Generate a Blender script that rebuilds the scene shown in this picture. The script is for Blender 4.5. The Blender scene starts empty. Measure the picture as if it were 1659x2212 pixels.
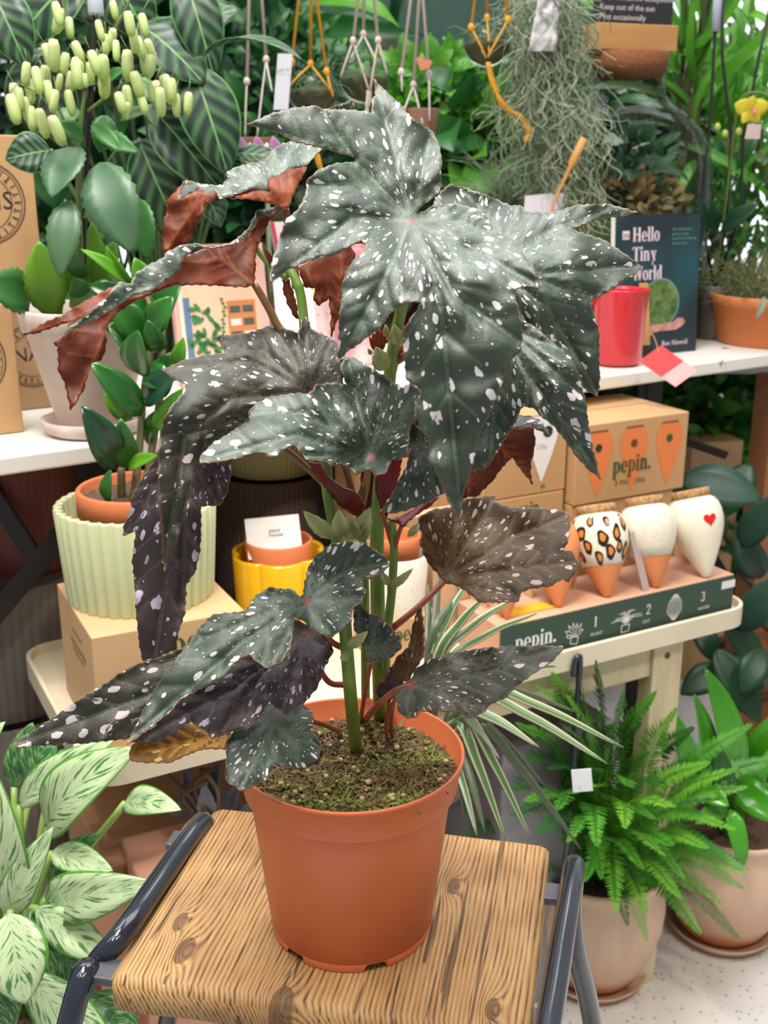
import bpy, math, random
import numpy as np
from mathutils import Vector, Matrix, noise
from mathutils.geometry import delaunay_2d_cdt
sc = bpy.context.scene
COL = sc.collection
F = 2400.0
PITCH = math.radians(17.5)
CS, SN = math.cos(PITCH), math.sin(PITCH)
CAM = Vector((0, 0, 1.25))
rnd = random.Random(7)
R = math.radians
# ---------------------------------------------------------------- camera
cd = bpy.data.cameras.new('camera'); cam = bpy.data.objects.new('camera', cd); COL.objects.link(cam)
cam.location = CAM; cam.rotation_euler = (R(90) - PITCH, 0, 0)
cd.sensor_fit = 'VERTICAL'; cd.sensor_height = 36.0; cd.lens = 36.0 * F / 2212.0
cd.dof.use_dof = True; cd.dof.focus_distance = 0.80; cd.dof.aperture_fstop = 12.0
cd.clip_start = 0.02; cd.clip_end = 60
sc.camera = cam
# ---------------------------------------------------------------- world, lights, exposure
sc.view_settings.view_transform = 'Standard'; sc.view_settings.look = 'None'
sc.view_settings.gamma = 1; sc.view_settings.use_curve_mapping = False
sc.view_settings.exposure = -0.15
sc.cycles.max_bounces = 8; sc.cycles.transparent_max_bounces = 16
w = bpy.data.worlds.new('world'); sc.world = w; w.use_nodes = True
wn = w.node_tree; bg = wn.nodes['Background']; bg.inputs[0].default_value = (0.95, 0.98, 1.0, 1)
# overcast sky, brightest low over the glazing at the back of the shop
tcw = wn.nodes.new('ShaderNodeTexCoord'); sp_ = wn.nodes.new('ShaderNodeSeparateXYZ'); mr_ = wn.nodes.new('ShaderNodeMapRange')
mr_.inputs[1].default_value = 0.55; mr_.inputs[2].default_value = 0.95; mr_.inputs[3].default_value = 0.46; mr_.inputs[4].default_value = 2.1
wn.links.new(tcw.outputs['Generated'], sp_.inputs[0]); wn.links.new(sp_.outputs[1], mr_.inputs[0]); wn.links.new(mr_.outputs[0], bg.inputs[1])
def area(name, loc, target, sx, sy, power, col):
    l = bpy.data.lights.new(name, 'AREA'); l.shape = 'RECTANGLE'; l.size = sx; l.size_y = sy
    l.energy = power; l.color = col
    o = bpy.data.objects.new(name, l); COL.objects.link(o); o.location = loc
    o.rotation_euler = (Vector(target) - Vector(loc)).to_track_quat('-Z', 'Y').to_euler()
    return o
area('skylight', (-0.25, 0.75, 2.9), (0, 0.85, 0.8), 0.9, 0.55, 58, (1, 0.985, 0.95))
area('ceiling_tube', (0.9, 0.1, 2.9), (0.1, 0.9, 0.9), 1.2, 0.12, 16, (1, 0.97, 0.92))
area('ceiling_tube', (-1.1, 0.5, 2.9), (-0.1, 1.0, 0.9), 0.12, 1.4, 14, (1, 0.97, 0.92))
area('skylight', (0.9, 2.6, 3.2), (0.3, 2.2, 1.0), 1.8, 1.8, 60, (1, 1, 1))
area('skylight', (-1.0, 2.4, 3.2), (-0.4, 2.2, 1.0), 1.2, 1.4, 40, (1, 1, 1))
def spot(loc, target, power, ang=40, rad=0.05, col=(1, 0.9, 0.76)):
    l = bpy.data.lights.new('track_spot', 'SPOT'); l.energy = power; l.spot_size = R(ang); l.spot_blend = 0.6
    l.shadow_soft_size = rad; l.color = col
    o = bpy.data.objects.new('track_spot', l); COL.objects.link(o); o.location = loc
    o.rotation_euler = (Vector(target) - Vector(loc)).to_track_quat('-Z', 'Y').to_euler()
spot((0.75, 0.1, 2.5), (0.35, 1.45, 0.7), 55, 40)
spot((-0.55, 0.15, 2.6), (-0.25, 1.3, 0.7), 42, 40)
spot((0.25, -0.15, 2.5), (0.0, 0.72, 1.1), 26, 34, 0.04)
spot((-0.5, 0.0, 2.3), (-0.1, 0.7, 0.8), 16, 36, 0.05)

# ---------------------------------------------------------------- pixel helpers: where a sight line meets a real surface
def ray(px, py):
    cx = (px - 829.5) / F; cy = (py - 1106) / F
    return Vector((cx, CS - cy * SN, -(SN + cy * CS)))
def PY(px, py, Y):
    d = ray(px, py); return CAM + d * (Y / d.y)
def PZ(px, py, z):
    d = ray(px, py); return CAM + d * ((z - CAM.z) / d.z)
def PT(px, py, t): return CAM + ray(px, py) * t
BL = Vector((-0.315, 1.056, 0)); BU = Vector((0.881, 0.473, 0)); BW = Vector((-0.473, 0.881, 0))
def BP(u, w_, z): p = BL + BU * u + BW * w_; return Vector((p.x, p.y, z))
def PB(px, py, w_):
    d = ray(px, py); return CAM + d * ((w_ + (BL - CAM).dot(BW)) / d.dot(BW))
# ---------------------------------------------------------------- materials
MATS = {}
def nn(nt, typ, **kw):
    n = nt.nodes.new(typ)
    for k, v in kw.items():
        if k in n.inputs: n.inputs[k].default_value = v
        else: setattr(n, k, v)
    return n
def newmat(name):
    m = bpy.data.materials.new(name); m.use_nodes = True; nt = m.node_tree
    b = nt.nodes['Principled BSDF']; return m, nt, b
def s2l(c):
    return tuple(((x / 255) / 12.92 if x / 255 < 0.04045 else ((x / 255 + 0.055) / 1.055) ** 2.4) for x in c)
def M(name, rgb, rough=0.5, metal=0.0, spec=0.5, var=0.12, vs=30.0, bump=0.0, bs=200.0, trans=0.0, rgb2=None, stretch=None, coat=0.0, uv=False):
    """procedural principled material; rgb in 0..255; noise mixes rgb with rgb2"""
    if name in MATS: return MATS[name]
    m, nt, b = newmat(name)
    c = s2l(rgb); c2 = s2l(rgb2) if rgb2 else tuple(x * 0.6 for x in c)
    tc = nn(nt, 'ShaderNodeTexCoord'); mp = nn(nt, 'ShaderNodeMapping')
    nt.links.new(tc.outputs['UV' if uv else 'Object'], mp.inputs[0])
    if stretch: mp.inputs['Scale'].default_value = stretch
    nz = nn(nt, 'ShaderNodeTexNoise', Scale=vs, Detail=5.0, Roughness=0.6)
    nt.links.new(mp.outputs[0], nz.inputs['Vector'])
    rp = nn(nt, 'ShaderNodeValToRGB'); rp.color_ramp.elements[0].position = 0.35; rp.color_ramp.elements[1].position = 0.7
    rp.color_ramp.elements[0].color = (*c, 1)
    e = tuple(c[i] * (1 - var) + c2[i] * var for i in range(3)) if not rgb2 else c2
    rp.color_ramp.elements[1].color = (*e, 1)
    nt.links.new(nz.outputs[0], rp.inputs[0]); nt.links.new(rp.outputs[0], b.inputs['Base Color'])
    b.inputs['Roughness'].default_value = rough; b.inputs['Metallic'].default_value = metal
    b.inputs['Specular IOR Level'].default_value = spec; b.inputs['Coat Weight'].default_value = coat
    if coat: b.inputs['Coat Roughness'].default_value = 0.08
    if bump:
        n2 = nn(nt, 'ShaderNodeTexNoise', Scale=bs, Detail=4.0); nt.links.new(mp.outputs[0], n2.inputs['Vector'])
        bp = nn(nt, 'ShaderNodeBump', Strength=bump, Distance=0.002); nt.links.new(n2.outputs[0], bp.inputs['Height'])
        nt.links.new(bp.outputs[0], b.inputs['Normal'])
    if trans:
        tr = nn(nt, 'ShaderNodeBsdfTranslucent'); mx = nn(nt, 'ShaderNodeMixShader'); mx.inputs[0].default_value = trans
        nt.links.new(rp.outputs[0], tr.inputs[0])
        nt.links.new(b.outputs[0], mx.inputs[1]); nt.links.new(tr.outputs[0], mx.inputs[2])
        nt.links.new(mx.outputs[0], nt.nodes['Material Output'].inputs[0])
    MATS[name] = m; return m
def glass(name='thin_clear_glass', tint=(0.93, 0.98, 0.95), blend=0.22):
    if name in MATS: return MATS[name]
    m, nt, b = newmat(name); nt.nodes.remove(b)
    t = nn(nt, 'ShaderNodeBsdfTransparent'); t.inputs[0].default_value = (*tint, 1)
    g = nn(nt, 'ShaderNodeBsdfGlossy'); g.inputs['Roughness'].default_value = 0.03
    lw = nn(nt, 'ShaderNodeLayerWeight', Blend=blend); mx = nn(nt, 'ShaderNodeMixShader')
    mr = nn(nt, 'ShaderNodeMapRange'); mr.inputs[4].default_value = 0.65; nt.links.new(lw.outputs['Fresnel'], mr.inputs[0]); nt.links.new(mr.outputs[0], mx.inputs[0]); nt.links.new(t.outputs[0], mx.inputs[1]); nt.links.new(g.outputs[0], mx.inputs[2])
    nt.links.new(mx.outputs[0], nt.nodes['Material Output'].inputs[0]); MATS[name] = m; return m
# ---------------------------------------------------------------- objects
ORG = {}
def tag(o, label=None, cat=None, group=None, kind=None):
    if label: o['label'] = label
    if cat: o['category'] = cat
    if group: o['group'] = group
    if kind: o['kind'] = kind
    return o
def thing(name, loc, label, cat, group=None):
    o = bpy.data.objects.new(name, None); COL.objects.link(o); o.location = loc; o.empty_display_size = 0.02
    ORG[o] = Vector(loc); return tag(o, label, cat, group)
def mk(name, V, Fc, mat, parent=None, smooth=True, uv=None, attrs=None, midx=None, bevel=0, solid=0, solid_mat=0):
    """world-space vertices -> ONE mesh object (a part when parent is given)"""
    if parent is not None: off = ORG[parent]
    else:
        a = np.array(V); off = Vector((float((a[:, 0].min() + a[:, 0].max()) / 2), float((a[:, 1].min() + a[:, 1].max()) / 2), float(a[:, 2].min())))
    me = bpy.data.meshes.new(name)
    me.from_pydata([tuple(Vector(v) - off) for v in V], [], Fc)
    mats = mat if isinstance(mat, (list, tuple)) else [mat]
    for m in mats: me.materials.append(m)
    if midx is not None: me.polygons.foreach_set('material_index', midx)
    if smooth: me.polygons.foreach_set('use_smooth', [True] * len(me.polygons))
    if uv is not None:
        l = me.uv_layers.new(name='UVMap')
        li = np.empty(len(me.loops), dtype=np.int32); me.loops.foreach_get('vertex_index', li)
        l.data.foreach_set('uv', np.array(uv, dtype=np.float32)[li].ravel())
    for k, vals in (attrs or {}).items():
        at = me.attributes.new(k, 'FLOAT', 'POINT'); at.data.foreach_set('value', np.array(vals, dtype=np.float32))
    me.update()
    o = bpy.data.objects.new(name, me); COL.objects.link(o)
    if parent is None: o.location = off; ORG[o] = off
    else: o.parent = parent; ORG[o] = off
    if bevel:
        b = o.modifiers.new('bevel', 'BEVEL'); b.width = bevel; b.segments = 3; b.limit_method = 'ANGLE'; b.angle_limit = R(40)
        if not smooth: pass
    if solid:
        s = o.modifiers.new('solid', 'SOLIDIFY'); s.thickness = solid; s.offset = -1; s.material_offset = solid_mat; s.material_offset_rim = solid_mat
    return o
class G:
    """geometry collector"""
    def __init__(s): s.V = []; s.F = []; s.UV = []
    def add(s, V, Fc, uv=None):
        n = len(s.V); s.V += [Vector(v) for v in V]; s.F += [tuple(i + n for i in f) for f in Fc]
        s.UV += (uv if uv else [(0, 0)] * len(V)); return s
    def mk(s, name, mat, parent=None, **kw):
        return mk(name, s.V, s.F, mat, parent, uv=s.UV, **kw)
def box(c0, ex, ey, ez):
    """box from a corner and three edge vectors"""
    c0, ex, ey, ez = map(Vector, (c0, ex, ey, ez))
    V = [c0 + ex * i + ey * j + ez * k for k in (0, 1) for j in (0, 1) for i in (0, 1)]
    Fc = [(0, 2, 3, 1), (4, 5, 7, 6), (0, 1, 5, 4), (2, 6, 7, 3), (0, 4, 6, 2), (1, 3, 7, 5)]
    if ex.cross(ey).dot(ez) < 0: Fc = [f[::-1] for f in Fc]
    return V, Fc
def lathe(prof, c, n=48, fn=None, ax=None, caps=True):
    """profile [(r,z)] from bottom to top; fn(theta,i)->radius factor; ax: (origin, zdir)"""
    c = Vector(c); V = []; uv = []
    if ax is None: X, Y, Z = Vector((1, 0, 0)), Vector((0, 1, 0)), Vector((0, 0, 1))
    else:
        Z = Vector(ax).normalized(); X = Z.orthogonal().normalized()
        X = (Vector((1, 0, 0)) - Z * Z.x).normalized(); Y = Z.cross(X)
    for i, (r, z) in enumerate(prof):
        for k in range(n):
            th = 2 * math.pi * k / n; rr = r * (fn(th, i) if fn else 1)
            V.append(c + X * rr * math.cos(th) + Y * rr * math.sin(th) + Z * z); uv.append((k / n, i / len(prof)))
    Fc = []
    for i in range(len(prof) - 1):
        for k in range(n):
            a = i * n + k; b = i * n + (k + 1) % n
            Fc.append((a, b, b + n, a + n))
    if caps:
        if prof[0][0] > 1e-5: Fc.append(tuple(range(n))[::-1])
        if prof[-1][0] > 1e-5: Fc.append(tuple((len(prof) - 1) * n + k for k in range(n)))
    return V, Fc, uv
def tube(P, rad, n=10, cap=True):
    P = [Vector(p) for p in P]; m = len(P)
    rs = rad if isinstance(rad, (list, tuple)) else [rad] * m
    V = []; uv = []; prev = None
    for i in range(m):
        t = (P[min(i + 1, m - 1)] - P[max(i - 1, 0)]).normalized()
        if prev is None: x = t.orthogonal().normalized()
        else: x = (prev - t * prev.dot(t)).normalized()
        prev = x; y = t.cross(x)
        for k in range(n):
            a = 2 * math.pi * k / n; V.append(P[i] + (x * math.cos(a) + y * math.sin(a)) * rs[i]); uv.append((k / n, i / m))
    Fc = [(i * n + k, i * n + (k + 1) % n, (i + 1) * n + (k + 1) % n, (i + 1) * n + k) for i in range(m - 1) for k in range(n)]
    if cap: Fc += [tuple(range(n))[::-1], tuple((m - 1) * n + k for k in range(n))]
    return V, Fc, uv
def smoothpath(P, n=6):
    P = [Vector(p) for p in P]
    if len(P) < 3: return [P[0].lerp(P[1], i / n) for i in range(n + 1)]
    Q = [P[0] * 2 - P[1]] + P + [P[-1] * 2 - P[-2]]; out = []
    for i in range(1, len(Q) - 2):
        p0, p1, p2, p3 = Q[i - 1:i + 3]
        for k in range(n):
            t = k / n
            out.append(0.5 * ((2 * p1) + (p2 - p0) * t + (2 * p0 - 5 * p1 + 4 * p2 - p3) * t * t + (3 * p1 - p0 - 3 * p2 + p3) * t ** 3))
    out.append(P[-1]); return out
def blade(p0, p1, wid, nrm=(0, -0.8, 0.6), bend=0.1, fold=0.15, shape='oval', ns=12, serr=0.0, wave=0.0, seed=0):
    """one leaf: base, tip, full width, facing, sag (fraction of length, along -normal at the tip and +normal mid)"""
    p0, p1 = Vector(p0), Vector(p1); ax = p1 - p0; L = ax.length; t = ax.normalized()
    n = Vector(nrm); n = (n - t * n.dot(t))
    n = n.normalized() if n.length > 1e-4 else t.orthogonal().normalized()
    s = t.cross(n); V = []; uv = []; rr = random.Random(seed)
    ph = rr.random() * 6
    for i in range(ns + 1):
        u = i / ns
        if shape == 'oval': wv = math.sin(math.pi * min(1, u ** 0.85)) ** 0.75
        elif shape == 'blade': wv = min(1, (u * 6 + 0.35)) * (1 - u ** 3) ** 0.8
        elif shape == 'heart': wv = math.sin(math.pi * min(1, u ** 0.6 * 0.98 + 0.02)) ** 0.8
        elif shape == 'spoon': wv = math.sin(math.pi * u ** 1.6 * 0.98 + 0.03) ** 0.7
        else: wv = math.sin(math.pi * u)
        wv = max(wv, 0.02) * wid / 2
        if serr: wv *= 1 + serr * (1 if i % 2 else -1)
        cpt = p0 + ax * u + n * (bend * L * (4 * u * (1 - u)))
        for j in (-1, -0.5, 0, 0.5, 1):
            z = fold * abs(j) * wv * 1.2 + (wave * L * math.sin(u * 9 + ph + j) * abs(j))
            V.append(cpt + s * (j * wv) + n * z); uv.append((u, 0.5 + j * 0.5))
    Fc = []
    for i in range(ns):
        for j in range(4):
            a = i * 5 + j; Fc.append((a, a + 5, a + 6, a + 1))
    return V, Fc, uv
def ribbed(n, amp, sharp=1.0):
    return lambda th, i: 1 + amp * (abs(math.cos(th * n / 2)) ** sharp - 0.5)
def glyphs(txt, serif=True):
    """letters of a heavy serif face as polygons (unit x-height 1)"""
    out = []; x = 0.0
    def B(x0, y0, x1, y1): out.append([(x + x0, y0), (x + x1, y0), (x + x1, y1), (x + x0, y1)])
    def A(cx, cy, rx, ry, tk, tn, a0, a1, n=18):
        for i in range(n):
            q = []
            for a, inn in ((a0 + (a1 - a0) * i / n, 0), (a0 + (a1 - a0) * (i + 1) / n, 0), (a0 + (a1 - a0) * (i + 1) / n, 1), (a0 + (a1 - a0) * i / n, 1)):
                c, s = math.cos(R(a)), math.sin(R(a))
                q.append((x + cx + (rx - inn * tk) * c, cy + (ry - inn * tn) * s))
            out.append(q)
    def Ln(x0, y0, x1, y1, t): out.append([(x + x0, y0), (x + x0 + t, y0), (x + x1 + t, y1), (x + x1, y1)])
    S = 0.24; T = 0.09
    for ch in txt:
        if ch == 'p':
            B(0.06, -0.45, 0.06 + S, 1); B(0, -0.5, 0.42, -0.42); B(-0.02, 0.92, 0.2, 1); A(0.38, 0.5, 0.38, 0.52, S, T, -110, 110); wd = 0.84
        elif ch == 'e': A(0.36, 0.5, 0.36, 0.52, 0.22, T, 0, 320); B(0.1, 0.46, 0.7, 0.55); wd = 0.78
        elif ch in 'ir':
            B(0.06, 0, 0.06 + S, 1); B(0, 0, 0.38, 0.08); B(-0.02, 0.92, 0.2, 1); wd = 0.44
            if ch == 'i': A(0.18, 1.3, 0.14, 0.14, 0.14, 0.14, 0, 360)
            else: A(0.42, 0.75, 0.2, 0.24, 0.12, 0.1, 0, 150); wd = 0.62
        elif ch in 'nh':
            B(0.06, 0, 0.06 + S, 1 if ch == 'n' else 1.45); B(0, 0, 0.36, 0.08); A(0.42, 0.6, 0.33, 0.42, S, 0.12, 0, 160); B(0.51, 0, 0.75, 0.62); B(0.46, 0, 0.82, 0.08); B(-0.02, 0.92, 0.2, 1); wd = 0.9
        elif ch == 'l': B(0.06, 0, 0.06 + S, 1.45); B(0, 0, 0.38, 0.08); B(-0.02, 1.37, 0.2, 1.45); wd = 0.43
        elif ch == 'o': A(0.37, 0.5, 0.37, 0.52, 0.23, 0.09, 0, 360, 24); wd = 0.8
        elif ch == 'd': A(0.36, 0.5, 0.36, 0.52, 0.23, T, 60, 300); B(0.42, 0, 0.66, 1.45); B(0.32, 1.37, 0.5, 1.45); wd = 0.8
        elif ch == 'a': A(0.3, 0.3, 0.3, 0.32, 0.2, T, 30, 360); B(0.34, 0, 0.56, 0.75); A(0.33, 0.72, 0.25, 0.3, 0.1, 0.1, 0, 170); wd = 0.68
        elif ch == 'H': B(0.08, 0, 0.36, 1.4); B(0.72, 0, 1.0, 1.4); B(0.3, 0.66, 0.8, 0.78); B(0, 0, 0.44, 0.08); B(0.64, 0, 1.08, 0.08); B(0, 1.32, 0.44, 1.4); B(0.64, 1.32, 1.08, 1.4); wd = 1.16
        elif ch == 'T': B(0.36, 0, 0.64, 1.4); B(0, 1.3, 1, 1.4); B(0.24, 0, 0.76, 0.08); B(0, 1.05, 0.08, 1.4); B(0.92, 1.05, 1, 1.4); wd = 1.02
        elif ch == 'y': Ln(0.42, 0, 0.08, 1, 0.26); Ln(0.2, -0.45, 0.62, 1, 0.12); B(0, 0.92, 0.4, 1); B(0.5, 0.92, 0.84, 1); wd = 0.84
        elif ch == 'W': Ln(0.36, 0, 0.08, 1.4, 0.26); Ln(0.42, 0, 0.62, 1.4, 0.12); Ln(0.9, 0, 0.62, 1.4, 0.26); Ln(0.98, 0, 1.2, 1.4, 0.12); B(0, 1.32, 0.42, 1.4); B(1.08, 1.32, 1.42, 1.4); wd = 1.4
        elif ch == '.': A(0.14, 0.12, 0.14, 0.14, 0.14, 0.14, 0, 360); wd = 0.3
        elif ch == '1': B(0.12, 0, 0.3, 1.2); B(0.02, 0, 0.4, 0.08); Ln(0.0, 0.95, 0.14, 1.2, 0.06); wd = 0.5
        elif ch == '2': A(0.28, 0.85, 0.28, 0.34, 0.14, 0.1, -40, 180); Ln(0.0, 0.05, 0.4, 0.65, 0.12); B(0, 0, 0.56, 0.12); wd = 0.6
        elif ch == '3': A(0.26, 0.88, 0.26, 0.3, 0.14, 0.1, -90, 170); A(0.26, 0.3, 0.3, 0.32, 0.14, 0.1, -170, 90); wd = 0.6
        else: wd = 0.4
        x += wd
    return out, x
def decal(name, polys, o, ex, ey, scale, mat, parent, lift=0.0006, thick=0.0004):
    """flat printed shapes on a face: o origin, ex/ey unit axes"""
    ex, ey = Vector(ex).normalized(), Vector(ey).normalized(); n = ex.cross(ey); g = G()
    for q in polys:
        g.add([Vector(o) + ex * (a * scale) + ey * (b * scale) + n * lift for a, b in q], [tuple(range(len(q)))])
    return g.mk(name, mat, parent, smooth=False)
def word(txt, o, ex, ey, h, mat, parent, name='lettering', **kw):
    return decal(name, glyphs(txt)[0], o, ex, ey, h, mat, parent, **kw)
def small_text(body, o, ex, ey, h, mat, parent, name='small_print', width=None):
    """built-in face for the small print, turned into a mesh"""
    cu = bpy.data.curves.new(name, 'FONT'); cu.body = body; cu.size = h; cu.resolution_u = 2
    to = bpy.data.objects.new(name, cu); COL.objects.link(to)
    dg = bpy.context.evaluated_depsgraph_get(); me = to.evaluated_get(dg).to_mesh()
    ex, ey = Vector(ex).normalized(), Vector(ey).normalized(); n = ex.cross(ey)
    V = [Vector(o) + ex * v.co.x + ey * v.co.y + n * 0.0006 for v in me.vertices]; Fc = [tuple(p.vertices) for p in me.polygons]
    bpy.data.objects.remove(to)
    if V: return mk(name, V, Fc, mat, parent, smooth=False)
def circ(cx, cy, rx, ry=None, n=24, a0=0, a1=360):
    ry = ry or rx
    return [(cx + rx * math.cos(R(a0 + (a1 - a0) * i / n)), cy + ry * math.sin(R(a0 + (a1 - a0) * i / n))) for i in range(n)]
def ring(cx, cy, r, t, n=36, a0=0, a1=360):
    out = []
    for i in range(n):
        a, b = R(a0 + (a1 - a0) * i / n), R(a0 + (a1 - a0) * (i + 1) / n)
        out.append([(cx + r * math.cos(a), cy + r * math.sin(a)), (cx + r * math.cos(b), cy + r * math.sin(b)), (cx + (r - t) * math.cos(b), cy + (r - t) * math.sin(b)), (cx + (r - t) * math.cos(a), cy + (r - t) * math.sin(a))])
    return out
def stroke(pts, t):
    out = []
    for (x0, y0), (x1, y1) in zip(pts, pts[1:]):
        d = Vector((x1 - x0, y1 - y0))
        if d.length < 1e-9: continue
        d.normalize(); q = Vector((-d.y, d.x)) * t / 2; e = d * t / 4
        out.append([(x0 - q.x - e.x, y0 - q.y - e.y), (x1 - q.x + e.x, y1 - q.y + e.y), (x1 + q.x + e.x, y1 + q.y + e.y), (x0 + q.x - e.x, y0 + q.y - e.y)])
    return out
# ================================================================ room
def speckle_floor():
    m, nt, b = newmat('speckled_concrete')
    tc = nn(nt, 'ShaderNodeTexCoord'); n1 = nn(nt, 'ShaderNodeTexNoise', Scale=3.0, Detail=6.0); v = nn(nt, 'ShaderNodeTexVoronoi', Scale=75.0)
    n2 = nn(nt, 'ShaderNodeTexNoise', Scale=260.0, Detail=3.0)
    for n in (n1, v, n2): nt.links.new(tc.outputs['Object'], n.inputs['Vector'])
    r1 = nn(nt, 'ShaderNodeValToRGB'); r1.color_ramp.elements[0].color = (*s2l((196, 190, 186)), 1); r1.color_ramp.elements[1].color = (*s2l((226, 220, 215)), 1)
    r1.color_ramp.elements[0].position = 0.35; r1.color_ramp.elements[1].position = 0.65
    nt.links.new(n1.outputs[0], r1.inputs[0])
    r2 = nn(nt, 'ShaderNodeValToRGB'); r2.color_ramp.elements[0].position = 0.13; r2.color_ramp.elements[1].position = 0.24
    r2.color_ramp.elements[0].color = (0.45, 0.45, 0.44, 1); r2.color_ramp.elements[1].color = (1, 1, 1, 1)
    nt.links.new(v.outputs['Distance'], r2.inputs[0])
    mx = nn(nt, 'ShaderNodeMix', data_type='RGBA', blend_type='MULTIPLY'); mx.inputs[0].default_value = 0.9
    nt.links.new(r1.outputs[0], mx.inputs[6]); nt.links.new(r2.outputs[0], mx.inputs[7]); nt.links.new(mx.outputs[2], b.inputs['Base Color'])
    b.inputs['Roughness'].default_value = 0.55
    bp = nn(nt, 'ShaderNodeBump', Strength=0.15, Distance=0.002); nt.links.new(n2.outputs[0], bp.inputs['Height']); nt.links.new(bp.outputs[0], b.inputs['Normal'])
    return m
V, Fc = box((-4, -2, -0.05), (8, 0, 0), (0, 7.5, 0), (0, 0, 0.05))
tag(mk('floor', V, Fc, speckle_floor(), smooth=False), kind='structure')
GREENWALL = M('dark_green_paint', (30, 74, 58), 0.45, var=0.15, vs=3)
FRAME = M('pale_window_frame', (205, 212, 208), 0.4)
def wallbox(name, x0, x1, y0, y1, z0, z1, mat):
    V, Fc = box((x0, y0, z0), (x1 - x0, 0, 0), (0, y1 - y0, 0), (0, 0, z1 - z0))
    return tag(mk(name, V, Fc, mat, smooth=False), kind='structure')
WY = 4.6
wallbox('wall_back', -0.62, 1.05, WY, WY + 0.1, 0, 3.2, GREENWALL)
wallbox('trim_1', 0.60, 0.635, WY - 0.03, WY, 0, 3.2, M('green_trim_paint', (62, 118, 96), 0.4))
wallbox('wall_lower_left', -4, -0.62, WY, WY + 0.1, 0, 0.6, FRAME)
wallbox('wall_lower_right', 1.05, 4, WY, WY + 0.1, 0, 0.6, FRAME)
def window(name, x0, x1, z0, z1, nx):
    g = G()
    for k in range(nx + 1):
        x = x0 + (x1 - x0) * k / nx; g.add(*box((x - 0.025, WY, z0), (0.05, 0, 0), (0, 0.06, 0), (0, 0, z1 - z0)))
    for z in (z0, z0 + 1.0, z1): g.add(*box((x0, WY, z - 0.025), (x1 - x0, 0, 0), (0, 0.06, 0), (0, 0, 0.05)))
    o = tag(g.mk(name, FRAME, smooth=False), kind='structure')
    p = G(); p.add(*box((x0, WY + 0.028, z0), (x1 - x0, 0, 0), (0, 0.004, 0), (0, 0, z1 - z0)))
    ORG[o] = Vector(o.location); q = p.mk('window_pane', glass('window_glass', (0.95, 0.98, 0.97)), o, smooth=False)
window('window_1', -4, -0.62, 0.6, 3.0, 5)
window('window_2', 1.05, 4, 0.6, 3.0, 5)
# ceiling beam the hanging things are tied to
V, Fc = box((-1.2, 1.62, 2.0), (2.6, 0.5, 0), (-0.04, 0.2, 0), (0, 0, 0.06)); BEAM = M('white_beam', (225, 222, 215), 0.5)
tag(mk('trim_2', V, Fc, BEAM, smooth=False), kind='structure')

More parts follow.
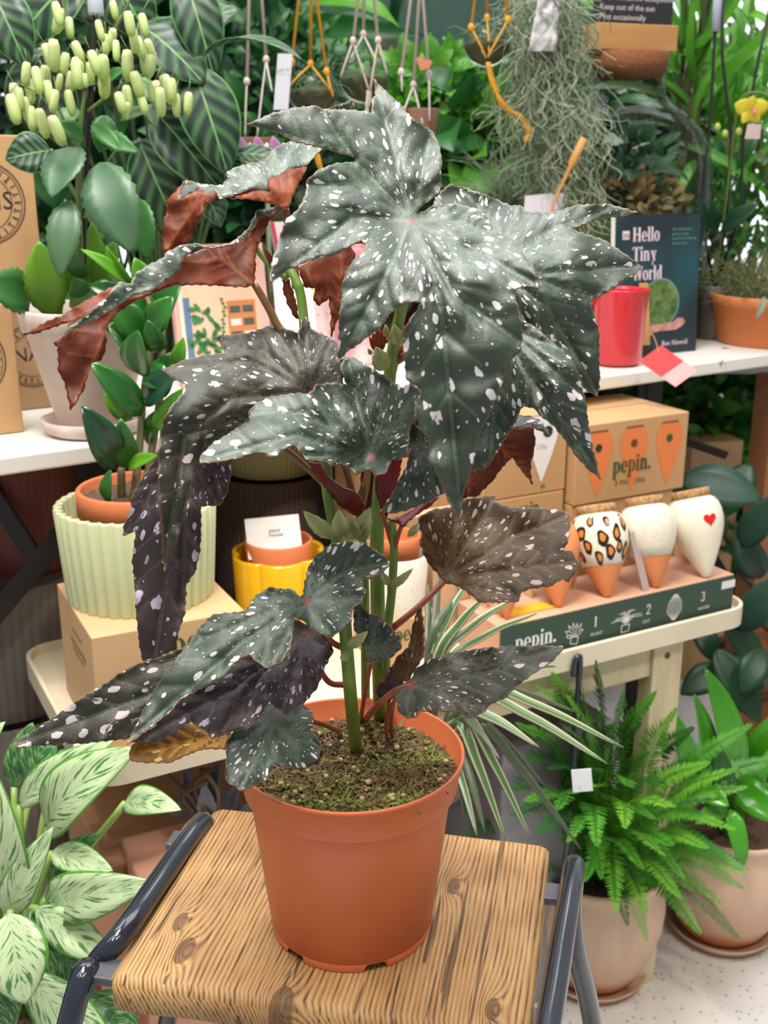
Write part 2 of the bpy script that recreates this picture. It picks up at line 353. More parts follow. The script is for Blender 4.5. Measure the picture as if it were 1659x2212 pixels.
# ================================================================ stool
def wood_seat():
    m, nt, b = newmat('weathered_pine')
    tc = nn(nt, 'ShaderNodeTexCoord'); L = nt.links.new
    def math_(op, a, b_=None, **k):
        n = nn(nt, 'ShaderNodeMath', operation=op)
        for i, x in enumerate((a, b_)):
            if x is None: continue
            if isinstance(x, (int, float)): n.inputs[i].default_value = x
            else: L(x, n.inputs[i])
        return n.outputs[0]
    uvn = nn(nt, 'ShaderNodeSeparateXYZ'); L(tc.outputs['Object'], uvn.inputs[0])
    rot = nn(nt, 'ShaderNodeMapping'); rot.inputs['Rotation'].default_value = (0, 0, R(11.3)); L(tc.outputs['Object'], rot.inputs[0])
    st = nn(nt, 'ShaderNodeMapping'); st.inputs['Scale'].default_value = (14, 3.2, 10); L(rot.outputs[0], st.inputs[0])
    nz = nn(nt, 'ShaderNodeTexNoise', Scale=1.0, Detail=3.0, Roughness=0.5); L(st.outputs[0], nz.inputs['Vector'])
    sp = nn(nt, 'ShaderNodeSeparateXYZ'); L(rot.outputs[0], sp.inputs[0])
    ph = math_('ADD', math_('MULTIPLY', sp.outputs[0], 1700.0), math_('MULTIPLY', nz.outputs[0], 17.0))
    ph = math_('ADD', ph, math_('MULTIPLY', sp.outputs[2], 900.0))
    knots = [(-0.105, -0.075, 0.016), (-0.02, -0.115, 0.02), (0.125, -0.09, 0.012), (-0.12, -0.045, 0.012), (0.08, 0.04, 0.012)]
    dark = None
    for kx, ky, kr in knots:
        vm = nn(nt, 'ShaderNodeVectorMath', operation='SUBTRACT'); L(rot.outputs[0], vm.inputs[0]); vm.inputs[1].default_value = (kx, ky, 0)
        sc_ = nn(nt, 'ShaderNodeVectorMath', operation='MULTIPLY'); L(vm.outputs[0], sc_.inputs[0]); sc_.inputs[1].default_value = (1 / kr, 0.45 / kr, 0)
        ln = nn(nt, 'ShaderNodeVectorMath', operation='LENGTH'); L(sc_.outputs[0], ln.inputs[0])
        e = math_('DIVIDE', 1.0, math_('ADD', 0.25, math_('MULTIPLY', ln.outputs['Value'], ln.outputs['Value'])))
        ph = math_('ADD', ph, math_('MULTIPLY', e, 7.0))
        dk = math_('LESS_THAN', ln.outputs['Value'], 0.42); dark = dk if dark is None else math_('MAXIMUM', dark, dk)
    sn = math_('SINE', ph)
    fine = nn(nt, 'ShaderNodeTexNoise', Scale=1.0, Detail=4.0); s2 = nn(nt, 'ShaderNodeMapping'); s2.inputs['Scale'].default_value = (420, 24, 90); L(rot.outputs[0], s2.inputs[0]); L(s2.outputs[0], fine.inputs['Vector'])
    rg = nn(nt, 'ShaderNodeMapRange'); rg.inputs[1].default_value = -1.0; rg.inputs[2].default_value = 1.0; L(sn, rg.inputs[0])
    tot = math_('ADD', math_('MULTIPLY', rg.outputs[0], 0.42), math_('MULTIPLY', fine.outputs[0], 0.85))
    cr = nn(nt, 'ShaderNodeValToRGB'); E = cr.color_ramp.elements
    E[0].position = 0.30; E[0].color = (*s2l((84, 56, 32)), 1); E[1].position = 0.95; E[1].color = (*s2l((200, 164, 112)), 1)
    q = E.new(0.41); q.color = (*s2l((142, 102, 58)), 1); q = E.new(0.54); q.color = (*s2l((174, 134, 84)), 1)
    L(tot, cr.inputs[0])
    pat = nn(nt, 'ShaderNodeTexNoise', Scale=9.0, Detail=3.0); L(tc.outputs['Object'], pat.inputs['Vector'])
    pr = nn(nt, 'ShaderNodeValToRGB'); pr.color_ramp.elements[0].position = 0.35; pr.color_ramp.elements[0].color = (0.50, 0.40, 0.30, 1); pr.color_ramp.elements[1].position = 0.6; pr.color_ramp.elements[1].color = (1, 1, 1, 1)
    L(pat.outputs[0], pr.inputs[0])
    mx = nn(nt, 'ShaderNodeMix', data_type='RGBA', blend_type='MULTIPLY'); mx.inputs[0].default_value = 0.75; L(cr.outputs[0], mx.inputs[6]); L(pr.outputs[0], mx.inputs[7])
    crk = nn(nt, 'ShaderNodeTexNoise', Scale=1.0, Detail=2.0); s3 = nn(nt, 'ShaderNodeMapping'); s3.inputs['Scale'].default_value = (150, 7, 60); L(rot.outputs[0], s3.inputs[0]); L(s3.outputs[0], crk.inputs['Vector'])
    ck = math_('GREATER_THAN', crk.outputs[0], 0.67)
    dk2 = math_('MAXIMUM', math_('MULTIPLY', dark, 0.65), math_('MULTIPLY', ck, 0.75))
    mx2 = nn(nt, 'ShaderNodeMix', data_type='RGBA'); L(dk2, mx2.inputs[0]); L(mx.outputs[2], mx2.inputs[6]); mx2.inputs[7].default_value = (*s2l((66, 44, 28)), 1)
    L(mx2.outputs[2], b.inputs['Base Color']); b.inputs['Roughness'].default_value = 0.62
    bp = nn(nt, 'ShaderNodeBump', Strength=0.6, Distance=0.0012); hh = math_('SUBTRACT', tot, math_('MULTIPLY', ck, 0.9)); L(hh, bp.inputs['Height']); L(bp.outputs[0], b.inputs['Normal'])
    return m
SEAT = 0.693
sx, sy = Vector((0.9805, -0.196, 0)), Vector((0.196, 0.9805, 0))
fl = Vector((-0.1988, 0.6568, 0))
st = thing('stool', (-0.03, 0.74, 0), 'stool with a square weathered pine seat and bent grey steel tube legs, under the begonia', 'stool')
# seat with soft, slightly irregular edges
g = G(); NX, NY = 40, 32; W_, D_, TH = 0.302, 0.232, 0.030
def seatpt(i, j, top):
    x = W_ * i / NX; y = D_ * j / NY
    ex = min(x, W_ - x); ey = min(y, D_ - y)
    wob = noise.noise(Vector((x * 22, y * 22, 3 if top else 9))) * 0.0016
    rx = 0.010; dz = 0
    cx_ = min(max(x, rx), W_ - rx); cy_ = min(max(y, rx), D_ - rx)
    dx, dy = x - cx_, y - cy_; d = math.hypot(dx, dy)
    if d > 0:
        k = rx / max(abs(dx), abs(dy)) if max(abs(dx), abs(dy)) > 0 else 1
        f = min(1, d / rx); 
        if dx and dy:
            s_ = rx / math.hypot(rx * dx / max(abs(dx), abs(dy)), rx * dy / max(abs(dx), abs(dy))); dx *= s_; dy *= s_
        dz = 0.005 * (1 - math.sqrt(max(0, 1 - f * f)))
    p = fl + sx * (cx_ + dx + wob) + sy * (cy_ + dy + wob)
    return Vector((p.x, p.y, SEAT - dz if top else SEAT - TH + dz))
for top in (True, False):
    n0 = len(g.V)
    V = [seatpt(i, j, top) for j in range(NY + 1) for i in range(NX + 1)]
    Fc = [(j * (NX + 1) + i, j * (NX + 1) + i + 1, (j + 1) * (NX + 1) + i + 1, (j + 1) * (NX + 1) + i) for j in range(NY) for i in range(NX)]
    g.add(V, Fc if top else [f[::-1] for f in Fc])
per = [i for i in range(NX + 1)] + [j * (NX + 1) + NX for j in range(1, NY + 1)] + [NY * (NX + 1) + i for i in range(NX - 1, -1, -1)] + [j * (NX + 1) for j in range(NY - 1, 0, -1)]
NT = (NX + 1) * (NY + 1)
for a, b in zip(per, per[1:] + per[:1]): g.F.append((a, a + NT, b + NT, b))
g.mk('seat', wood_seat(), st)
STEEL = M('grey_blue_painted_steel', (36, 42, 52), 0.14, spec=0.45, var=0.2, vs=40, coat=0.35, bump=0.05, bs=60)
def frame(pts):
    g = G(); g.add(*tube(smoothpath(pts, 8), 0.0092, 16)); return g.mk('frame_tube', STEEL, st)
zt = SEAT + 0.004
lb = PZ(425, 1788, zt); lf = PZ(262, 2020, zt)
frame([Vector((-0.30, 1.01, 0.0)), Vector((-0.222, 0.93, 0.41)), lb + Vector((-0.005, 0.036, -0.07)), lb + Vector((0.004, 0.017, -0.012)), lb + Vector((0, 0.0, 0.0)), lb.lerp(lf, 0.5), lf, PZ(205, 2090, zt - 0.018), PT(150, 2212, 0.80), Vector((-0.30, 0.56, 0.35)), Vector((-0.34, 0.52, 0.0))])
rb = PZ(1238, 1885, zt); rf = PZ(1196, 2150, zt)
rf2 = rb + (rf - rb).normalized() * 0.235
frame([Vector((0.25, 0.91, 0.0)), Vector((0.205, 0.86, 0.42)), rb + Vector((0.008, 0.024, -0.08)), rb + Vector((0.003, 0.014, -0.014)), rb, rb.lerp(rf2, 0.5), rf2, rf2 + Vector((0.004, -0.014, -0.02)), rf2 + Vector((0.03, -0.05, -0.3)), rf2 + Vector((0.05, -0.08, -zt + 0.0))])
BR = M('worn_steel_bracket', (92, 92, 98), 0.4, metal=0.5, var=0.4, vs=200)
for px, py in ((400, 1812), (235, 2092), (1200, 1925), (1158, 2200)):
    a = PZ(px, py, SEAT - 0.006); d = sx if px < 800 else -sx
    g = G(); g.add(*box(a - sy * 0.012 + d * -0.014 - Vector((0, 0, 0.006)), d * 0.03, sy * 0.022, (0, 0, 0.007))); g.mk('bracket', BR, st, smooth=False, bevel=0.0015)
g = G(); g.add(*tube([Vector((-0.235, 0.94, 0.33)), Vector((0.213, 0.865, 0.33))], 0.008, 12)); g.mk('crossbar', STEEL, st)
g = G(); g.add(*tube([Vector((-0.306, 0.555, 0.30)), Vector((0.165, 0.505, 0.30))], 0.008, 12)); g.mk('crossbar', STEEL, st)

# ================================================================ begonia: pot and soil
pc = Vector((-0.0246, 0.723, SEAT + 0.0005))
beg = thing('potted_begonia', pc, 'tall spotted angel wing begonia in an orange plastic nursery pot standing on the wooden stool', 'potted plant')
POT = M('orange_nursery_plastic', (214, 112, 66), 0.42, var=0.18, vs=14, bump=0.02, bs=900, rgb2=(206, 104, 60))
prof = [(0.0604, 0.0), (0.0616, 0.0065), (0.0606, 0.0075), (0.0618, 0.0085), (0.0742, 0.1165), (0.0748, 0.1185), (0.0782, 0.1192), (0.0787, 0.1205), (0.0815, 0.1425), (0.0834, 0.1437), (0.0836, 0.1455), (0.0822, 0.1465), (0.0806, 0.1455), (0.0775, 0.118), (0.0724, 0.117), (0.061, 0.010), (0.0, 0.010)]
V, Fc, uv = lathe(prof, pc, 120)
def notch(V, i, lo=0.0065):
    for k in range(120):
        a = (k * 3) % 360
        for c in (228, 288, 348, 48, 108, 168):
            if abs((a - c + 180) % 360 - 180) < 9: V[i * 120 + k].z = pc.z + lo
notch(V, 0, 0.0058)
Fc = [f for f in Fc if len(f) == 4]
mk('pot', V, Fc, POT, beg, uv=uv)
SOILM = M('mossy_peat', (84, 66, 48), 0.95, vs=200, bump=1.0, bs=500, rgb2=(124, 112, 64))
def soil(c, r, h, parent, mat, n=26, amp=0.004, seed=0):
    V = []; Fc = []; NR = n; NA = 64
    for i in range(NR + 1):
        for k in range(NA):
            a = 2 * math.pi * k / NA; rr = r * i / NR
            x, y = rr * math.cos(a), rr * math.sin(a)
            z = noise.noise(Vector((x * 90, y * 90, seed))) * amp + noise.noise(Vector((x * 320, y * 320, seed))) * amp * 0.7
            V.append(Vector(c) + Vector((x, y, h + z)))
    for i in range(NR):
        for k in range(NA): Fc.append((i * NA + k, i * NA + (k + 1) % NA, (i + 1) * NA + (k + 1) % NA, (i + 1) * NA + k)[::-1])
    return mk('soil', V, [f[::-1] for f in Fc], mat, parent)
so = soil(pc, 0.0780, 0.1285, beg, SOILM, 40, 0.0045)
g = G(); g2 = G(); g3 = G(); r_ = random.Random(3)
for i in range(2600):
    a = r_.random() * 6.283; rr = 0.0725 * math.sqrt(r_.random()); x, y = rr * math.cos(a), rr * math.sin(a)
    z = 0.129 + noise.noise(Vector((x * 90, y * 90, 0))) * 0.0045
    c = pc + Vector((x, y, z)); d = Vector((r_.uniform(-1, 1), r_.uniform(-1, 1), r_.uniform(-0.1, 0.5))).normalized() * r_.uniform(0.004, 0.013)
    s_ = Vector((-d.y, d.x, 0)).normalized() * r_.uniform(0.0003, 0.0010)
    green = noise.noise(Vector((x * 30, y * 30 + 4, 7))) + 0.3 * (y < -0.03) > 0.12
    (g if green and r_.random() < 0.7 else g2).add([c - s_, c + s_, c + s_ * 0.4 + d + Vector((0, 0, 0.001)), c - s_ * 0.4 + d], [(0, 1, 2, 3)])
for i in range(420):
    a = r_.random() * 6.283; rr = 0.0755 * math.sqrt(r_.random()); x, y = rr * math.cos(a), rr * math.sin(a)
    c = pc + Vector((x, y, 0.131 + noise.noise(Vector((x * 90, y * 90, 0))) * 0.0045)); q = r_.uniform(0.0008, 0.0024)
    V, Fc, uv = lathe([(0.0, -q), (q, -q * 0.3), (q * 0.9, q * 0.5), (0.0, q)], c, 6)
    (g3 if i % 3 == 0 else g).add(V, Fc)
tag(g.mk('moss', M('green_moss', (116, 132, 56), 0.8, vs=300, rgb2=(176, 184, 104), trans=0.2), so), kind='stuff')
tag(g2.mk('fibre', M('brown_fibre', (152, 122, 80), 0.9, vs=300, rgb2=(78, 58, 42)), so), kind='stuff')
tag(g3.mk('grit', M('pale_grit', (214, 200, 156), 0.9, vs=300), so), kind='stuff')
# ================================================================ begonia: leaves
def begonia_top(name, c1, c2, spot, glow=0.0, spec=0.6, rough=0.34):
    m, nt, b = newmat(name); L = nt.links.new
    def mt(op, a, b_=None, c_=None):
        n = nn(nt, 'ShaderNodeMath', operation=op)
        for i, x in enumerate((a, b_, c_)):
            if x is None: continue
            if isinstance(x, (int, float)): n.inputs[i].default_value = x
            else: L(x, n.inputs[i])
        return n.outputs[0]
    uv = nn(nt, 'ShaderNodeUVMap'); uv.uv_map = 'UVMap'
    nz = nn(nt, 'ShaderNodeTexNoise', Scale=3.0, Detail=3.0); L(uv.outputs[0], nz.inputs['Vector'])
    sb = nn(nt, 'ShaderNodeVectorMath', operation='SUBTRACT'); L(nz.outputs['Color'], sb.inputs[0]); sb.inputs[1].default_value = (0.5, 0.5, 0.5)
    sc_ = nn(nt, 'ShaderNodeVectorMath', operation='SCALE'); L(sb.outputs[0], sc_.inputs[0]); sc_.inputs['Scale'].default_value = 0.34
    ad = nn(nt, 'ShaderNodeVectorMath', operation='ADD'); L(uv.outputs[0], ad.inputs[0]); L(sc_.outputs[0], ad.inputs[1])
    def spots(scale, lo, hi, keep):
        v = nn(nt, 'ShaderNodeTexVoronoi', Scale=scale, voronoi_dimensions='2D'); L(ad.outputs[0], v.inputs['Vector'])
        s = nn(nt, 'ShaderNodeSeparateColor'); L(v.outputs['Color'], s.inputs[0])
        thr = mt('ADD', lo, mt('MULTIPLY', mt('POWER', s.outputs[0], 1.6), hi - lo)); k = mt('GREATER_THAN', s.outputs[1], 1 - keep)
        ins = mt('LESS_THAN', v.outputs['Distance'], mt('MULTIPLY', thr, k))
        return ins
    s1 = spots(1.1, 0.09, 0.33, 0.56); s2 = spots(2.4, 0.07, 0.20, 0.22)
    sp = mt('MAXIMUM', s1, s2)
    va = nn(nt, 'ShaderNodeAttribute'); va.attribute_name = 'vein'; ed = nn(nt, 'ShaderNodeAttribute'); ed.attribute_name = 'edge'
    vm = mt('SMOOTH_MIN', va.outputs['Fac'], 1.0, 0.01)
    vein = nn(nt, 'ShaderNodeMapRange'); vein.inputs[1].default_value = 0.0; vein.inputs[2].default_value = 0.0016; vein.inputs[3].default_value = 0.85; vein.inputs[4].default_value = 0.0; L(va.outputs['Fac'], vein.inputs[0])
    c9 = nn(nt, 'ShaderNodeAttribute'); c9.attribute_name = 'centre'
    sp = mt('MULTIPLY', mt('MULTIPLY', sp, mt('GREATER_THAN', va.outputs['Fac'], 0.0009)), mt('GREATER_THAN', c9.outputs['Fac'], 0.013))
    tc = nn(nt, 'ShaderNodeTexCoord'); n2 = nn(nt, 'ShaderNodeTexNoise', Scale=28.0, Detail=4.0); L(tc.outputs['Object'], n2.inputs['Vector'])
    cr = nn(nt, 'ShaderNodeValToRGB'); cr.color_ramp.elements[0].color = (*s2l(c1), 1); cr.color_ramp.elements[1].color = (*s2l(c2), 1); cr.color_ramp.elements[0].position = 0.38; cr.color_ramp.elements[1].position = 0.62
    L(n2.outputs[0], cr.inputs[0])
    m0 = nn(nt, 'ShaderNodeMix', data_type='RGBA'); L(vein.outputs[0], m0.inputs[0]); L(cr.outputs[0], m0.inputs[6]); m0.inputs[7].default_value = (*[x * 2.6 for x in s2l(c2)], 1)
    vd = nn(nt, 'ShaderNodeMapRange'); vd.inputs[1].default_value = 0.00025; vd.inputs[2].default_value = 0.0006; vd.inputs[3].default_value = 0.85; vd.inputs[4].default_value = 0.0; L(va.outputs['Fac'], vd.inputs[0])
    m1 = nn(nt, 'ShaderNodeMix', data_type='RGBA'); L(vd.outputs[0], m1.inputs[0]); L(m0.outputs[2], m1.inputs[6]); m1.inputs[7].default_value = (*[x * 0.45 for x in s2l(c1)], 1)
    m2 = nn(nt, 'ShaderNodeMix', data_type='RGBA'); L(sp, m2.inputs[0]); L(m1.outputs[2], m2.inputs[6]); m2.inputs[7].default_value = (*s2l(spot), 1)
    er = nn(nt, 'ShaderNodeMapRange'); er.inputs[1].default_value = 0.0; er.inputs[2].default_value = 0.0006; er.inputs[3].default_value = 0.65; er.inputs[4].default_value = 0.0; L(ed.outputs['Fac'], er.inputs[0])
    m3 = nn(nt, 'ShaderNodeMix', data_type='RGBA'); L(er.outputs[0], m3.inputs[0]); L(m2.outputs[2], m3.inputs[6]); m3.inputs[7].default_value = (*s2l((150, 128, 96)), 1)
    ct = nn(nt, 'ShaderNodeAttribute'); ct.attribute_name = 'centre'; cm = nn(nt, 'ShaderNodeMapRange'); cm.inputs[1].default_value = 0.0008; cm.inputs[2].default_value = 0.0030; cm.inputs[3].default_value = 0.9; cm.inputs[4].default_value = 0.0; L(ct.outputs['Fac'], cm.inputs[0])
    m4 = nn(nt, 'ShaderNodeMix', data_type='RGBA'); L(cm.outputs[0], m4.inputs[0]); L(m3.outputs[2], m4.inputs[6]); m4.inputs[7].default_value = (*s2l((132, 34, 26)), 1)
    L(m4.outputs[2], b.inputs['Base Color'])
    b.inputs['Roughness'].default_value = rough; b.inputs['Specular IOR Level'].default_value = spec
    gr = nn(nt, 'ShaderNodeTexNoise', Scale=1500.0, Detail=2.0); L(tc.outputs['Object'], gr.inputs['Vector'])
    g2 = nn(nt, 'ShaderNodeTexNoise', Scale=110.0, Detail=3.0); L(tc.outputs['Object'], g2.inputs['Vector'])
    hh = mt('ADD', mt('MULTIPLY', gr.outputs[0], 0.42), mt('MULTIPLY', g2.outputs[0], 0.5)); hh = mt('ADD', hh, mt('MULTIPLY', sp, 0.12))
    bp = nn(nt, 'ShaderNodeBump', Strength=0.55, Distance=0.0014); L(hh, bp.inputs['Height']); L(bp.outputs[0], b.inputs['Normal'])
    if glow:
        tr = nn(nt, 'ShaderNodeBsdfTranslucent'); tr.inputs[0].default_value = (*s2l((190, 120, 30)), 1); mx = nn(nt, 'ShaderNodeMixShader'); mx.inputs[0].default_value = glow
        L(b.outputs[0], mx.inputs[1]); L(tr.outputs[0], mx.inputs[2]); L(mx.outputs[0], nt.nodes['Material Output'].inputs[0])
    return m
def begonia_under():
    m, nt, b = newmat('begonia_leaf_underside'); L = nt.links.new
    tc = nn(nt, 'ShaderNodeTexCoord'); n2 = nn(nt, 'ShaderNodeTexNoise', Scale=22.0, Detail=4.0); L(tc.outputs['Object'], n2.inputs['Vector'])
    cr = nn(nt, 'ShaderNodeValToRGB'); cr.color_ramp.elements[0].color = (*s2l((104, 42, 24)), 1); cr.color_ramp.elements[1].color = (*s2l((146, 68, 34)), 1); cr.color_ramp.elements[0].position = 0.38; cr.color_ramp.elements[1].position = 0.64
    L(n2.outputs[0], cr.inputs[0])
    va = nn(nt, 'ShaderNodeAttribute'); va.attribute_name = 'vein'
    vr = nn(nt, 'ShaderNodeMapRange'); vr.inputs[1].default_value = 0.0; vr.inputs[2].default_value = 0.0013; vr.inputs[3].default_value = 0.7; vr.inputs[4].default_value = 0.0; L(va.outputs['Fac'], vr.inputs[0])
    m1 = nn(nt, 'ShaderNodeMix', data_type='RGBA'); L(vr.outputs[0], m1.inputs[0]); L(cr.outputs[0], m1.inputs[6]); m1.inputs[7].default_value = (*s2l((196, 116, 66)), 1)
    L(m1.outputs[2], b.inputs['Base Color']); b.inputs['Roughness'].default_value = 0.5
    g2 = nn(nt, 'ShaderNodeTexNoise', Scale=180.0, Detail=3.0); L(tc.outputs['Object'], g2.inputs['Vector'])
    bp = nn(nt, 'ShaderNodeBump', Strength=0.35, Distance=0.001); L(g2.outputs[0], bp.inputs['Height']); L(bp.outputs[0], b.inputs['Normal'])
    tr = nn(nt, 'ShaderNodeBsdfTranslucent'); tr.inputs[0].default_value = (*s2l((214, 96, 34)), 1); mx = nn(nt, 'ShaderNodeMixShader'); mx.inputs[0].default_value = 0.42
    L(b.outputs[0], mx.inputs[1]); L(tr.outputs[0], mx.inputs[2]); L(mx.outputs[0], nt.nodes['Material Output'].inputs[0])
    return m
TG = begonia_top('begonia_leaf_green', (38, 49, 39), (56, 70, 55), (208, 202, 206))
TD = begonia_top('begonia_leaf_dark', (40, 41, 34), (58, 58, 46), (182, 168, 176), 0, 0.4, 0.42)
TP = begonia_top('begonia_leaf_purple', (44, 37, 37), (62, 51, 51), (184, 170, 190), 0, 0.35, 0.45)
TO = begonia_top('begonia_leaf_olive', (50, 41, 25), (72, 58, 34), (190, 164, 156), 0.14, 0.3, 0.45)
TGD = begonia_top('begonia_leaf_golden', (72, 66, 24), (140, 98, 26), (196, 176, 96), 0.3, 0.3, 0.45)
UN = begonia_under()
def rbf(ctrl):
    P = np.array([(c[0] / 400, c[1] / 400) for c in ctrl]); Yv = np.array([c[2] for c in ctrl]); n = len(P)
    if n < 3: return lambda q: np.full(len(q), Yv.mean())
    D = np.sqrt(((P[:, None] - P[None]) ** 2).sum(-1) + 0.02); A = np.zeros((n + 3, n + 3)); A[:n, :n] = D + np.eye(n) * 1e-3
    A[:n, n] = 1; A[:n, n + 1:] = P; A[n, :n] = 1; A[n + 1:, :n] = P.T
    w_ = np.linalg.lstsq(A, np.concatenate([Yv, np.zeros(3)]), rcond=None)[0]
    def f(q):
        Q = q / 400.0; d = np.sqrt(((Q[:, None] - P[None]) ** 2).sum(-1) + 0.02)
        return d @ w_[:n] + w_[n] + Q @ w_[n + 1:]
    return f
def segd(q, segs):
    best = np.full(len(q), 1e9)
    for (a, b) in segs:
        a, b = np.array(a, float), np.array(b, float); d = b - a; L2 = (d * d).sum() + 1e-9
        t = np.clip(((q - a) @ d) / L2, 0, 1); c = a + t[:, None] * d
        best = np.minimum(best, np.sqrt(((q - c) ** 2).sum(1)))
    return best
PX = 0.65 / F
def leaf(patches, petioles=(), label=None, name='leaf', amp=0.0050, grid=6.2, matset=None, seed=0, undermat=None):
    """a leaf as one mesh; every patch: dict(poly, O, ctrl, tips, under). Outline points are sight lines met at their own distance Y"""
    Vt, Ft, UVt, VE, ED, MI, CT = [], [], [], [], [], [], []
    rr = random.Random(seed + 11)
    for pt in patches:
        poly = pt['poly']; O = np.array(pt['O'], float); under = pt.get('under', False); f = rbf(pt['ctrl'])
        # dense toothed outline
        out = []
        area2 = sum(poly[i][0] * poly[(i + 1) % len(poly)][1] - poly[(i + 1) % len(poly)][0] * poly[i][1] for i in range(len(poly)))
        sg = 1 if area2 > 0 else -1
        for i in range(len(poly)):
            a = np.array(poly[i], float); b = np.array(poly[(i + 1) % len(poly)], float); L = np.linalg.norm(b - a); n = max(1, int(round(L / 6.5)))
            nr = np.array([(b - a)[1], -(b - a)[0]]) / (L + 1e-6) * sg
            for k in range(n):
                p = a + (b - a) * k / n
                if k: p = p + nr * ((1.5 if k % 3 == 1 else -0.6) + rr.uniform(-0.6, 0.6))
                out.append(p)
        out = np.array(out); segs_e = [(out[i], out[(i + 1) % len(out)]) for i in range(len(out))]
        x0, y0 = out.min(0); x1, y1 = out.max(0); pts = []
        j = 0; y = y0 + 3
        while y < y1:
            x = x0 + (grid / 2 if j % 2 else 0)
            while x < x1: pts.append((x + rr.uniform(-1, 1), y + rr.uniform(-1, 1))); x += grid
            y += grid * 0.87; j += 1
        pts = np.array(pts)
        # inside test
        ins = np.zeros(len(pts), bool); n = len(out)
        for i in range(n):
            xa, ya = out[i]; xb, yb = out[(i + 1) % n]
            if ya == yb: continue
            c = ((ya > pts[:, 1]) != (yb > pts[:, 1])) & (pts[:, 0] < (xb - xa) * (pts[:, 1] - ya) / (yb - ya) + xa); ins ^= c
        pts = pts[ins]
        if len(pts): pts = pts[segd(pts, segs_e) > 3.2]
        allp = np.vstack([out, pts]) if len(pts) else out
        r = delaunay_2d_cdt([Vector(p) for p in allp], [], [list(range(len(out)))], 1, 1e-4)
        q = np.array([(v.x, v.y) for v in r[0]]); tris = [tuple(t) for t in r[2]]
        # veins
        prim, sec = [], []
        for tp in pt['tips']:
            c = [O] + ([np.array(x, float) for x in tp] if isinstance(tp, list) else [np.array(tp, float)])
            prim += list(zip(c, c[1:])); e = c[-1]; d = e - O; L = np.linalg.norm(d)
            for u in (0.26, 0.42, 0.58, 0.72):
                for sgn in (-1, 1):
                    # point along the primary polyline
                    bpt = O + d * u if len(c) == 2 else (c[0] + (c[1] - c[0]) * min(1, u * 2) if u < 0.5 else c[1] + (c[-1] - c[1]) * (u * 2 - 1))
                    a = math.radians(sgn * 38); dd = np.array([d[0] * math.cos(a) - d[1] * math.sin(a), d[0] * math.sin(a) + d[1] * math.cos(a)]) / (L + 1e-6)
                    sec.append((bpt, bpt + dd * L * 0.34 * (1.1 - u)))
        dp = segd(q, prim); ds = segd(q, sec) if sec else dp * 0 + 99; de = segd(q, segs_e)
        sgn = -1 if under else 1
        Yv = f(q)
        rad = np.sqrt(((q - O) ** 2).sum(1))
        a_ = amp * np.clip(rad / 90, 0.12, 1)
        Yv = Yv - sgn * a_ * (1 - np.exp(-dp / 17.0)) - sgn * a_ * 0.24 * (1 - np.exp(-ds / 9.0))
        edgew = np.exp(-de / 16.0)
        Yv = Yv + np.array([noise.noise(Vector((p[0] / 34, p[1] / 34, seed * 3.1))) for p in q]) * 0.004 * edgew + np.array([noise.noise(Vector((p[0] / 75, p[1] / 75, seed + 5.7))) for p in q]) * 0.006
        base = len(Vt)
        for (px, py), Y in zip(q, Yv): Vt.append(PY(px, py, Y))
        th = np.arctan2(q[:, 1] - O[1], q[:, 0] - O[0]) - pt.get('seam', 0); th = (th + math.pi) % (2 * math.pi) - math.pi
        rm = rad * PX
        UVt += [(seed * 7.3 + 37 * math.sqrt(a), b * 9.6) for a, b in zip(rm, th)]
        VE += list(np.minimum(dp * PX, ds * PX + 0.00025)); ED += list(de * PX); CT += list(rm)
        c0 = q[list(tris[0])]
        for t in tris:
            a, b, c = q[t[0]], q[t[1]], q[t[2]]
            cr_ = (b[0] - a[0]) * (c[1] - a[1]) - (b[1] - a[1]) * (c[0] - a[0])
            t2 = t if cr_ < 0 else t[::-1]
            Ft.append(tuple(i + base for i in t2)); MI.append(1 if under else 0)
    mset = [matset or TG, undermat or UN, matset or TG]
    o = mk(name, Vt, Ft, mset, beg, uv=UVt, attrs={'vein': VE, 'edge': ED, 'centre': CT}, midx=MI, solid=0.0007, solid_mat=1)
    o.modifiers['solid'].use_rim = True
    if label: o['label'] = label
    for P_, r0, r1, mt_ in petioles:
        path = smoothpath(P_, 6); g = G(); g.add(*tube(path, [r0 + (r1 - r0) * i / (len(path) - 1) for i in range(len(path))], 10)); g.mk('petiole', mt_, o)
    return o
STEM = M('begonia_stem_green', (92, 128, 40), 0.38, vs=60, rgb2=(118, 142, 62), bump=0.05, bs=500)
RED = M('begonia_petiole_red', (150, 70, 44), 0.45, vs=80, rgb2=(128, 60, 36), bump=0.15, bs=900)
BRN = M('begonia_petiole_brown', (130, 96, 52), 0.45, vs=80, rgb2=(112, 78, 42), bump=0.15, bs=900)
STIP = M('pale_stipule', (188, 192, 134), 0.5, vs=60, rgb2=(160, 166, 104), trans=0.25)
YNG = M('young_red_leaf', (120, 34, 28), 0.45, vs=50, rgb2=(84, 22, 26), trans=0.25)

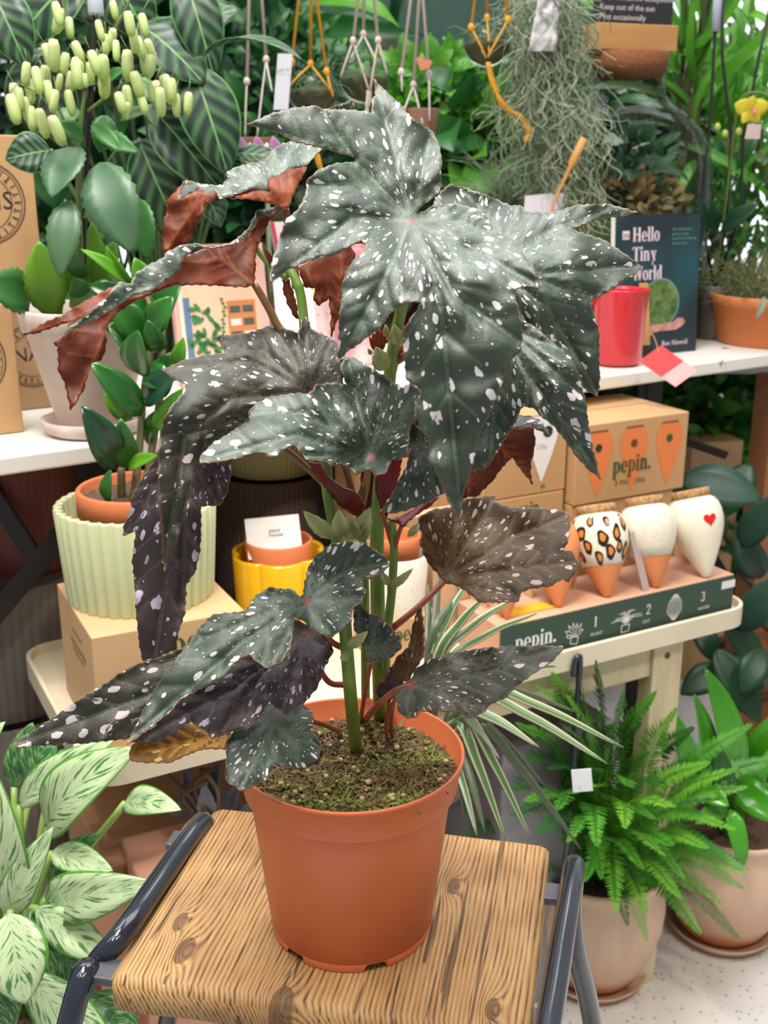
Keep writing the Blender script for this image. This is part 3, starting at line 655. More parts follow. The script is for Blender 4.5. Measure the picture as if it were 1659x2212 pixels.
A_poly = [(530,270),(584,246),(630,233),(681,228),(699,236),(762,237),(804,243),(803,215),(812,206),(807,170),(828,192),(868,228),(886,252),(934,283),(943,300),(949,313),(955,349),(951,379),(954,391),(949,418),(928,432),(916,439),(896,462),
 (904,463),(928,447),(961,442),(982,439),(1002,445),(1015,448),(1036,452),(1051,466),(1060,485),(1066,507),(1081,502),(1099,510),(1114,519),(1126,534),(1138,558),(1150,573),(1156,591),(1162,621),(1138,618),(1114,624),(1109,633),(1117,654),(1126,690),(1128,727),(1125,760),(1111,772),(1096,781),(1088,819),(1073,858),(1049,915),(1043,921),(1031,954),(1023,1000),(1010,1039),(999,1072),(996,1116),(980,1102),(961,1063),(943,1021),(928,988),(927,945),(907,924),(898,891),(900,870),(910,843),(877,819),(874,780),(871,749),(873,713),(889,683),(904,668),(908,652),(893,651),(869,658),(839,679),(834,689),(819,710),(783,737),(747,762),(729,786),(729,755),(732,701),(736,656),(738,616),(748,583),(766,559),(787,544),(790,528),(781,518),(757,531),(721,551),(663,563),(620,584),(587,611),(583,596),(590,557),(605,512),(617,475),(645,451),(660,421),(663,391),(687,367),(723,353),(767,349),(768,340),(741,332),(687,316),(636,304),(590,283)]
leaf([dict(poly=A_poly, O=(888, 478), seam=-0.35, ctrl=[(888,478,.668),(535,268,.69),(700,300,.69),(807,170,.735),(860,330,.70),(950,340,.705),(1060,470,.675),(1000,520,.650),(1160,620,.617),(1060,640,.620),(950,620,.622),(996,1116,.598),(1000,850,.603),(900,880,.608),(1110,760,.610),(730,785,.618),(800,600,.632),(587,611,.625),(640,500,.650),(700,420,.665),(790,440,.672)],
  tips=[[(740,330),(540,270)],[(850,330),(812,185)],(925,300),(945,400),[(1000,475),(1062,500)],[(1030,545),(1158,612)],[(985,640),(1120,735)],[(950,640),(996,1105)],[(820,620),(738,770)],[(760,470),(600,600)],[(760,400),(672,400)],[(760,340),(700,245)]])],
  petioles=[([PY(846, 775, .727), PY(862, 690, .71), PY(880, 560, .695), PY(888, 482, .672)], .0036, .0022, STEM)], label='largest leaf, lobed and silver dusted, at the top', seed=1)
leaf([dict(poly=[(940,425),(951,416),(960,409),(972,397),(1005,406),(1045,419),(1072,430),(1105,445),(1123,443),(1138,457),(1201,458),(1244,443),(1280,441),(1313,440),(1350,450),(1379,458),(1352,466),(1316,470),(1274,479),(1232,495),(1271,507),(1307,519),(1330,535),(1352,549),(1385,574),(1378,584),(1370,594),(1334,618),(1274,653),(1283,678),(1295,718),(1295,760),(1296,811),(1292,856),(1275,848),(1262,838),(1235,790),(1190,740),(1100,690),(1000,600),(930,510),(930,470)], O=(1062,572), seam=2.2,
  ctrl=[(1062,572,.705),(1379,458,.745),(1230,470,.725),(1385,574,.715),(1260,570,.705),(1292,856,.690),(1240,720,.690),(1123,443,.75),(960,400,.745),(940,500,.72),(1050,640,.700),(1150,600,.69)],
  tips=[[(1200,490),(1375,460)],[(1160,520),(1310,452)],[(1180,590),(1380,575)],[(1180,660),(1290,850)],(1280,640),[(1060,480),(1000,412)],(1120,450)])],
  petioles=[([PY(846, 780, .727), PY(920, 690, .73), PY(1062, 574, .71)], .003, .002, RED)], label='silvery lobed leaf reaching right above the red can', seed=2)
leaf([dict(poly=[(1090,680),(1128,690),(1160,708),(1190,735),(1210,753),(1222,750),(1231,769),(1247,802),(1256,832),(1267,873),(1270,906),(1275,936),(1287,997),(1293,1020),(1299,1037),(1272,1015),(1245,985),(1221,951),(1197,921),(1169,900),(1151,881),(1130,879),(1123,885),(1115,906),(1097,939),(1079,969),(1061,997),(1049,1012),(1020,1016),(1012,960),(1035,880),(1060,780),(1066,720)], O=(1085,705), seam=-2.0,
  ctrl=[(1085,705,.685),(1222,750,.668),(1267,873,.655),(1299,1037,.655),(1130,880,.655),(1180,820,.648),(1030,1016,.665),(1050,800,.685)],
  tips=[[(1130,790),(1200,890)],[(1200,890),(1297,1030)],(1225,760),(1060,990),[(1150,760),(1255,850)]])],
  petioles=[([PY(846, 785, .727), PY(930, 740, .72), PY(1085, 705, .69)], .003, .002, RED)], label='long pointed silver leaf hanging at the right', seed=3)
leaf([dict(poly=[(1103,929),(1139,920),(1151,921),(1156,954),(1152,980),(1147,1003),(1146,1022),(1151,1048),(1133,1024),(1106,988),(1094,1000),(1085,1009),(1067,1036),(1031,1072),(998,1076),(1013,1010),(1050,960)], O=(1045,930), under=True, ctrl=[(1103,929,.70),(1151,1048,.69),(998,1076,.71),(1050,960,.71)], tips=[(1150,1040),(1010,1070),(1150,930)]),
      dict(poly=[(1103,930),(1118,897),(1142,897),(1169,909),(1189,939),(1165,929),(1150,921),(1139,920)], O=(1045,930), ctrl=[(1103,929,.699),(1142,897,.715),(1189,939,.70)], tips=[(1185,936)])],
  petioles=[([PY(850, 960, .737), PY(950, 960, .735), PY(1046, 930, .715)], .0026, .0018, RED)], label='rust red underside of a leaf folded at its top edge', seed=4)
leaf([dict(poly=[(885,905),(905,922),(927,950),(935,1000),(950,1030),(961,1063),(922,1087),(880,1102),(850,1107),(828,1108),(825,1102),(831,1093),(849,1066),(861,1039),(879,1006),(882,975)], O=(900,900), ctrl=[(885,905,.668),(830,1105,.672),(960,1063,.655)], tips=[(850,1100),(940,1060)])], seed=5)
leaf([dict(poly=[(432,1000),(433,985),(460,957),(505,930),(542,908),(536,890),(551,873),(581,858),(641,849),(665,850),(677,843),(682,831),(719,826),(750,831),(738,805),(735,792),(744,771),(762,771),(804,795),(837,819),(870,837),(886,828),(910,843),(898,867),(900,909),(886,921),(883,951),(882,985),(846,994),(840,1006),(834,1021),(813,1027),(795,1012),(771,1024),(756,1012),(732,1000),(719,1006),(701,997),(665,994),(650,979),(635,960),(617,970),(600,984),(581,988),(569,976),(545,979),(515,989),(475,997)], O=(801,988), seam=1.4,
  ctrl=[(801,988,.672),(432,1000,.628),(560,900,.668),(620,940,.648),(700,850,.695),(744,775,.715),(837,819,.70),(900,850,.675),(813,1027,.655),(720,1000,.650),(880,980,.650)],
  tips=[[(640,940),(440,995)],[(660,890),(545,895)],(690,840),(752,785),(830,830),(895,850),[(720,985),(600,980)],(760,1015)])],
  petioles=[([PY(776, 1080, .72), PY(790, 1040, .70), PY(801, 992, .675)], .0024, .002, BRN)], label='silver streaked fan shaped leaf in the middle', seed=6, amp=0.0055)
leaf([dict(poly=[(577,703),(588,709),(606,707),(624,712),(645,719),(651,700),(650,680),(656,668),(664,690),(672,710),(702,725),(726,737),(745,765),(740,850),(640,900),(560,930),(500,955),(440,985),(431,999),(419,1033),(410,1051),(400,1085),(393,1125),(380,1175),(368,1205),(355,1236),(352,1200),(349,1132),(346,1102),(343,1040),(342,981),(346,936),(354,903),(371,876),(401,843),(401,828),(371,816),(349,799),(395,778),(443,767),(488,761),(482,746),(464,728),(516,721),(551,716)], O=(672,848), seam=0.6,
  ctrl=[(672,848,.705),(349,799,.70),(464,728,.735),(577,703,.745),(656,668,.745),(740,760,.725),(500,850,.69),(420,870,.675),(355,903,.662),(350,1100,.650),(355,1230,.655),(450,960,.672),(600,920,.70)],
  tips=[[(540,780),(360,800)],[(570,760),(475,735)],(600,715),(657,680),(715,740),[(500,860),(400,940)],[(400,940),(356,1220)],[(540,900),(450,960)]])], matset=TD, seed=7, amp=0.005,
  petioles=[([PY(765, 1080, .725), PY(742, 1000, .715), PY(700, 900, .71), PY(672, 850, .708)], .0026, .002, BRN)], label='dark brown green leaf drooping at the left')
leaf([dict(poly=[(345,975),(340,985),(301,1039),(283,1075),(280,1108),(268,1132),(264,1156),(280,1152),(294,1144),(285,1208),(290,1262),(294,1330),(300,1391),(307,1428),(340,1420),(380,1404),(385,1364),(398,1330),(402,1262),(422,1235),(432,1195),(434,1161),(435,1094),(476,1091),(491,1066),(499,1027),(500,985),(450,930),(390,930)], O=(430,900), seam=-1.6,
  ctrl=[(430,940,.69),(264,1156,.70),(300,1040,.69),(300,1400,.675),(380,1400,.67),(500,1000,.695),(430,1150,.685),(360,1150,.668)], tips=[[(375,1150),(335,1420)],(275,1145),(480,1085),[(400,1100),(395,1330)]])], matset=TP, seed=8, label='narrow dark strip of leaf hanging straight down at the left',
  petioles=[([PY(745, 1090, .735), PY(600, 960, .73), PY(430, 905, .70)], .0024, .002, BRN)])
I_under = [(612,447),(596,464),(580,480),(565,513),(553,547),(552,577),(550,613),(535,620),(481,617),(421,614),(374,617),(350,625),(288,652),(252,677),(236,699),(224,718),(231,731),(228,756),(220,777),(198,785),(190,810),(182,840),(166,868),(152,887),(147,864),(138,823),(125,802),(125,750),(115,741),(136,728),(147,709),(150,695),(111,709),(79,720),(48,724),(98,696),(138,678),(179,652),(247,617),(285,622),(340,600),(385,575),(393,557),(453,535),(508,525),(529,513),(550,489),(559,468),(601,450)]
ictrl = [(550,615,.735),(48,724,.665),(152,885,.655),(612,447,.775),(350,622,.695),(250,680,.675),(180,740,.665),(453,535,.735),(390,560,.72)]
off = lambda L_, d: [(a, b, c + d) for a, b, c in L_]
leaf([dict(poly=I_under, O=(549,615), under=True, ctrl=ictrl, tips=[[(300,640),(60,720)],[(240,690),(160,870)],[(480,560),(400,565)],(600,455),(540,510)]),
      dict(poly=[(255,609),(284,612),(292,591),(323,571),(355,555),(361,544),(383,532),(421,525),(453,533),(420,545),(393,557),(392,574),(380,593),(355,609),(331,625),(285,639),(247,666),(193,696),(160,712),(137,731),(147,709),(179,685),(220,652),(239,631)], O=(549,615), ctrl=off(ictrl, -0.007), tips=[[(300,620),(140,728)],(400,545)]),
      dict(poly=[(612,441),(585,448),(556,455),(547,471),(535,495),(511,516),(493,527),(451,535),(457,537),(508,527),(529,515),(550,491),(561,470),(601,452)], O=(549,615), ctrl=off(ictrl, -0.003), tips=[(600,446)])],
  petioles=[([PY(656, 760, .735), PY(606, 712, .738), PY(580, 665, .738), PY(550, 614, .737)], .003, .0024, BRN)], label='folded leaf showing its rust brown underside, reaching far left', seed=9, amp=0.003)
jc = [(619,450,.757),(659,369,.757),(350,519,.722),(695,321,.77),(598,316,.80),(480,400,.76),(433,408,.75),(390,420,.735),(550,409,.752)]
leaf([dict(poly=[(635,302),(598,316),(592,321),(571,348),(550,351),(511,360),(491,370),(490,387),(481,400),(451,399),(421,394),(402,388),(390,410),(381,431),(393,431),(415,417),(433,408),(428,426),(445,425),(467,411),(472,429),(496,426),(526,414),(550,409),(583,415),(579,399),(585,384),(601,381),(625,364),(662,357),(672,345),(695,321),(680,318),(662,312)], O=(600,420), seam=1.5, ctrl=jc, tips=[[(540,385),(400,400)],(500,365),(592,330),(640,310),(690,325)]),
      dict(poly=[(619,450),(625,441),(638,408),(659,369),(662,360),(625,364),(601,381),(585,384),(579,399),(583,417),(571,412),(547,409),(511,422),(496,428),(541,429),(571,435),(601,445)], O=(618,449), under=True, ctrl=off(jc, -0.004), tips=[(655,370),(590,390),(510,424),(626,375)]),
      dict(poly=[(357,438),(368,424),(381,411),(401,388),(392,410),(381,431),(400,425),(418,415),(433,408),(450,420),(466,411),(469,423),(442,444),(439,462),(421,486),(418,510),(405,522),(378,535),(354,547),(350,519),(352,500),(354,477),(363,441)], O=(455,412), under=True, ctrl=off(jc, -0.006), tips=[[(420,450),(360,538)],(365,440)])],
  petioles=[([PY(640, 622, .748), PY(634, 560, .755), PY(622, 490, .758), PY(618, 451, .757)], .003, .0022, RED)], label='upper left leaf with curled silver top and rust underside', seed=10, amp=0.004)
leaf([dict(poly=[(640,560),(645,577),(677,560),(720,535),(752,525),(767,545),(767,556),(752,580),(740,613),(737,652),(734,682),(724,705),(716,730),(713,704),(716,683),(712,665),(710,645),(689,661),(677,649),(680,622),(660,622),(650,600)], O=(725,728), under=True, ctrl=[(725,728,.742),(650,570,.745),(760,530,.75)], tips=[(665,590),(740,560),(690,650)])], label='rust orange underside seen between the upper leaves', seed=11)
leaf([dict(poly=[(611,600),(622,600),(632,625),(642,660),(645,690),(636,685),(622,660),(612,630)], O=(612,600), under=True, ctrl=[(620,640,.765)], tips=[(640,685)])], seed=12)
leaf([dict(poly=[(700,240),(730,228),(762,214),(765,225),(764,240),(740,246),(705,246)], O=(730,300), ctrl=[(730,240,.72)], tips=[(760,220)])], seed=13)
leaf([dict(poly=[(904,1118),(937,1099),(971,1096),(986,1104),(1001,1078),(1043,1072),(1067,1067),(1069,1084),(1106,1096),(1151,1096),(1212,1102),(1230,1111),(1233,1130),(1227,1167),(1219,1190),(1235,1190),(1251,1214),(1243,1237),(1229,1257),(1216,1249),(1188,1265),(1141,1272),(1125,1280),(1121,1298),(1071,1300),(1035,1300),(1016,1284),(992,1266),(959,1257),(953,1249),(929,1221),(918,1202),(908,1174),(912,1149),(905,1135)], O=(958,1255), seam=2.6,
  ctrl=[(958,1255,.745),(904,1118,.765),(1067,1067,.80),(1230,1111,.775),(1251,1214,.735),(1071,1300,.712),(1100,1190,.755)], tips=[(915,1130),(985,1104),(1065,1080),[(1110,1160),(1225,1115)],[(1110,1230),(1240,1215)],(1100,1290)])], matset=TO,
  petioles=[([PY(848, 1357, .722), PY(905, 1310, .732), PY(958, 1257, .747)], .0026, .0022, RED)], label='rounded brownish leaf in front of the olla pots', seed=14)
leaf([dict(poly=[(1217,1396),(1168,1394),(1090,1396),(1031,1402),(973,1409),(926,1425),(898,1445),(886,1468),(875,1476),(861,1486),(855,1503),(859,1535),(875,1549),(894,1550),(910,1535),(953,1535),(996,1533),(1008,1549),(1043,1539),(1063,1519),(1090,1507),(1118,1480),(1153,1453),(1192,1429),(1212,1408)], O=(888,1480), seam=2.9,
  ctrl=[(888,1480,.685),(1217,1396,.655),(1050,1470,.655),(1008,1549,.635),(875,1549,.655),(1030,1402,.68)], tips=[[(1050,1455),(1210,1398)],[(980,1510),(1060,1530)],[(980,1430),(1090,1402)],(885,1545)])], matset=TD,
  petioles=[([PZ(788, 1556, .826), PY(815, 1525, .70), PY(855, 1492, .69), PY(888, 1481, .686)], .0026, .002, RED)], label='long dark pointed leaf over the right rim of the pot', seed=15, amp=0.0028)
leaf([dict(poly=[(655,1283),(657,1262),(665,1227),(683,1199),(714,1175),(753,1168),(784,1171),(805,1185),(830,1199),(842,1217),(826,1238),(781,1255),(791,1276),(781,1301),(760,1315),(760,1339),(739,1360),(712,1378),(690,1367),(669,1353),(651,1339),(636,1334),(634,1351),(628,1397),(609,1429),(577,1443),(554,1429),(536,1413),(508,1429),(486,1461),(440,1484),(389,1511),(366,1539),(298,1592),(275,1608),(298,1557),(321,1511),(357,1452),(394,1406),(412,1383),(431,1356),(458,1328),(480,1325),(531,1320),(532,1318),(550,1287),(581,1269),(630,1273),(648,1288)], O=(662,1299), seam=-1.9,
  ctrl=[(662,1299,.672),(753,1168,.688),(842,1217,.678),(712,1378,.642),(760,1320,.656),(275,1608,.612),(532,1318,.682),(412,1383,.660),(581,1269,.698),(400,1500,.632),(577,1443,.640),(500,1380,.658)],
  tips=[(700,1190),[(750,1230),(838,1217)],(785,1290),(715,1370),[(520,1390),(280,1600)],[(560,1330),(420,1390)],(570,1275),(590,1430)])],
  petioles=[([PY(742, 1400, .712), PY(715, 1385, .70), PY(690, 1350, .695), PY(663, 1302, .676)], .0024, .0018, RED)], label='dark green twin lobed leaf low at the left', seed=16)
leaf([dict(poly=[(641,1338),(678,1356),(715,1383),(721,1406),(701,1443),(687,1484),(660,1516),(618,1544),(591,1525),(582,1516),(559,1553),(536,1573),(486,1585),(458,1594),(440,1576),(412,1557),(376,1580),(339,1603),(302,1603),(277,1606),(300,1570),(380,1470),(500,1380),(600,1335)], O=(658,1368), seam=-0.6,
  ctrl=[(658,1368,.705),(721,1406,.70),(618,1544,.655),(275,1605,.628),(400,1500,.652),(500,1560,.642),(600,1340,.715)], tips=[(712,1400),(670,1500),(610,1535),[(500,1490),(300,1600)],[(560,1460),(480,1580)]])], matset=TP,
  petioles=[([PY(745, 1480, .72), PY(705, 1468, .715), PY(660, 1380, .708)], .0024, .0018, RED)], label='purple brown leaf with large grey spots', seed=17)
leaf([dict(poly=[(30,1605),(34,1614),(92,1611),(183,1606),(275,1596),(320,1560),(380,1500),(430,1420),(405,1396),(389,1402),(321,1424),(275,1443),(229,1475),(183,1502),(137,1534),(92,1566),(46,1594)], O=(520,1400), seam=0.0,
  ctrl=[(30,1605,.68),(389,1402,.72),(300,1500,.70),(430,1450,.715),(183,1606,.68)], tips=[[(300,1510),(40,1608)],(250,1590),(300,1440)])], matset=TD, label='long narrow leaf tip reaching the left edge', seed=18, amp=0.003)
leaf([dict(poly=[(490,1599),(486,1676),(492,1690),(522,1708),(550,1695),(577,1686),(584,1668),(591,1649),(614,1658),(655,1660),(687,1640),(696,1612),(683,1589),(673,1580),(677,1560),(676,1539),(655,1521),(632,1525),(600,1510),(540,1540),(510,1570)], O=(592,1552), seam=-1.6,
  ctrl=[(592,1552,.668),(490,1599,.66),(522,1708,.622),(590,1650,.636),(655,1660,.648),(696,1612,.665),(600,1510,.69)], tips=[(495,1610),[(570,1620),(522,1700)],(650,1655),(685,1610),(665,1535),(540,1550),(620,1520)])], label='small green spotted leaf over the left rim of the pot', seed=19,
  petioles=[([PZ(735, 1580, .825), PY(680, 1560, .70), PY(592, 1553, .672)], .002, .0016, RED)])
leaf([dict(poly=[(283,1612),(300,1596),(360,1570),(440,1560),(500,1580),(490,1617),(440,1617),(412,1626),(366,1646),(321,1647),(285,1643),(279,1632)], O=(520,1580), ctrl=[(283,1612,.70),(500,1580,.70),(400,1640,.685)], tips=[(300,1625),(420,1620)])], matset=TGD, seed=20)
leaf([dict(poly=[(763,1312),(777,1304),(796,1327),(816,1331),(839,1351),(863,1374),(867,1398),(851,1417),(828,1429),(800,1433),(788,1425),(792,1410),(777,1386),(765,1355)], O=(801,1432), seam=1.57, ctrl=[(801,1432,.69),(763,1312,.70),(867,1390,.685)], tips=[(775,1320),(820,1345),(860,1390)])], seed=21,
  petioles=[([PZ(778, 1560, .826), PY(788, 1500, .71), PY(801, 1434, .692)], .0018, .0014, RED)], grid=6)
leaf([dict(poly=[(908,1308),(912,1330),(914,1355),(916,1413),(898,1445),(882,1472),(863,1468),(847,1449),(855,1421),(882,1398),(890,1355),(900,1320)], O=(878,1474), seam=1.57, ctrl=[(908,1308,.72),(880,1470,.70),(916,1400,.705)], tips=[[(900,1400),(908,1320)]])], matset=TO, seed=22, grid=6,
  petioles=[([PZ(838, 1600, .8245), PY(835, 1560, .71), PY(858, 1500, .70), PY(878, 1475, .702)], .0016, .0012, RED)])
leaf([dict(poly=[(858,1425),(868,1440),(872,1470),(860,1500),(840,1518),(822,1508),(810,1495),(818,1478),(832,1470),(838,1450)], O=(856,1505), ctrl=[(840,1470,.725)], tips=[(820,1490),(860,1435)])], matset=TP, seed=23, grid=6,
  petioles=[([PZ(846, 1590, .8245), PY(846, 1545, .72), PY(856, 1505, .727)], .0015, .0012, RED)])
leaf([dict(poly=[(560,1560),(640,1560),(690,1590),(700,1625),(690,1648),(650,1662),(600,1655)], O=(610,1565), ctrl=[(610,1565,.70),(700,1640,.68)], tips=[(690,1640)])], seed=24)
# red undersides in the heart of the plant
YU = M('young_leaf_crimson', (134, 30, 38), 0.45, vs=40, rgb2=(92, 20, 28), trans=0.3)
def yleaf(poly, ctrl, O, tips, seed, **kw): leaf([dict(poly=poly, O=O, under=True, ctrl=ctrl, tips=tips)], name='young_leaf', seed=seed, grid=5, amp=0.002, undermat=YU, **kw)
yleaf([(665,1000),(690,1000),(714,1035),(746,1056),(760,1060),(777,1070),(788,1090),(781,1119),(760,1112),(735,1094),(704,1056),(676,1021)], [(665,1000,.70),(781,1119,.708),(746,1056,.70)], (775,1118), [(670,1003),(760,1065)], 31)
yleaf([(816,1015),(830,990),(868,990),(864,1020),(858,1045),(844,1070),(824,1101),(812,1066),(810,1038)], [(816,1015,.705),(824,1101,.71),(868,990,.70)], (824,1101), [(840,995),(860,1020)], 32)
yleaf([(830,1119),(850,1121),(880,1108),(915,1085),(950,1073),(928,1095),(893,1116),(872,1138),(851,1128)], [(840,1122,.71),(950,1073,.72),(872,1136,.705)], (868,1135), [(945,1076)], 33)
yleaf([(780,1000),(835,1000),(830,1060),(838,1110),(822,1145),(800,1138),(790,1110),(778,1060)], [(800,1070,.745)], (815,1140), [(790,1010),(825,1010)], 34)
# stems
def stem(pts, r0, r1, name='stem', mat=STEM, nodes=()):
    path = smoothpath(pts, 7); n = len(path); g = G()
    rs = [r0 + (r1 - r0) * i / (n - 1) for i in range(n)]
    for k in nodes:
        i = int(k * (n - 1)); rs[i] *= 1.18
    g.add(*tube(path, rs, 16)); return g.mk(name, mat, beg)
stem([PZ(770, 1628, .8205), PY(757, 1500, .708), PY(745, 1345, .70), PY(733, 1200, .705), PY(708, 1060, .715), PY(700, 950, .722), PY(665, 800, .735), PY(655, 680, .742), PY(645, 620, .745), PY(622, 575, .752)], .0049, .0028, nodes=(0.3, 0.6, 0.9))
stem([PZ(822, 1556, .8205), PY(818, 1400, .745), PY(815, 1140, .74), PY(830, 950, .736), PY(845, 785, .727), PY(862, 690, .715), PY(884, 600, .705)], .0056, .0034, nodes=(0.68,))
stem([PZ(836, 1540, .8205), PY(834, 1400, .728), PY(846, 1280, .722), PY(851, 1180, .722), PY(846, 1120, .724)], .0036, .0026, nodes=(0.55,))
stem([PZ(790, 1532, .8205), PY(788, 1300, .752), PY(782, 1150, .757), PY(776, 1080, .745)], .0036, .003)
stem([PY(851, 1190, .722), PY(836, 1140, .722), PY(824, 1104, .712)], .0018, .0014, 'petiole', RED)
stem([PY(851, 1190, .722), PY(862, 1150, .716), PY(872, 1128, .708)], .0018, .0014, 'petiole', RED)
stem([PY(775, 1125, .715), PY(790, 1060, .705), PY(798, 1010, .69)], .0022, .0018, 'petiole', BRN)
stem([PY(556, 540, .757), PY(585, 572, .755), PY(622, 600, .752)], .0022, .003, 'side_shoot', STEM)
def stip(b, t, Yb, Yt, w_=0.008, seed=0, bend=0.15, mat=STIP):
    g = G(); g.add(*blade(PY(*b, Yb), PY(*t, Yt), w_, (0, -1, 0.2), bend, 0.5, 'oval', 10, serr=0.05, seed=seed)); g.mk('stipule', mat, beg, solid=0.0004)
for i, (b, t, Y, w_) in enumerate([((722, 1160), (655, 1104), .70, .011), ((738, 1160), (732, 1100), .697, .012), ((770, 1165), (800, 1095), .703, .012), ((762, 1165), (756, 1108), .70, .012), ((785, 1165), (795, 1120), .702, .007),
    ((752, 1396), (795, 1363), .69, .008), ((843, 1268), (892, 1228), .712, .006), ((840, 1262), (822, 1232), .714, .006), ((838, 735), (832, 700), .715, .005), ((858, 745), (852, 700), .71, .009), ((868, 742), (873, 702), .714, .007), ((830, 800), (812, 748), .70, .012), ((802, 765), (794, 752), .70, .003), ((905, 1130), (880, 1160), .74, .006), ((740, 1410), (750, 1428), .69, .006)]):
    stip(b, t, Y, Y - 0.002, w_, i)
for i, (t, w_) in enumerate([((797, 726), .004), ((805, 716), .005), ((815, 704), .005), ((825, 712), .005), ((834, 722), .004), ((812, 718), .005)]):
    g = G(); g.add(*blade(PY(818, 765, .703), PY(*t, .70), w_, (0, -1, 0), 0.05, 0.6, 'tri', 8, seed=i)); g.mk('young_leaf', M('young_orange_red_leaf', (176, 78, 34), 0.5, vs=60, trans=0.3), beg, solid=0.0004)
for i, t in enumerate([(566, 528), (575, 545), (585, 560), (600, 575)]):
    g = G(); g.add(*blade(PY(600, 585, .75), PY(*t, .752), .004, (0, -1, 0), 0.1, 0.5, 'tri', 8, seed=i)); g.mk('young_leaf', YNG, beg, solid=0.0004)
# ================================================================ benches
WHITE = M('chipped_white_paint', (222, 217, 208), 0.5, vs=7, rgb2=(206, 198, 186), bump=0.2, bs=90)
def chipped():
    m, nt, b = newmat('chipped_board'); L = nt.links.new
    tc = nn(nt, 'ShaderNodeTexCoord'); n = nn(nt, 'ShaderNodeTexNoise', Scale=16.0, Detail=6.0, Roughness=0.65); L(tc.outputs['Object'], n.inputs['Vector'])
    r = nn(nt, 'ShaderNodeValToRGB'); r.color_ramp.elements[0].position = 0.30; r.color_ramp.elements[0].color = (*s2l((96, 70, 48)), 1); r.color_ramp.elements[1].position = 0.36; r.color_ramp.elements[1].color = (*s2l((226, 221, 212)), 1)
    L(n.outputs[0], r.inputs[0]); L(r.outputs[0], b.inputs['Base Color']); b.inputs['Roughness'].default_value = 0.45
    bp = nn(nt, 'ShaderNodeBump', Strength=0.3, Distance=0.002); L(n.outputs[0], bp.inputs['Height']); L(bp.outputs[0], b.inputs['Normal']); return m
TZ = 0.93
T1 = Vector((-0.391, 1.249, 0)); TU = Vector((0.8415, 0.5403, 0)); TW = Vector((-0.5403, 0.8415, 0))
def TP_(u, w_, z): p = T1 + TU * u + TW * w_; return Vector((p.x, p.y, z))
tt = thing('trestle_table', TP_(0.4, 0.2, 0), 'long white painted trestle table with chipped edge and black crossed metal legs', 'table')
g = G(); g.add(*box(TP_(-0.6, 0, TZ - 0.022), TU * 2.1, TW * 0.46, (0, 0, 0.022))); g.mk('table_top', chipped(), tt, smooth=False, bevel=0.003)
BLK = M('black_iron', (34, 29, 27), 0.5, var=0.3, vs=40)
def bar(a, b, wd, name='leg', parent=tt, mat=BLK, dp=0.006):
    a, b = Vector(a), Vector(b); d = (b - a); s = d.normalized().cross(Vector((0, 1, 0.2))).normalized(); q = d.normalized().cross(s)
    g = G(); g.add(*box(a - s * wd / 2 - q * dp / 2, s * wd, q * dp, d)); return g.mk(name, mat, parent, smooth=False, bevel=0.0015)
# right trestle, seen beyond the olla boxes
for w_ in (0.05, 0.40):
    bar(TP_(1.04, w_, 0.0), TP_(1.04, w_, TZ - 0.022), 0.026)
bar(TP_(1.02, 0.05, TZ - 0.03), TP_(1.42, 0.40, 0.55), 0.030, 'brace')
bar(TP_(1.42, 0.05, 0.3), TP_(1.20, 0.40, TZ - 0.03), 0.030, 'brace')
bar(TP_(0.92, 0.40, TZ - 0.05), TP_(1.30, 0.10, 0.72), 0.016, 'brace')
# left crossed trestle
bar(PT(-70, 1400, 1.40), PT(190, 1085, 1.45), 0.026); bar(PT(-60, 1000, 1.47), PT(85, 1220, 1.46), 0.026)
bar(PT(-70, 1400, 1.40), TP_(-0.2, 0.1, 0.0), 0.026)
bar(PT(190, 1085, 1.45), TP_(0.18, 0.26, TZ - 0.022), 0.026)
bar(TP_(-0.5, 0.3, 0.0), PT(-60, 1000, 1.47), 0.026); bar(PT(-60, 1000, 1.47), TP_(-0.3, 0.2, TZ - 0.022), 0.026)
# dark panel added to block the bright sky behind the display, left of the open trestle
DKP = M('dark_brown_panel', (50, 40, 34), 0.6, vs=4, stretch=(1, 1, 0.2))
g = G(); g.add(*box(BP(-1.2, 0.74, 0.0), BU * 2.16, BW * 0.015, (0, 0, 0.90))); g.mk('added_back_panel', DKP, tt, smooth=False)
# lower tray bench in pale pine
SZ = 0.62
PINE = M('pale_pine', (214, 198, 164), 0.5, vs=6, rgb2=(196, 176, 138), stretch=(8, 8, 1), bump=0.1, bs=60)
CREAM = M('cream_lacquer', (224, 212, 186), 0.4, vs=5, rgb2=(214, 200, 172))
tb = thing('tray_bench', BP(0.48, 0.2, 0), 'low pale pine tray bench carrying the olla display and the pots', 'bench')
def rrect(u0, w0, u1, w1, r, n=6):
    out = []
    for cx, cy, a0 in ((u1 - r, w0 + r, -90), (u1 - r, w1 - r, 0), (u0 + r, w1 - r, 90), (u0 + r, w0 + r, 180)):
        for k in range(n + 1):
            a = R(a0 + 90 * k / n); out.append((cx + r * math.cos(a), cy + r * math.sin(a)))
    return out
def slab(pts, z0, z1, T_=BP):
    n = len(pts); V = [T_(u, w_, z0) for u, w_ in pts] + [T_(u, w_, z1) for u, w_ in pts]
    Fc = [tuple(range(n))[::-1], tuple(range(n, 2 * n))] + [(i, (i + 1) % n, n + (i + 1) % n, n + i) for i in range(n)]
    return V, Fc
g = G(); g.add(*slab(rrect(0, 0, 0.965, 0.345, 0.035), SZ - 0.016, SZ)); g.mk('tray', CREAM, tb, smooth=False)
o_, i_ = rrect(-0.006, -0.006, 0.971, 0.351, 0.041), rrect(0, 0, 0.965, 0.345, 0.035); n = len(o_)
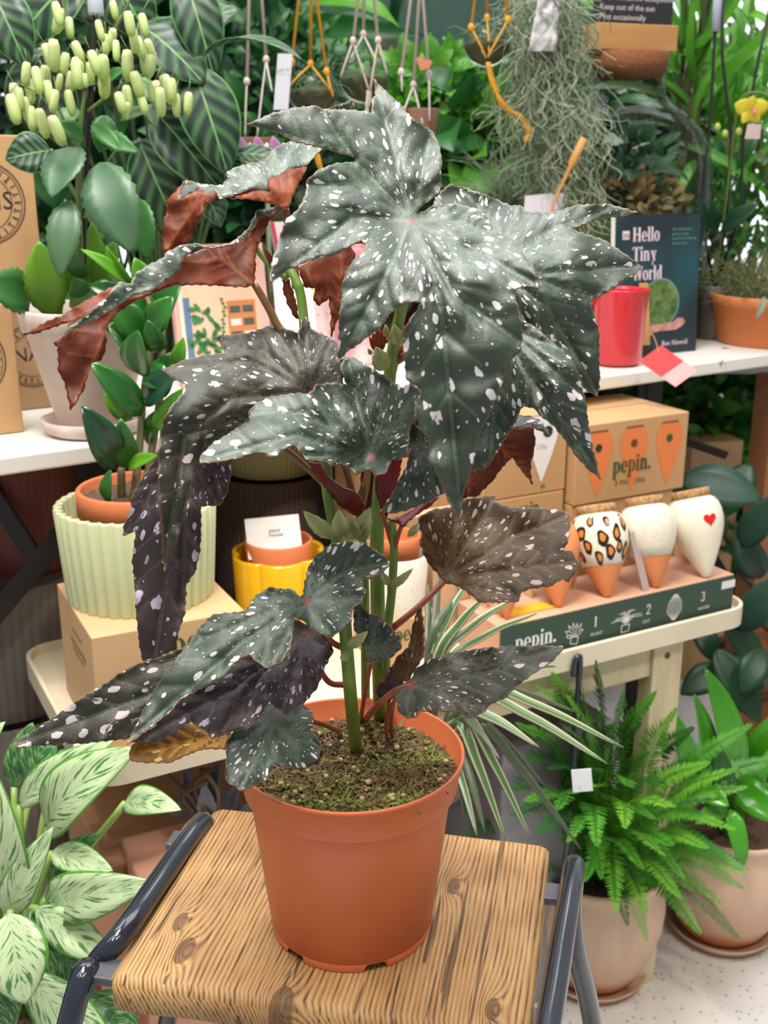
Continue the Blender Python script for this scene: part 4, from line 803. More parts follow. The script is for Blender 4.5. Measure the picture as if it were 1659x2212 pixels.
g = G(); V = [BP(u, w_, z) for pts, z in ((o_, SZ - 0.018), (o_, SZ + 0.012), (i_, SZ + 0.012), (i_, SZ - 0.002)) for u, w_ in pts]
g.add(V, [(k * n + i, k * n + (i + 1) % n, (k + 1) * n + (i + 1) % n, (k + 1) * n + i) for k in range(3) for i in range(n)]); g.mk('rim', CREAM, tb, smooth=False, bevel=0.0015)
for u, w_ in ((0.80, 0.012), (0.26, 0.012), (0.85, 0.305), (0.26, 0.305)):
    g = G(); g.add(*box(BP(u, w_, 0), BU * 0.055, BW * 0.03, (0, 0, SZ - 0.016))); g.mk('leg', PINE, tb, smooth=False, bevel=0.002)
for w_ in (0.018, 0.308):
    g = G(); g.add(*box(BP(0.315, w_, SZ - 0.075), BU * 0.485, BW * 0.02, (0, 0, 0.045))); g.mk('apron', PINE, tb, smooth=False, bevel=0.002)
g = G(); V, Fc, uv = lathe([(0.0, 0.0), (0.005, 0.0), (0.004, 0.002), (0.0, 0.0025)], BP(0.825, 0.012, SZ - 0.045), 12, ax=-BW); g.add(V, Fc); g.mk('knot', M('pine_knot', (112, 58, 34), 0.6), tb)
bx = G(); bx.add(*box(BP(0.58, 0.06, 0), BU * 0.20, BW * 0.22, (0, 0, 0.46))); tag(bx.mk('storage_box', M('grey_storage_board', (150, 146, 150), 0.6, vs=3), smooth=False, bevel=0.004), 'pale grey storage box standing under the tray bench behind the fern', 'box')
bx = G(); bx.add(*box(BP(0.02, 0.06, 0), BU * 0.22, BW * 0.22, (0, 0, 0.46))); tag(bx.mk('storage_box', M('tan_storage_board', (176, 130, 98), 0.6, vs=3), smooth=False, bevel=0.004), 'tan card box under the left end of the tray bench', 'box')

# ================================================================ cardboard boxes and pepin display
KR = M('kraft_card', (194, 154, 108), 0.7, vs=5, rgb2=(184, 144, 98), bump=0.08, bs=400)
KP = M('kraft_card_pale', (206, 170, 134), 0.7, vs=5, rgb2=(196, 160, 122))
INK = M('dark_green_ink', (40, 84, 48), 0.6); ORG_ = M('orange_print', (226, 126, 66), 0.6); WPR = M('white_print', (232, 228, 228), 0.6); BRP = M('rust_print', (150, 74, 36), 0.6); BLKP = M('black_print', (34, 44, 40), 0.6)
def carton(name, u, w_, z, du, dw, h, label, mat=KR, T_=BP, U_=BU, W__=BW, group='kraft cardboard boxes stacked on the bench and the table'):
    t = thing(name, T_(u + du / 2, w_ + dw / 2, z), label, 'cardboard box', group)
    g = G(); g.add(*box(T_(u, w_, z), U_ * du, W__ * dw, (0, 0, h))); g.mk('carton', mat, t, smooth=False, bevel=0.0018)
    g = G(); g.add(*box(T_(u + 0.0015, w_ + dw * 0.5 - 0.0005, z + h), U_ * (du - 0.003), W__ * 0.001, (0, 0, 0.0006))); g.mk('lid_seam', M('kraft_edge', (150, 112, 72), 0.8), t, smooth=False)
    return t
def olla_print(cx, cy, h, cork=True):
    w_ = h * 0.27; pts = [(cx, cy - h / 2)]
    for a, b in ((0.55, -0.15), (0.90, 0.12), (1.0, 0.27), (0.9, 0.42), (0.62, 0.5)): pts.append((cx + w_ * a, cy + h * b))
    for a, b in ((-0.62, 0.5), (-0.9, 0.42), (-1.0, 0.27), (-0.90, 0.12), (-0.55, -0.15)): pts.append((cx + w_ * a, cy + h * b))
    return pts
# left box under the green pot: solved from its corners
c1 = PZ(197, 1379, 0.764); c2 = PZ(98, 1262, 0.764); c3 = PZ(528, 1318, 0.764)
eu = c3 - c1; ew = c2 - c1; ew = (ew - eu * (ew.dot(eu) / eu.dot(eu))) * 0.98
t = thing('cardboard_box', c1 + eu / 2 + ew / 2 - Vector((0, 0, 0.144)), 'kraft box at the left end of the tray bench carrying the pale green ribbed pot', 'cardboard box')
g = G(); g.add(*box(c1 - Vector((0, 0, 0.1435)), eu, ew, (0, 0, 0.1435))); g.mk('carton', M('kraft_box_left', (204, 166, 124), 0.7, vs=5, rgb2=(196, 156, 112), bump=0.08, bs=400), t, smooth=False, bevel=0.0015)
word('pepin.', c1 + eu * 0.50 - Vector((0, 0, 0.040)), eu, (0, 0, 1), 0.021, INK, t)
decal('printed_patch', [[(0, 0), (0.08, 0), (0.08, 0.018), (0, 0.018)]], c1 + eu * 0.40 - Vector((0, 0, 0.082)), eu, (0, 0, 1), 1, M('red_print', (190, 66, 30), 0.6), t)
sd = -ew
for k, (a, b, wd) in enumerate(((0.42, 0.030, 0.05), (0.36, 0.048, 0.075), (0.38, 0.056, 0.06))):
    decal('faded_print', [[(0, 0), (wd, 0), (wd, 0.003 + 0.003 * (k == 1)), (0, 0.003 + 0.003 * (k == 1))]], c1 + ew * (1 - a) - Vector((0, 0, b)), sd, (0, 0, 1), 1, M('faded_olive_print', (150, 128, 82), 0.7), t)
# stacks behind the ollas
cb = carton('cardboard_box', 0.766, 0.175, SZ, 0.198, 0.15, 0.1425, 'kraft box at the base of the right stack behind the ollas')
bx3 = carton('cardboard_box', 0.766, 0.170, 0.764, 0.214, 0.16, 0.121, 'large kraft box printed with three orange ollas, right of the boxes behind the ollas')
o3 = BP(0.766, 0.170, 0.764)
for k, cx in enumerate((0.041, 0.108, 0.177)):
    decal('olla_print', [olla_print(cx, 0.058, 0.098)], o3, BU, (0, 0, 1), 1, ORG_, bx3)
    decal('cork_print', [[(cx - 0.016, 0.107), (cx + 0.016, 0.107), (cx + 0.016, 0.1105), (cx - 0.016, 0.1105)]], o3, BU, (0, 0, 1), 1, BRP, bx3)
    decal('hole_print', [circ(cx, 0.084, 0.0062)], o3, BU, (0, 0, 1), 1, (BLKP, M('brown_print', (104, 60, 40), 0.6), INK)[k], bx3, lift=0.0012)
word('pepin.', o3 + BU * 0.070 + Vector((0, 0, 0.041)), BU, (0, 0, 1), 0.0178, INK, bx3, lift=0.0016)
small_text('3 Mini Ollas', o3 + BU * 0.075 + Vector((0, 0, 0.021)), BU, (0, 0, 1), 0.0125, INK, bx3)
cb1 = carton('cardboard_box', 0.615, 0.187, SZ, 0.146, 0.13, 0.166, 'kraft box with a green brand name under the white olla box')
word('pepin.', BP(0.668, 0.187, SZ + 0.138), BU, (0, 0, 1), 0.013, INK, cb1)
cb2 = carton('cardboard_box', 0.617, 0.187, 0.787, 0.145, 0.13, 0.118, 'kraft box printed with one white olla')
o4 = BP(0.640, 0.187, 0.787)
decal('olla_print', [olla_print(0.078, 0.066, 0.100)], o4, BU, (0, 0, 1), 1, WPR, cb2)
decal('hole_print', [circ(0.086, 0.092, 0.0085)], o4, BU, (0, 0, 1), 1, BLKP, cb2, lift=0.0012)
decal('cork_print', [[(0.062, 0.117), (0.094, 0.117), (0.094, 0.1178), (0.062, 0.1178)]], o4, BU, (0, 0, 1), 1, BRP, cb2)
small_text('Olla', o4 + BU * 0.066 + Vector((0, 0, 0.066)), BU, (0, 0, 1), 0.012, INK, cb2)
word('pe', o4 + BU * 0.078 + Vector((0, 0, 0.008)), BU, (0, 0, 1), 0.005, INK, cb2)
carton('cardboard_box', 0.452, 0.232, SZ, 0.155, 0.10, 0.122, 'kraft box at the base of the left stack behind the ollas')
carton('cardboard_box', 0.455, 0.234, 0.743, 0.152, 0.10, 0.122, 'plain kraft box on the left stack, hidden behind the red leaf')
carton('cardboard_box', 0.498, 0.122, SZ, 0.082, 0.07, 0.17, 'tall kraft box beside the small terracotta olla', KP)
# display with slots
SL = 0.0
dsp = thing('display_stand', BP(0.70, 0.09, SZ), 'pepin cardboard counter display with a dark green front strip', 'display stand')
FRG = M('forest_green_card', (50, 74, 60), 0.55, vs=4)
fz = SZ + 0.012
dA, dB = PB(1080, 1356, 0.008), PB(1588, 1241, 0.008)
du0 = (dA - BL).dot(BU); du1 = (dB - BL).dot(BU); dl = du1 - du0
g = G(); g.add(*box(BP(du0, 0.010, SZ + 0.0005), BU * dl, BW * 0.10, (0, 0, 0.0595))); g.mk('base', M('pinkish_card', (206, 160, 132), 0.7, vs=5), dsp, smooth=False, bevel=0.001)
g = G(); g.add(*box(BP(du0 + 0.002, 0.0065, SZ + 0.002), BU * (dl - 0.004), BW * 0.003, (0, 0, 0.0575))); g.mk('front_strip', FRG, dsp, smooth=False)
g = G(); g.add(*box(BP(du0 + 0.005, 0.112, SZ + 0.002), BU * (dl - 0.01), BW * 0.004, (0, 0, 0.100))); g.mk('back_card', KR, dsp, smooth=False)
for k in range(6):
    g = G(); u_ = du0 + 0.02 + dl * k / 5.6; g.add(*box(BP(u_, 0.07, SZ + 0.0600), BU * 0.003, BW * 0.04, (0, 0, 0.045))); g.mk('divider', KP, dsp, smooth=False)
fo = BP(du0, 0.0065, SZ + 0.002)
def fw(u_, z_): return fo + BU * (dl * u_) + Vector((0, 0, z_))
word('pepin.', fw(0.058, 0.021), BU, (0, 0, 1), 0.0160, WPR, dsp)
def sketch(kind):
    r_ = random.Random(kind); P = []
    if kind == 1:
        P += stroke([(-0.3, -0.9), (0.25, -1.0), (0.35, -0.5), (-0.25, -0.4), (-0.3, -0.9)], 0.06)
        for a, l in ((150, 0.9), (125, 0.9), (100, 0.85), (75, 0.8), (50, 0.9), (25, 0.8), (170, 0.7)):
            for s in (-12, 12): P += stroke([(0, -0.45), (l * 0.6 * math.cos(R(a + s)), -0.45 + l * 0.8 * math.sin(R(a + s))), (l * math.cos(R(a)), -0.45 + 1.25 * l * math.sin(R(a)))], 0.05)
    if kind == 2:
        P += stroke([(-0.35, -1.0), (0.3, -0.95), (0.32, -0.45), (-0.35, -0.45), (-0.35, -1.0)], 0.06)
        for k in range(15):
            a = R(20 + k * 10); l = r_.uniform(0.8, 1.35); P += stroke([(0, -0.4), (l * 0.5 * math.cos(a), l * 0.7 * math.sin(a) - 0.3), (l * math.cos(a) * 1.15, l * math.sin(a) * 0.9 - 0.45)], 0.045)
    if kind == 3:
        for k in range(9):
            x = -0.45 + 0.11 * k; P += stroke([(x * 0.2, -1), (x * 1.5, -0.3), (x * 1.3, 0.4), (x * 0.3, 0.95)], 0.045)
    return P
for k, (u_, tx, num, us) in enumerate(((0.292, 'PLANT', '1', 0.372), (0.508, 'POT', '2', 0.595), (0.722, 'WATER', '3', 0.842))):
    decal('plant_drawing', sketch(k + 1), fw(u_, 0.030), BU, (0, 0, 1), 0.0200, WPR, dsp)
    word(num, fw(us, 0.029), BU, (0, 0, 1), 0.0125, WPR, dsp)
    small_text(tx, fw(us - 0.012, 0.016), BU, (0, 0, 1), 0.0066, WPR, dsp)
decal('price_sticker', [[(0, 0), (0.026, 0), (0.026, 0.012), (0, 0.012)]], fw(0.935, 0.040), BU, (0, 0, 1), 1, WPR, dsp)
# ollas
TC = M('olla_terracotta', (222, 138, 84), 0.7, vs=12, rgb2=(214, 128, 74))
CORK = M('cork', (196, 154, 104), 0.85, vs=220, rgb2=(140, 98, 58), bump=0.4, bs=400)
def speckled(name, base, dark, sc_=260, thr=0.12):
    m, nt, b = newmat(name); L = nt.links.new
    tc = nn(nt, 'ShaderNodeTexCoord'); v = nn(nt, 'ShaderNodeTexVoronoi', Scale=float(sc_)); L(tc.outputs['Object'], v.inputs['Vector'])
    r = nn(nt, 'ShaderNodeValToRGB'); r.color_ramp.elements[0].position = thr; r.color_ramp.elements[0].color = (*s2l(dark), 1); r.color_ramp.elements[1].position = thr + 0.12; r.color_ramp.elements[1].color = (*s2l(base), 1)
    L(v.outputs['Distance'], r.inputs[0]); L(r.outputs[0], b.inputs['Base Color']); b.inputs['Roughness'].default_value = 0.18; return m
CRM = M('cream_glaze', (238, 228, 206), 0.12, vs=4, rgb2=(230, 218, 194), coat=0.6)
SPK = speckled('speckled_glaze', (224, 214, 196), (156, 146, 132))
OP = [(0.0, 0.0), (0.10, 0.008), (0.16, 0.03), (0.42, 0.19), (0.66, 0.35), (0.85, 0.50), (0.95, 0.61), (0.985, 0.70), (0.97, 0.80), (0.90, 0.88), (0.78, 0.94), (0.62, 0.972), (0.50, 0.985)]
def olla(px0, py0, px1, py1, rad, label, kind, dw0=0.07, dw1=0.115, cut=0.37):
    P0 = PZ(px0, py0, SZ + 0.0603); w0 = (P0 - BL).dot(BW); P1 = PB(px1, py1, w0 + dw1 - dw0); ax = P1 - P0; h = ax.length
    t = thing('olla', P0, label, 'olla', 'cone shaped clay ollas in the pepin display')
    P = [(r * rad, z * h) for r, z in OP]
    cz = cut * h; lo = [p for p in P if p[1] < cz]; hi = [p for p in P if p[1] >= cz]
    def rat(z):
        for (r0, z0), (r1, z1) in zip(P, P[1:]):
            if z0 <= z <= z1: return r0 + (r1 - r0) * (z - z0) / (z1 - z0)
    if kind == 'plain': V, Fc, uv = lathe(P, P0, 40, ax=ax); mk('body', V, Fc, TC, t, uv=uv)
    elif kind == 'cream': V, Fc, uv = lathe(P, P0, 40, ax=ax); mk('body', V, Fc, CRM, t, uv=uv)
    else:
        V, Fc, uv = lathe(lo + [(rat(cz), cz)], P0, 40, ax=ax); mk('base', V, Fc, TC, t, uv=uv)
        V, Fc, uv = lathe([(rat(cz) + 0.0006, cz)] + [(r + 0.0006, z) for r, z in hi], P0, 40, ax=ax); mk('glaze', V, Fc, CRM if kind == 'leopard' else SPK, t, uv=uv)
    V, Fc, uv = lathe([(rad * 0.60, h * 0.965), (rad * 0.66, h * 0.97), (rad * 0.68, h * 1.06), (rad * 0.65, h * 1.068)], P0, 32, ax=ax); mk('cork_lid', V, Fc, CORK, t, uv=uv)
    return t, P0, ax, rad
t, P0, ax, rad = olla(1527, 1248, 1492, 1070, 0.0405, 'cream olla with a small red heart, rightmost in the display', 'cream')
OH = M('red_heart_paint', (206, 30, 26), 0.3)
def surf(name, pts, zf, ang, s_, mat, t, P0, ax, rad, lift=0.0009):
    """a painted mark that follows the olla's surface"""
    Zx = ax.normalized(); Xx = (Vector((1, 0, 0)) - Zx * Zx.x).normalized(); Yx = Zx.cross(Xx); hh = ax.length; V = []
    for (x, y) in [(sum(p[0] for p in pts) / len(pts), sum(p[1] for p in pts) / len(pts))] + list(pts):
        z = zf * hh + y * s_; r1 = rad
        for (r0, z0), (r2, z1) in zip(OP, OP[1:]):
            if z0 * hh <= z <= z1 * hh: r1 = (r0 + (r2 - r0) * (z / hh - z0) / (z1 - z0)) * rad
        th = R(ang) + x * s_ / rad; r1 += lift
        V.append(P0 + Xx * r1 * math.cos(th) + Yx * r1 * math.sin(th) + Zx * z)
    n = len(pts); return mk(name, V, [(0, 1 + k, 1 + (k + 1) % n) for k in range(n)], mat, t)
hp = []
for k in range(28):
    a = 2 * math.pi * k / 28; hp.append((16 * math.sin(a) ** 3 / 17, (13 * math.cos(a) - 5 * math.cos(2 * a) - 2 * math.cos(3 * a) - math.cos(4 * a)) / 17))
surf('heart', hp, 0.69, -76, 0.0105, OH, t, P0, ax, rad)
olla(1418, 1270, 1392, 1086, 0.0395, 'speckled white olla with a bare clay tip, beside the heart one', 'speckled')
t, P0, ax, rad = olla(1312, 1290, 1288, 1104, 0.0405, 'leopard patterned olla with a bare clay tip', 'leopard')
r_ = random.Random(8); SPB, SPO = M('leopard_black', (28, 27, 24), 0.2), M('leopard_orange', (226, 132, 58), 0.25)
for k, (an, zf) in enumerate(((-150, .60), (-138, .80), (-128, .68), (-116, .90), (-108, .58), (-96, .74), (-84, .88), (-82, .62), (-66, .78), (-60, .66), (-44, .86), (-40, .62), (-20, .75), (0, .65), (20, .85), (60, .7), (100, .8), (140, .65), (180, .8), (-170, .9), (-165, .68))):
    ro = r_.uniform(0, 6.28); s_ = 0.0098 if k % 3 else 0.0074
    bl = [((1 + 0.16 * math.sin(3 * a + ro)) * 0.78 * math.cos(a) * (1 if k % 2 else 0.8), (1 + 0.16 * math.cos(2 * a + ro)) * 1.15 * math.sin(a)) for a in [q * 0.349 for q in range(18)]]
    zf = 0.44 + (zf - 0.57) * 1.35
    surf('leopard_spot', bl, zf, an, s_, SPB, t, P0, ax, rad, 0.0012)
    surf('leopard_centre', [(x * 0.5 + 0.12 * math.cos(ro), y * 0.52 + 0.15 * math.sin(ro)) for x, y in bl], zf, an, s_, SPO, t, P0, ax, rad, 0.0018)
olla(1207, 1312, 1190, 1125, 0.036, 'plain terracotta olla behind the brown begonia leaf', 'plain')
olla(1095, 1338, 1090, 1215, 0.021, 'small plain terracotta olla at the left end of the display', 'plain', 0.05, 0.07)
a = PZ(1390, 1278, SZ + 0.0603); b = PB(1358, 1150, (a - BL).dot(BW) + 0.02)
g = G(); g.add(*box(a, BU * 0.012, BW * 0.002, b - a)); tag(g.mk('plastic_strip', M('frosted_plastic', (214, 196, 190), 0.25, trans=0.4), smooth=False), 'clear plastic strip standing between the leopard and the speckled olla', 'plastic strip')
g = G(); r_ = random.Random(5)
for k in range(9):
    p = BP(du0 + 0.06 + r_.uniform(-0.004, 0.004), 0.03 + 0.0026 * k, SZ + 0.0613); g.add(*tube(smoothpath([p + BU * -0.036, p + BU * 0.0 + BW * r_.uniform(-0.001, 0.001), p + BU * 0.042], 4), 0.0012, 5))
tag(g.mk('yarn_bundle', M('yellow_yarn', (226, 176, 40), 0.8), ), 'bundle of yellow wick yarn lying on the display base', 'yarn')

# ================================================================ ribbed green pot, terracotta pot and zz plant
def pot_profile(rt, rb_, h, rim=0.0, rimh=0.0, wall=0.006, foot=0.0):
    P = [(rb_, 0.0), (rb_ + (rt - rb_) * 0.03, h * 0.03)]
    if rim: P += [(rt - rim, h - rimh), (rt, h - rimh + 0.001)]
    P += [(rt, h - 0.002), (rt - 0.002, h), (rt - wall + 0.001, h), (rt - wall, h - 0.003), (max(rb_ - wall, 0.005), wall), (0, wall)]
    return P
GP = M('sage_ceramic', (186, 190, 148), 0.35, vs=5, rgb2=(176, 182, 138), coat=0.2)
gpc = PZ(312, 1262, 0.7645); gpc = PZ(306, 1277, 0.7645)
t = thing('ribbed_pot', gpc, 'pale sage green ribbed planter on the kraft box', 'plant pot')
P = pot_profile(0.0905, 0.0835, 0.112, wall=0.007); V, Fc, uv = lathe(P, gpc, 360, fn=lambda th, i: 1 + (0.055 if i < 7 else 0.035) * (abs(math.cos(th * 18)) ** 0.7 - 0.6)); Fc = [f for f in Fc if len(f) == 4]; mk('pot', V, Fc, GP, t, uv=uv)
TCP = M('clay_terracotta', (206, 116, 68), 0.75, vs=14, rgb2=(192, 104, 60), bump=0.05, bs=300)
zc = gpc + Vector((0.004, 0.0, 0.016))
zz = thing('zz_plant', zc, 'glossy green zz plant in a terracotta pot inside the sage ribbed planter', 'potted plant')
V, Fc, uv = lathe(pot_profile(0.070, 0.050, 0.114, 0.003, 0.03), zc, 72); mk('pot', V, Fc, TCP, zz, uv=uv)
PEAT = M('dark_peat', (66, 46, 34), 0.95, vs=260, rgb2=(120, 98, 76), bump=0.6, bs=400)
soil(zc, 0.064, 0.102, zz, PEAT, 18, 0.006, 3)
ZG = M('zz_leaf', (52, 118, 36), 0.22, vs=10, rgb2=(30, 84, 34), trans=0.12, spec=0.6)
ZL = M('zz_leaf_young', (112, 176, 44), 0.25, vs=10, rgb2=(84, 150, 40), trans=0.25)
ZB = M('zz_leaf_dark', (26, 74, 46), 0.2, vs=10, rgb2=(20, 58, 38), trans=0.05, spec=0.7)
def place_leaves(parent, L_, name='leaf', default_n=(0, -0.85, 0.5), bend=0.08, fold=0.25, shape='oval', serr=0, ns=12, solid=0.0006):
    for i, l in enumerate(L_):
        b, t_, wpx, Y, mat = l[:5]; Yt = l[5] if len(l) > 5 else Y - 0.01
        p0, p1 = PY(b[0], b[1], Y), PY(t_[0], t_[1], Yt); wd = wpx / F * (Y * 1.03)
        rr_ = random.Random(i * 7 + len(L_)); n = Vector(default_n) + Vector((rr_.uniform(-0.4, 0.4), 0, rr_.uniform(-0.3, 0.4)))
        g = G(); g.add(*blade(p0, p1, wd, n, bend + rr_.uniform(-0.03, 0.05), fold, l[6] if len(l) > 6 else shape, ns, serr=serr, wave=0.006, seed=i)); g.mk(name, mat, parent, solid=solid)
zy = zc.y
place_leaves(zz, [((305,898),(193,782),66,zy,ZG,zy-.03),((308,812),(298,712),78,zy+.01,ZG,zy-.01),((310,872),(388,800),66,zy,ZB,zy-.02),((252,1012),(176,876),76,zy-.02,ZB,zy-.06),((280,1012),(260,903),58,zy-.01,ZG,zy-.04),((277,1012),(342,984),34,zy-.02,ZL,zy-.05),((236,1087),(241,1012),34,zy-.02,ZG,zy-.02),
  ((334,930),(396,838),40,zy,ZL,zy-.02),((312,735),(240,640),66,zy+.03,ZG,zy+.02),((325,722),(376,640),62,zy+.03,ZG,zy+.02),((380,795),(397,728),32,zy+.02,ZL,zy+.01),((330,695),(275,618),62,zy+.05,ZG,zy+.05),((318,800),(368,838),60,zy+.01,ZG,zy-.01),((290,625),(173,538),30,zy+.06,ZL,zy+.03),((292,628),(228,530),34,zy+.06,ZL,zy+.04),
  ((345,760),(318,690),48,zy+.02,ZG,zy),((350,700),(395,600),66,zy+.06,ZG,zy+.05),((330,640),(290,556),54,zy+.07,ZL,zy+.05),((300,760),(230,700),72,zy+.04,ZG,zy+.02),((340,860),(372,760),66,zy+.03,ZG,zy+.02),((262,720),(205,640),44,zy+.05,ZB,zy+.04),((285,905),(222,850),40,zy+.02,ZL,zy),((345,650),(398,560),40,zy+.08,ZG,zy+.07),((275,640),(190,620),50,zy+.08,ZG,zy+.07),((320,960),(352,880),40,zy+.02,ZG,zy)], ns=10)
ZS = M('zz_stem', (92, 98, 56), 0.5, vs=40, rgb2=(110, 84, 62))
for a in ([PZ(288, 1085, zc.z + .10), PY(300, 980, zy), PY(310, 850, zy + .01), PY(330, 700, zy + .03), PY(300, 590, zy + .06)], [PZ(262, 1080, zc.z + .10), PY(262, 1010, zy - .01)], [PZ(310, 1078, zc.z + .10), PY(330, 960, zy + .01), PY(350, 820, zy + .02), PY(352, 700, zy + .05), PY(372, 600, zy + .08)]):
    g = G(); g.add(*tube(smoothpath(a, 5), [0.005 - 0.003 * i / 30 for i in range(len(smoothpath(a, 5)))], 8)); g.mk('stem', ZS, zz)
# yellow flower shaped pot with a terracotta pot and card
YL = M('yellow_glaze', (232, 176, 20), 0.14, vs=4, rgb2=(226, 166, 14), coat=0.7)
yc = PZ(602, 1190, 0.735); yc = Vector((yc.x, yc.y, SZ + 0.0005))
t = thing('flower_pot', yc, 'glossy yellow scalloped pot', 'plant pot')
V, Fc, uv = lathe(pot_profile(0.0665, 0.062, 0.115, wall=0.007), yc, 144, fn=lambda th, i: 0.90 + 0.12 * abs(math.cos((th + 0.35) * 3)) ** 0.55); Fc = [f for f in Fc if len(f) == 4]; mk('pot', V, Fc, YL, t, uv=uv)
tcz = yc + Vector((0, 0, 0.0385))
t2 = thing('terracotta_pot', tcz, 'small terracotta pot set inside the yellow scalloped pot', 'plant pot')
V, Fc, uv = lathe(pot_profile(0.0475, 0.036, 0.094, 0.0, 0.0, 0.005), tcz, 64); mk('pot', V, Fc, TCP, t2, uv=uv)
PAPER = M('white_card', (236, 232, 228), 0.6, vs=3, rgb2=(228, 224, 220))
cA, cB = PY(534, 1180, yc.y - 0.022), PY(651, 1168, yc.y - 0.012); up = PY(528, 1122, yc.y - 0.004) - cA
t3 = thing('card', cA, 'white card with tiny print leaning in the terracotta pot inside the yellow pot', 'card')
g = G(); g.add(*box(cA - up * 0.5, cB - cA, (0, 0.0006, 0), up * 1.5)); g.mk('card_sheet', PAPER, t3, smooth=False)
for k, s in enumerate(('BUROT', 'POTIE')): pass
small_text('plant', cA + (cB - cA) * 0.42 + up * 0.42 - Vector((0, .0004, 0)), cB - cA, up, 0.008, M('grey_print', (96, 92, 92), 0.7), t3)
small_text('house', cA + (cB - cA) * 0.42 + up * 0.26 - Vector((0, .0004, 0)), cB - cA, up, 0.008, M('grey_print', (96, 92, 92), 0.7), t3)
# white speckled pot on a small pepin box
q = PZ(872, 1345, SZ + 0.0); q = PB(880, 1330, 0.10); uq = (q - BL).dot(BU) - 0.045
sb = carton('cardboard_box', uq, 0.085, SZ, 0.086, 0.085, 0.062, 'small kraft box with brand name under the white speckled pot')
word('pepin.', BP(uq + 0.018, 0.085, SZ + 0.032), BU, (0, 0, 1), 0.015, INK, sb)
wc = BP(uq + 0.044, 0.127, SZ + 0.0622)
t = thing('speckled_pot', wc, 'white speckled ceramic pot behind the begonia stems', 'plant pot')
V, Fc, uv = lathe(pot_profile(0.042, 0.037, 0.078, wall=0.005), wc, 64); Fc = [f for f in Fc if len(f) == 4]; mk('pot', V, Fc, speckled('speckled_stoneware', (222, 216, 200), (180, 170, 150), 200), t, uv=uv)
t = thing('terracotta_pot', wc + Vector((0, 0, 0.009)), 'small terracotta pot inside the white speckled pot', 'plant pot')
V, Fc, uv = lathe(pot_profile(0.031, 0.024, 0.094, 0.002, 0.02, 0.004), wc + Vector((0, 0, 0.009)), 48); mk('pot', V, Fc, TCP, t, uv=uv)
# dark ribbed pots at the back of the tray bench
def rpot(name, c, rt, rb_, h, n, mat, label, amp=0.02, group=None, ax=None):
    t = thing(name, c, label, 'plant pot', group or 'ribbed ceramic pots at the back')
    V, Fc, uv = lathe(pot_profile(rt, rb_, h, wall=0.006), c, n * 4, fn=lambda th, i: 1 + amp * (abs(math.cos(th * n / 2)) - 0.5), ax=ax); Fc = [f for f in Fc if len(f) == 4]; mk('pot', V, Fc, mat, t, uv=uv); return t
dk = BP(0.408, 0.47, 0)
rpot('ribbed_pot', Vector((dk.x, dk.y, 0.0005)), 0.090, 0.072, 0.795, 70, M('umber_ceramic', (72, 54, 44), 0.6, vs=4), 'dark umber ribbed tall planter behind the yellow pot')
rpot('ribbed_pot', Vector((dk.x + 0.002, dk.y, 0.7965)), 0.084, 0.068, 0.09, 60, M('olive_ceramic', (164, 160, 112), 0.5, vs=4), 'pale olive ribbed pot stacked on the umber one')
GR = M('grey_ribbed_ceramic', (140, 130, 120), 0.6, vs=4, rgb2=(122, 112, 104))
gx = BP(-0.01, 0.50, 0)
for k, (h0, lab) in enumerate(((0.0, 'grey ribbed pot at the bottom of the left floor stack'), (0.27, 'grey ribbed pot in the middle of the left floor stack'), (0.50, 'grey ribbed pot at the top of the left floor stack'))):
    rpot('ribbed_pot', Vector((gx.x, gx.y, h0 + 0.0008)), 0.128, 0.108, (0.268, 0.228, 0.20)[k], 56, GR, lab, 0.012)
rpot('ribbed_pot', Vector((gx.x + 0.055, gx.y, 0.7015)), 0.075, 0.060, 0.16, 48, M('oxblood_ceramic', (112, 50, 40), 0.5, vs=4), 'oxblood ribbed pot under the left end of the trestle table', 0.012)
# ================================================================ things on the trestle table
TZ2 = TZ + 0.0006
# stamped kraft boxes
def stamp(o, ex, ey, r, parent, txt):
    P = ring(0, 0, 1, 0.035) + ring(0, 0, 0.92, 0.02) + ring(0, 0, 0.68, 0.02)
    for k in range(26):
        a = R(k * 360 / 26); c, s_ = math.cos(a), math.sin(a); w_ = 0.028 if k % 3 else 0.045
        P += stroke([(0.74 * c, 0.74 * s_), (0.87 * c, 0.87 * s_)], w_)
        if k % 2: P += stroke([(0.74 * c - 0.04 * s_, 0.74 * s_ + 0.04 * c), (0.74 * c + 0.05 * s_, 0.74 * s_ - 0.05 * c)], 0.025)
    for k in range(4):
        a = R(k * 45); P += stroke([(0.05 - 0.16 * math.cos(a), 0.42 - 0.16 * math.sin(a)), (0.05 + 0.16 * math.cos(a), 0.42 + 0.16 * math.sin(a))], 0.06)
    decal('stamp', [[(x * r, y * r) for x, y in q] for q in P], o, ex, ey, 1, M('faded_black_stamp', (74, 66, 58), 0.8), parent)
    bx_ = Vector(ex).normalized(); by_ = Vector(ey).normalized()
    small_text(txt, Vector(o) - bx_ * r * 0.62 - by_ * r * 0.16 - by_.cross(bx_) * -0.0003, ex, ey, r * 0.62, M('stamp_letter', (36, 38, 44), 0.8), parent, 'stamp_letters')
kb = carton('kraft_box', -0.30, 0.110, TZ2, 0.305, 0.10, 0.158, 'kraft box with a round stamp at the left front of the white table', KR, TP_, TU, TW)
stamp(TP_(-0.055, 0.110, TZ2 + 0.092), TU, (0, 0, 1), 0.047, kb, 'NAIS')
kb = carton('kraft_box', -0.22, 0.236, TZ2, 0.30, 0.12, 0.150, 'kraft box with bold letters behind the whitewashed pot', M('kraft_shaded_box', (170, 134, 98), 0.7, vs=5), TP_, TU, TW)
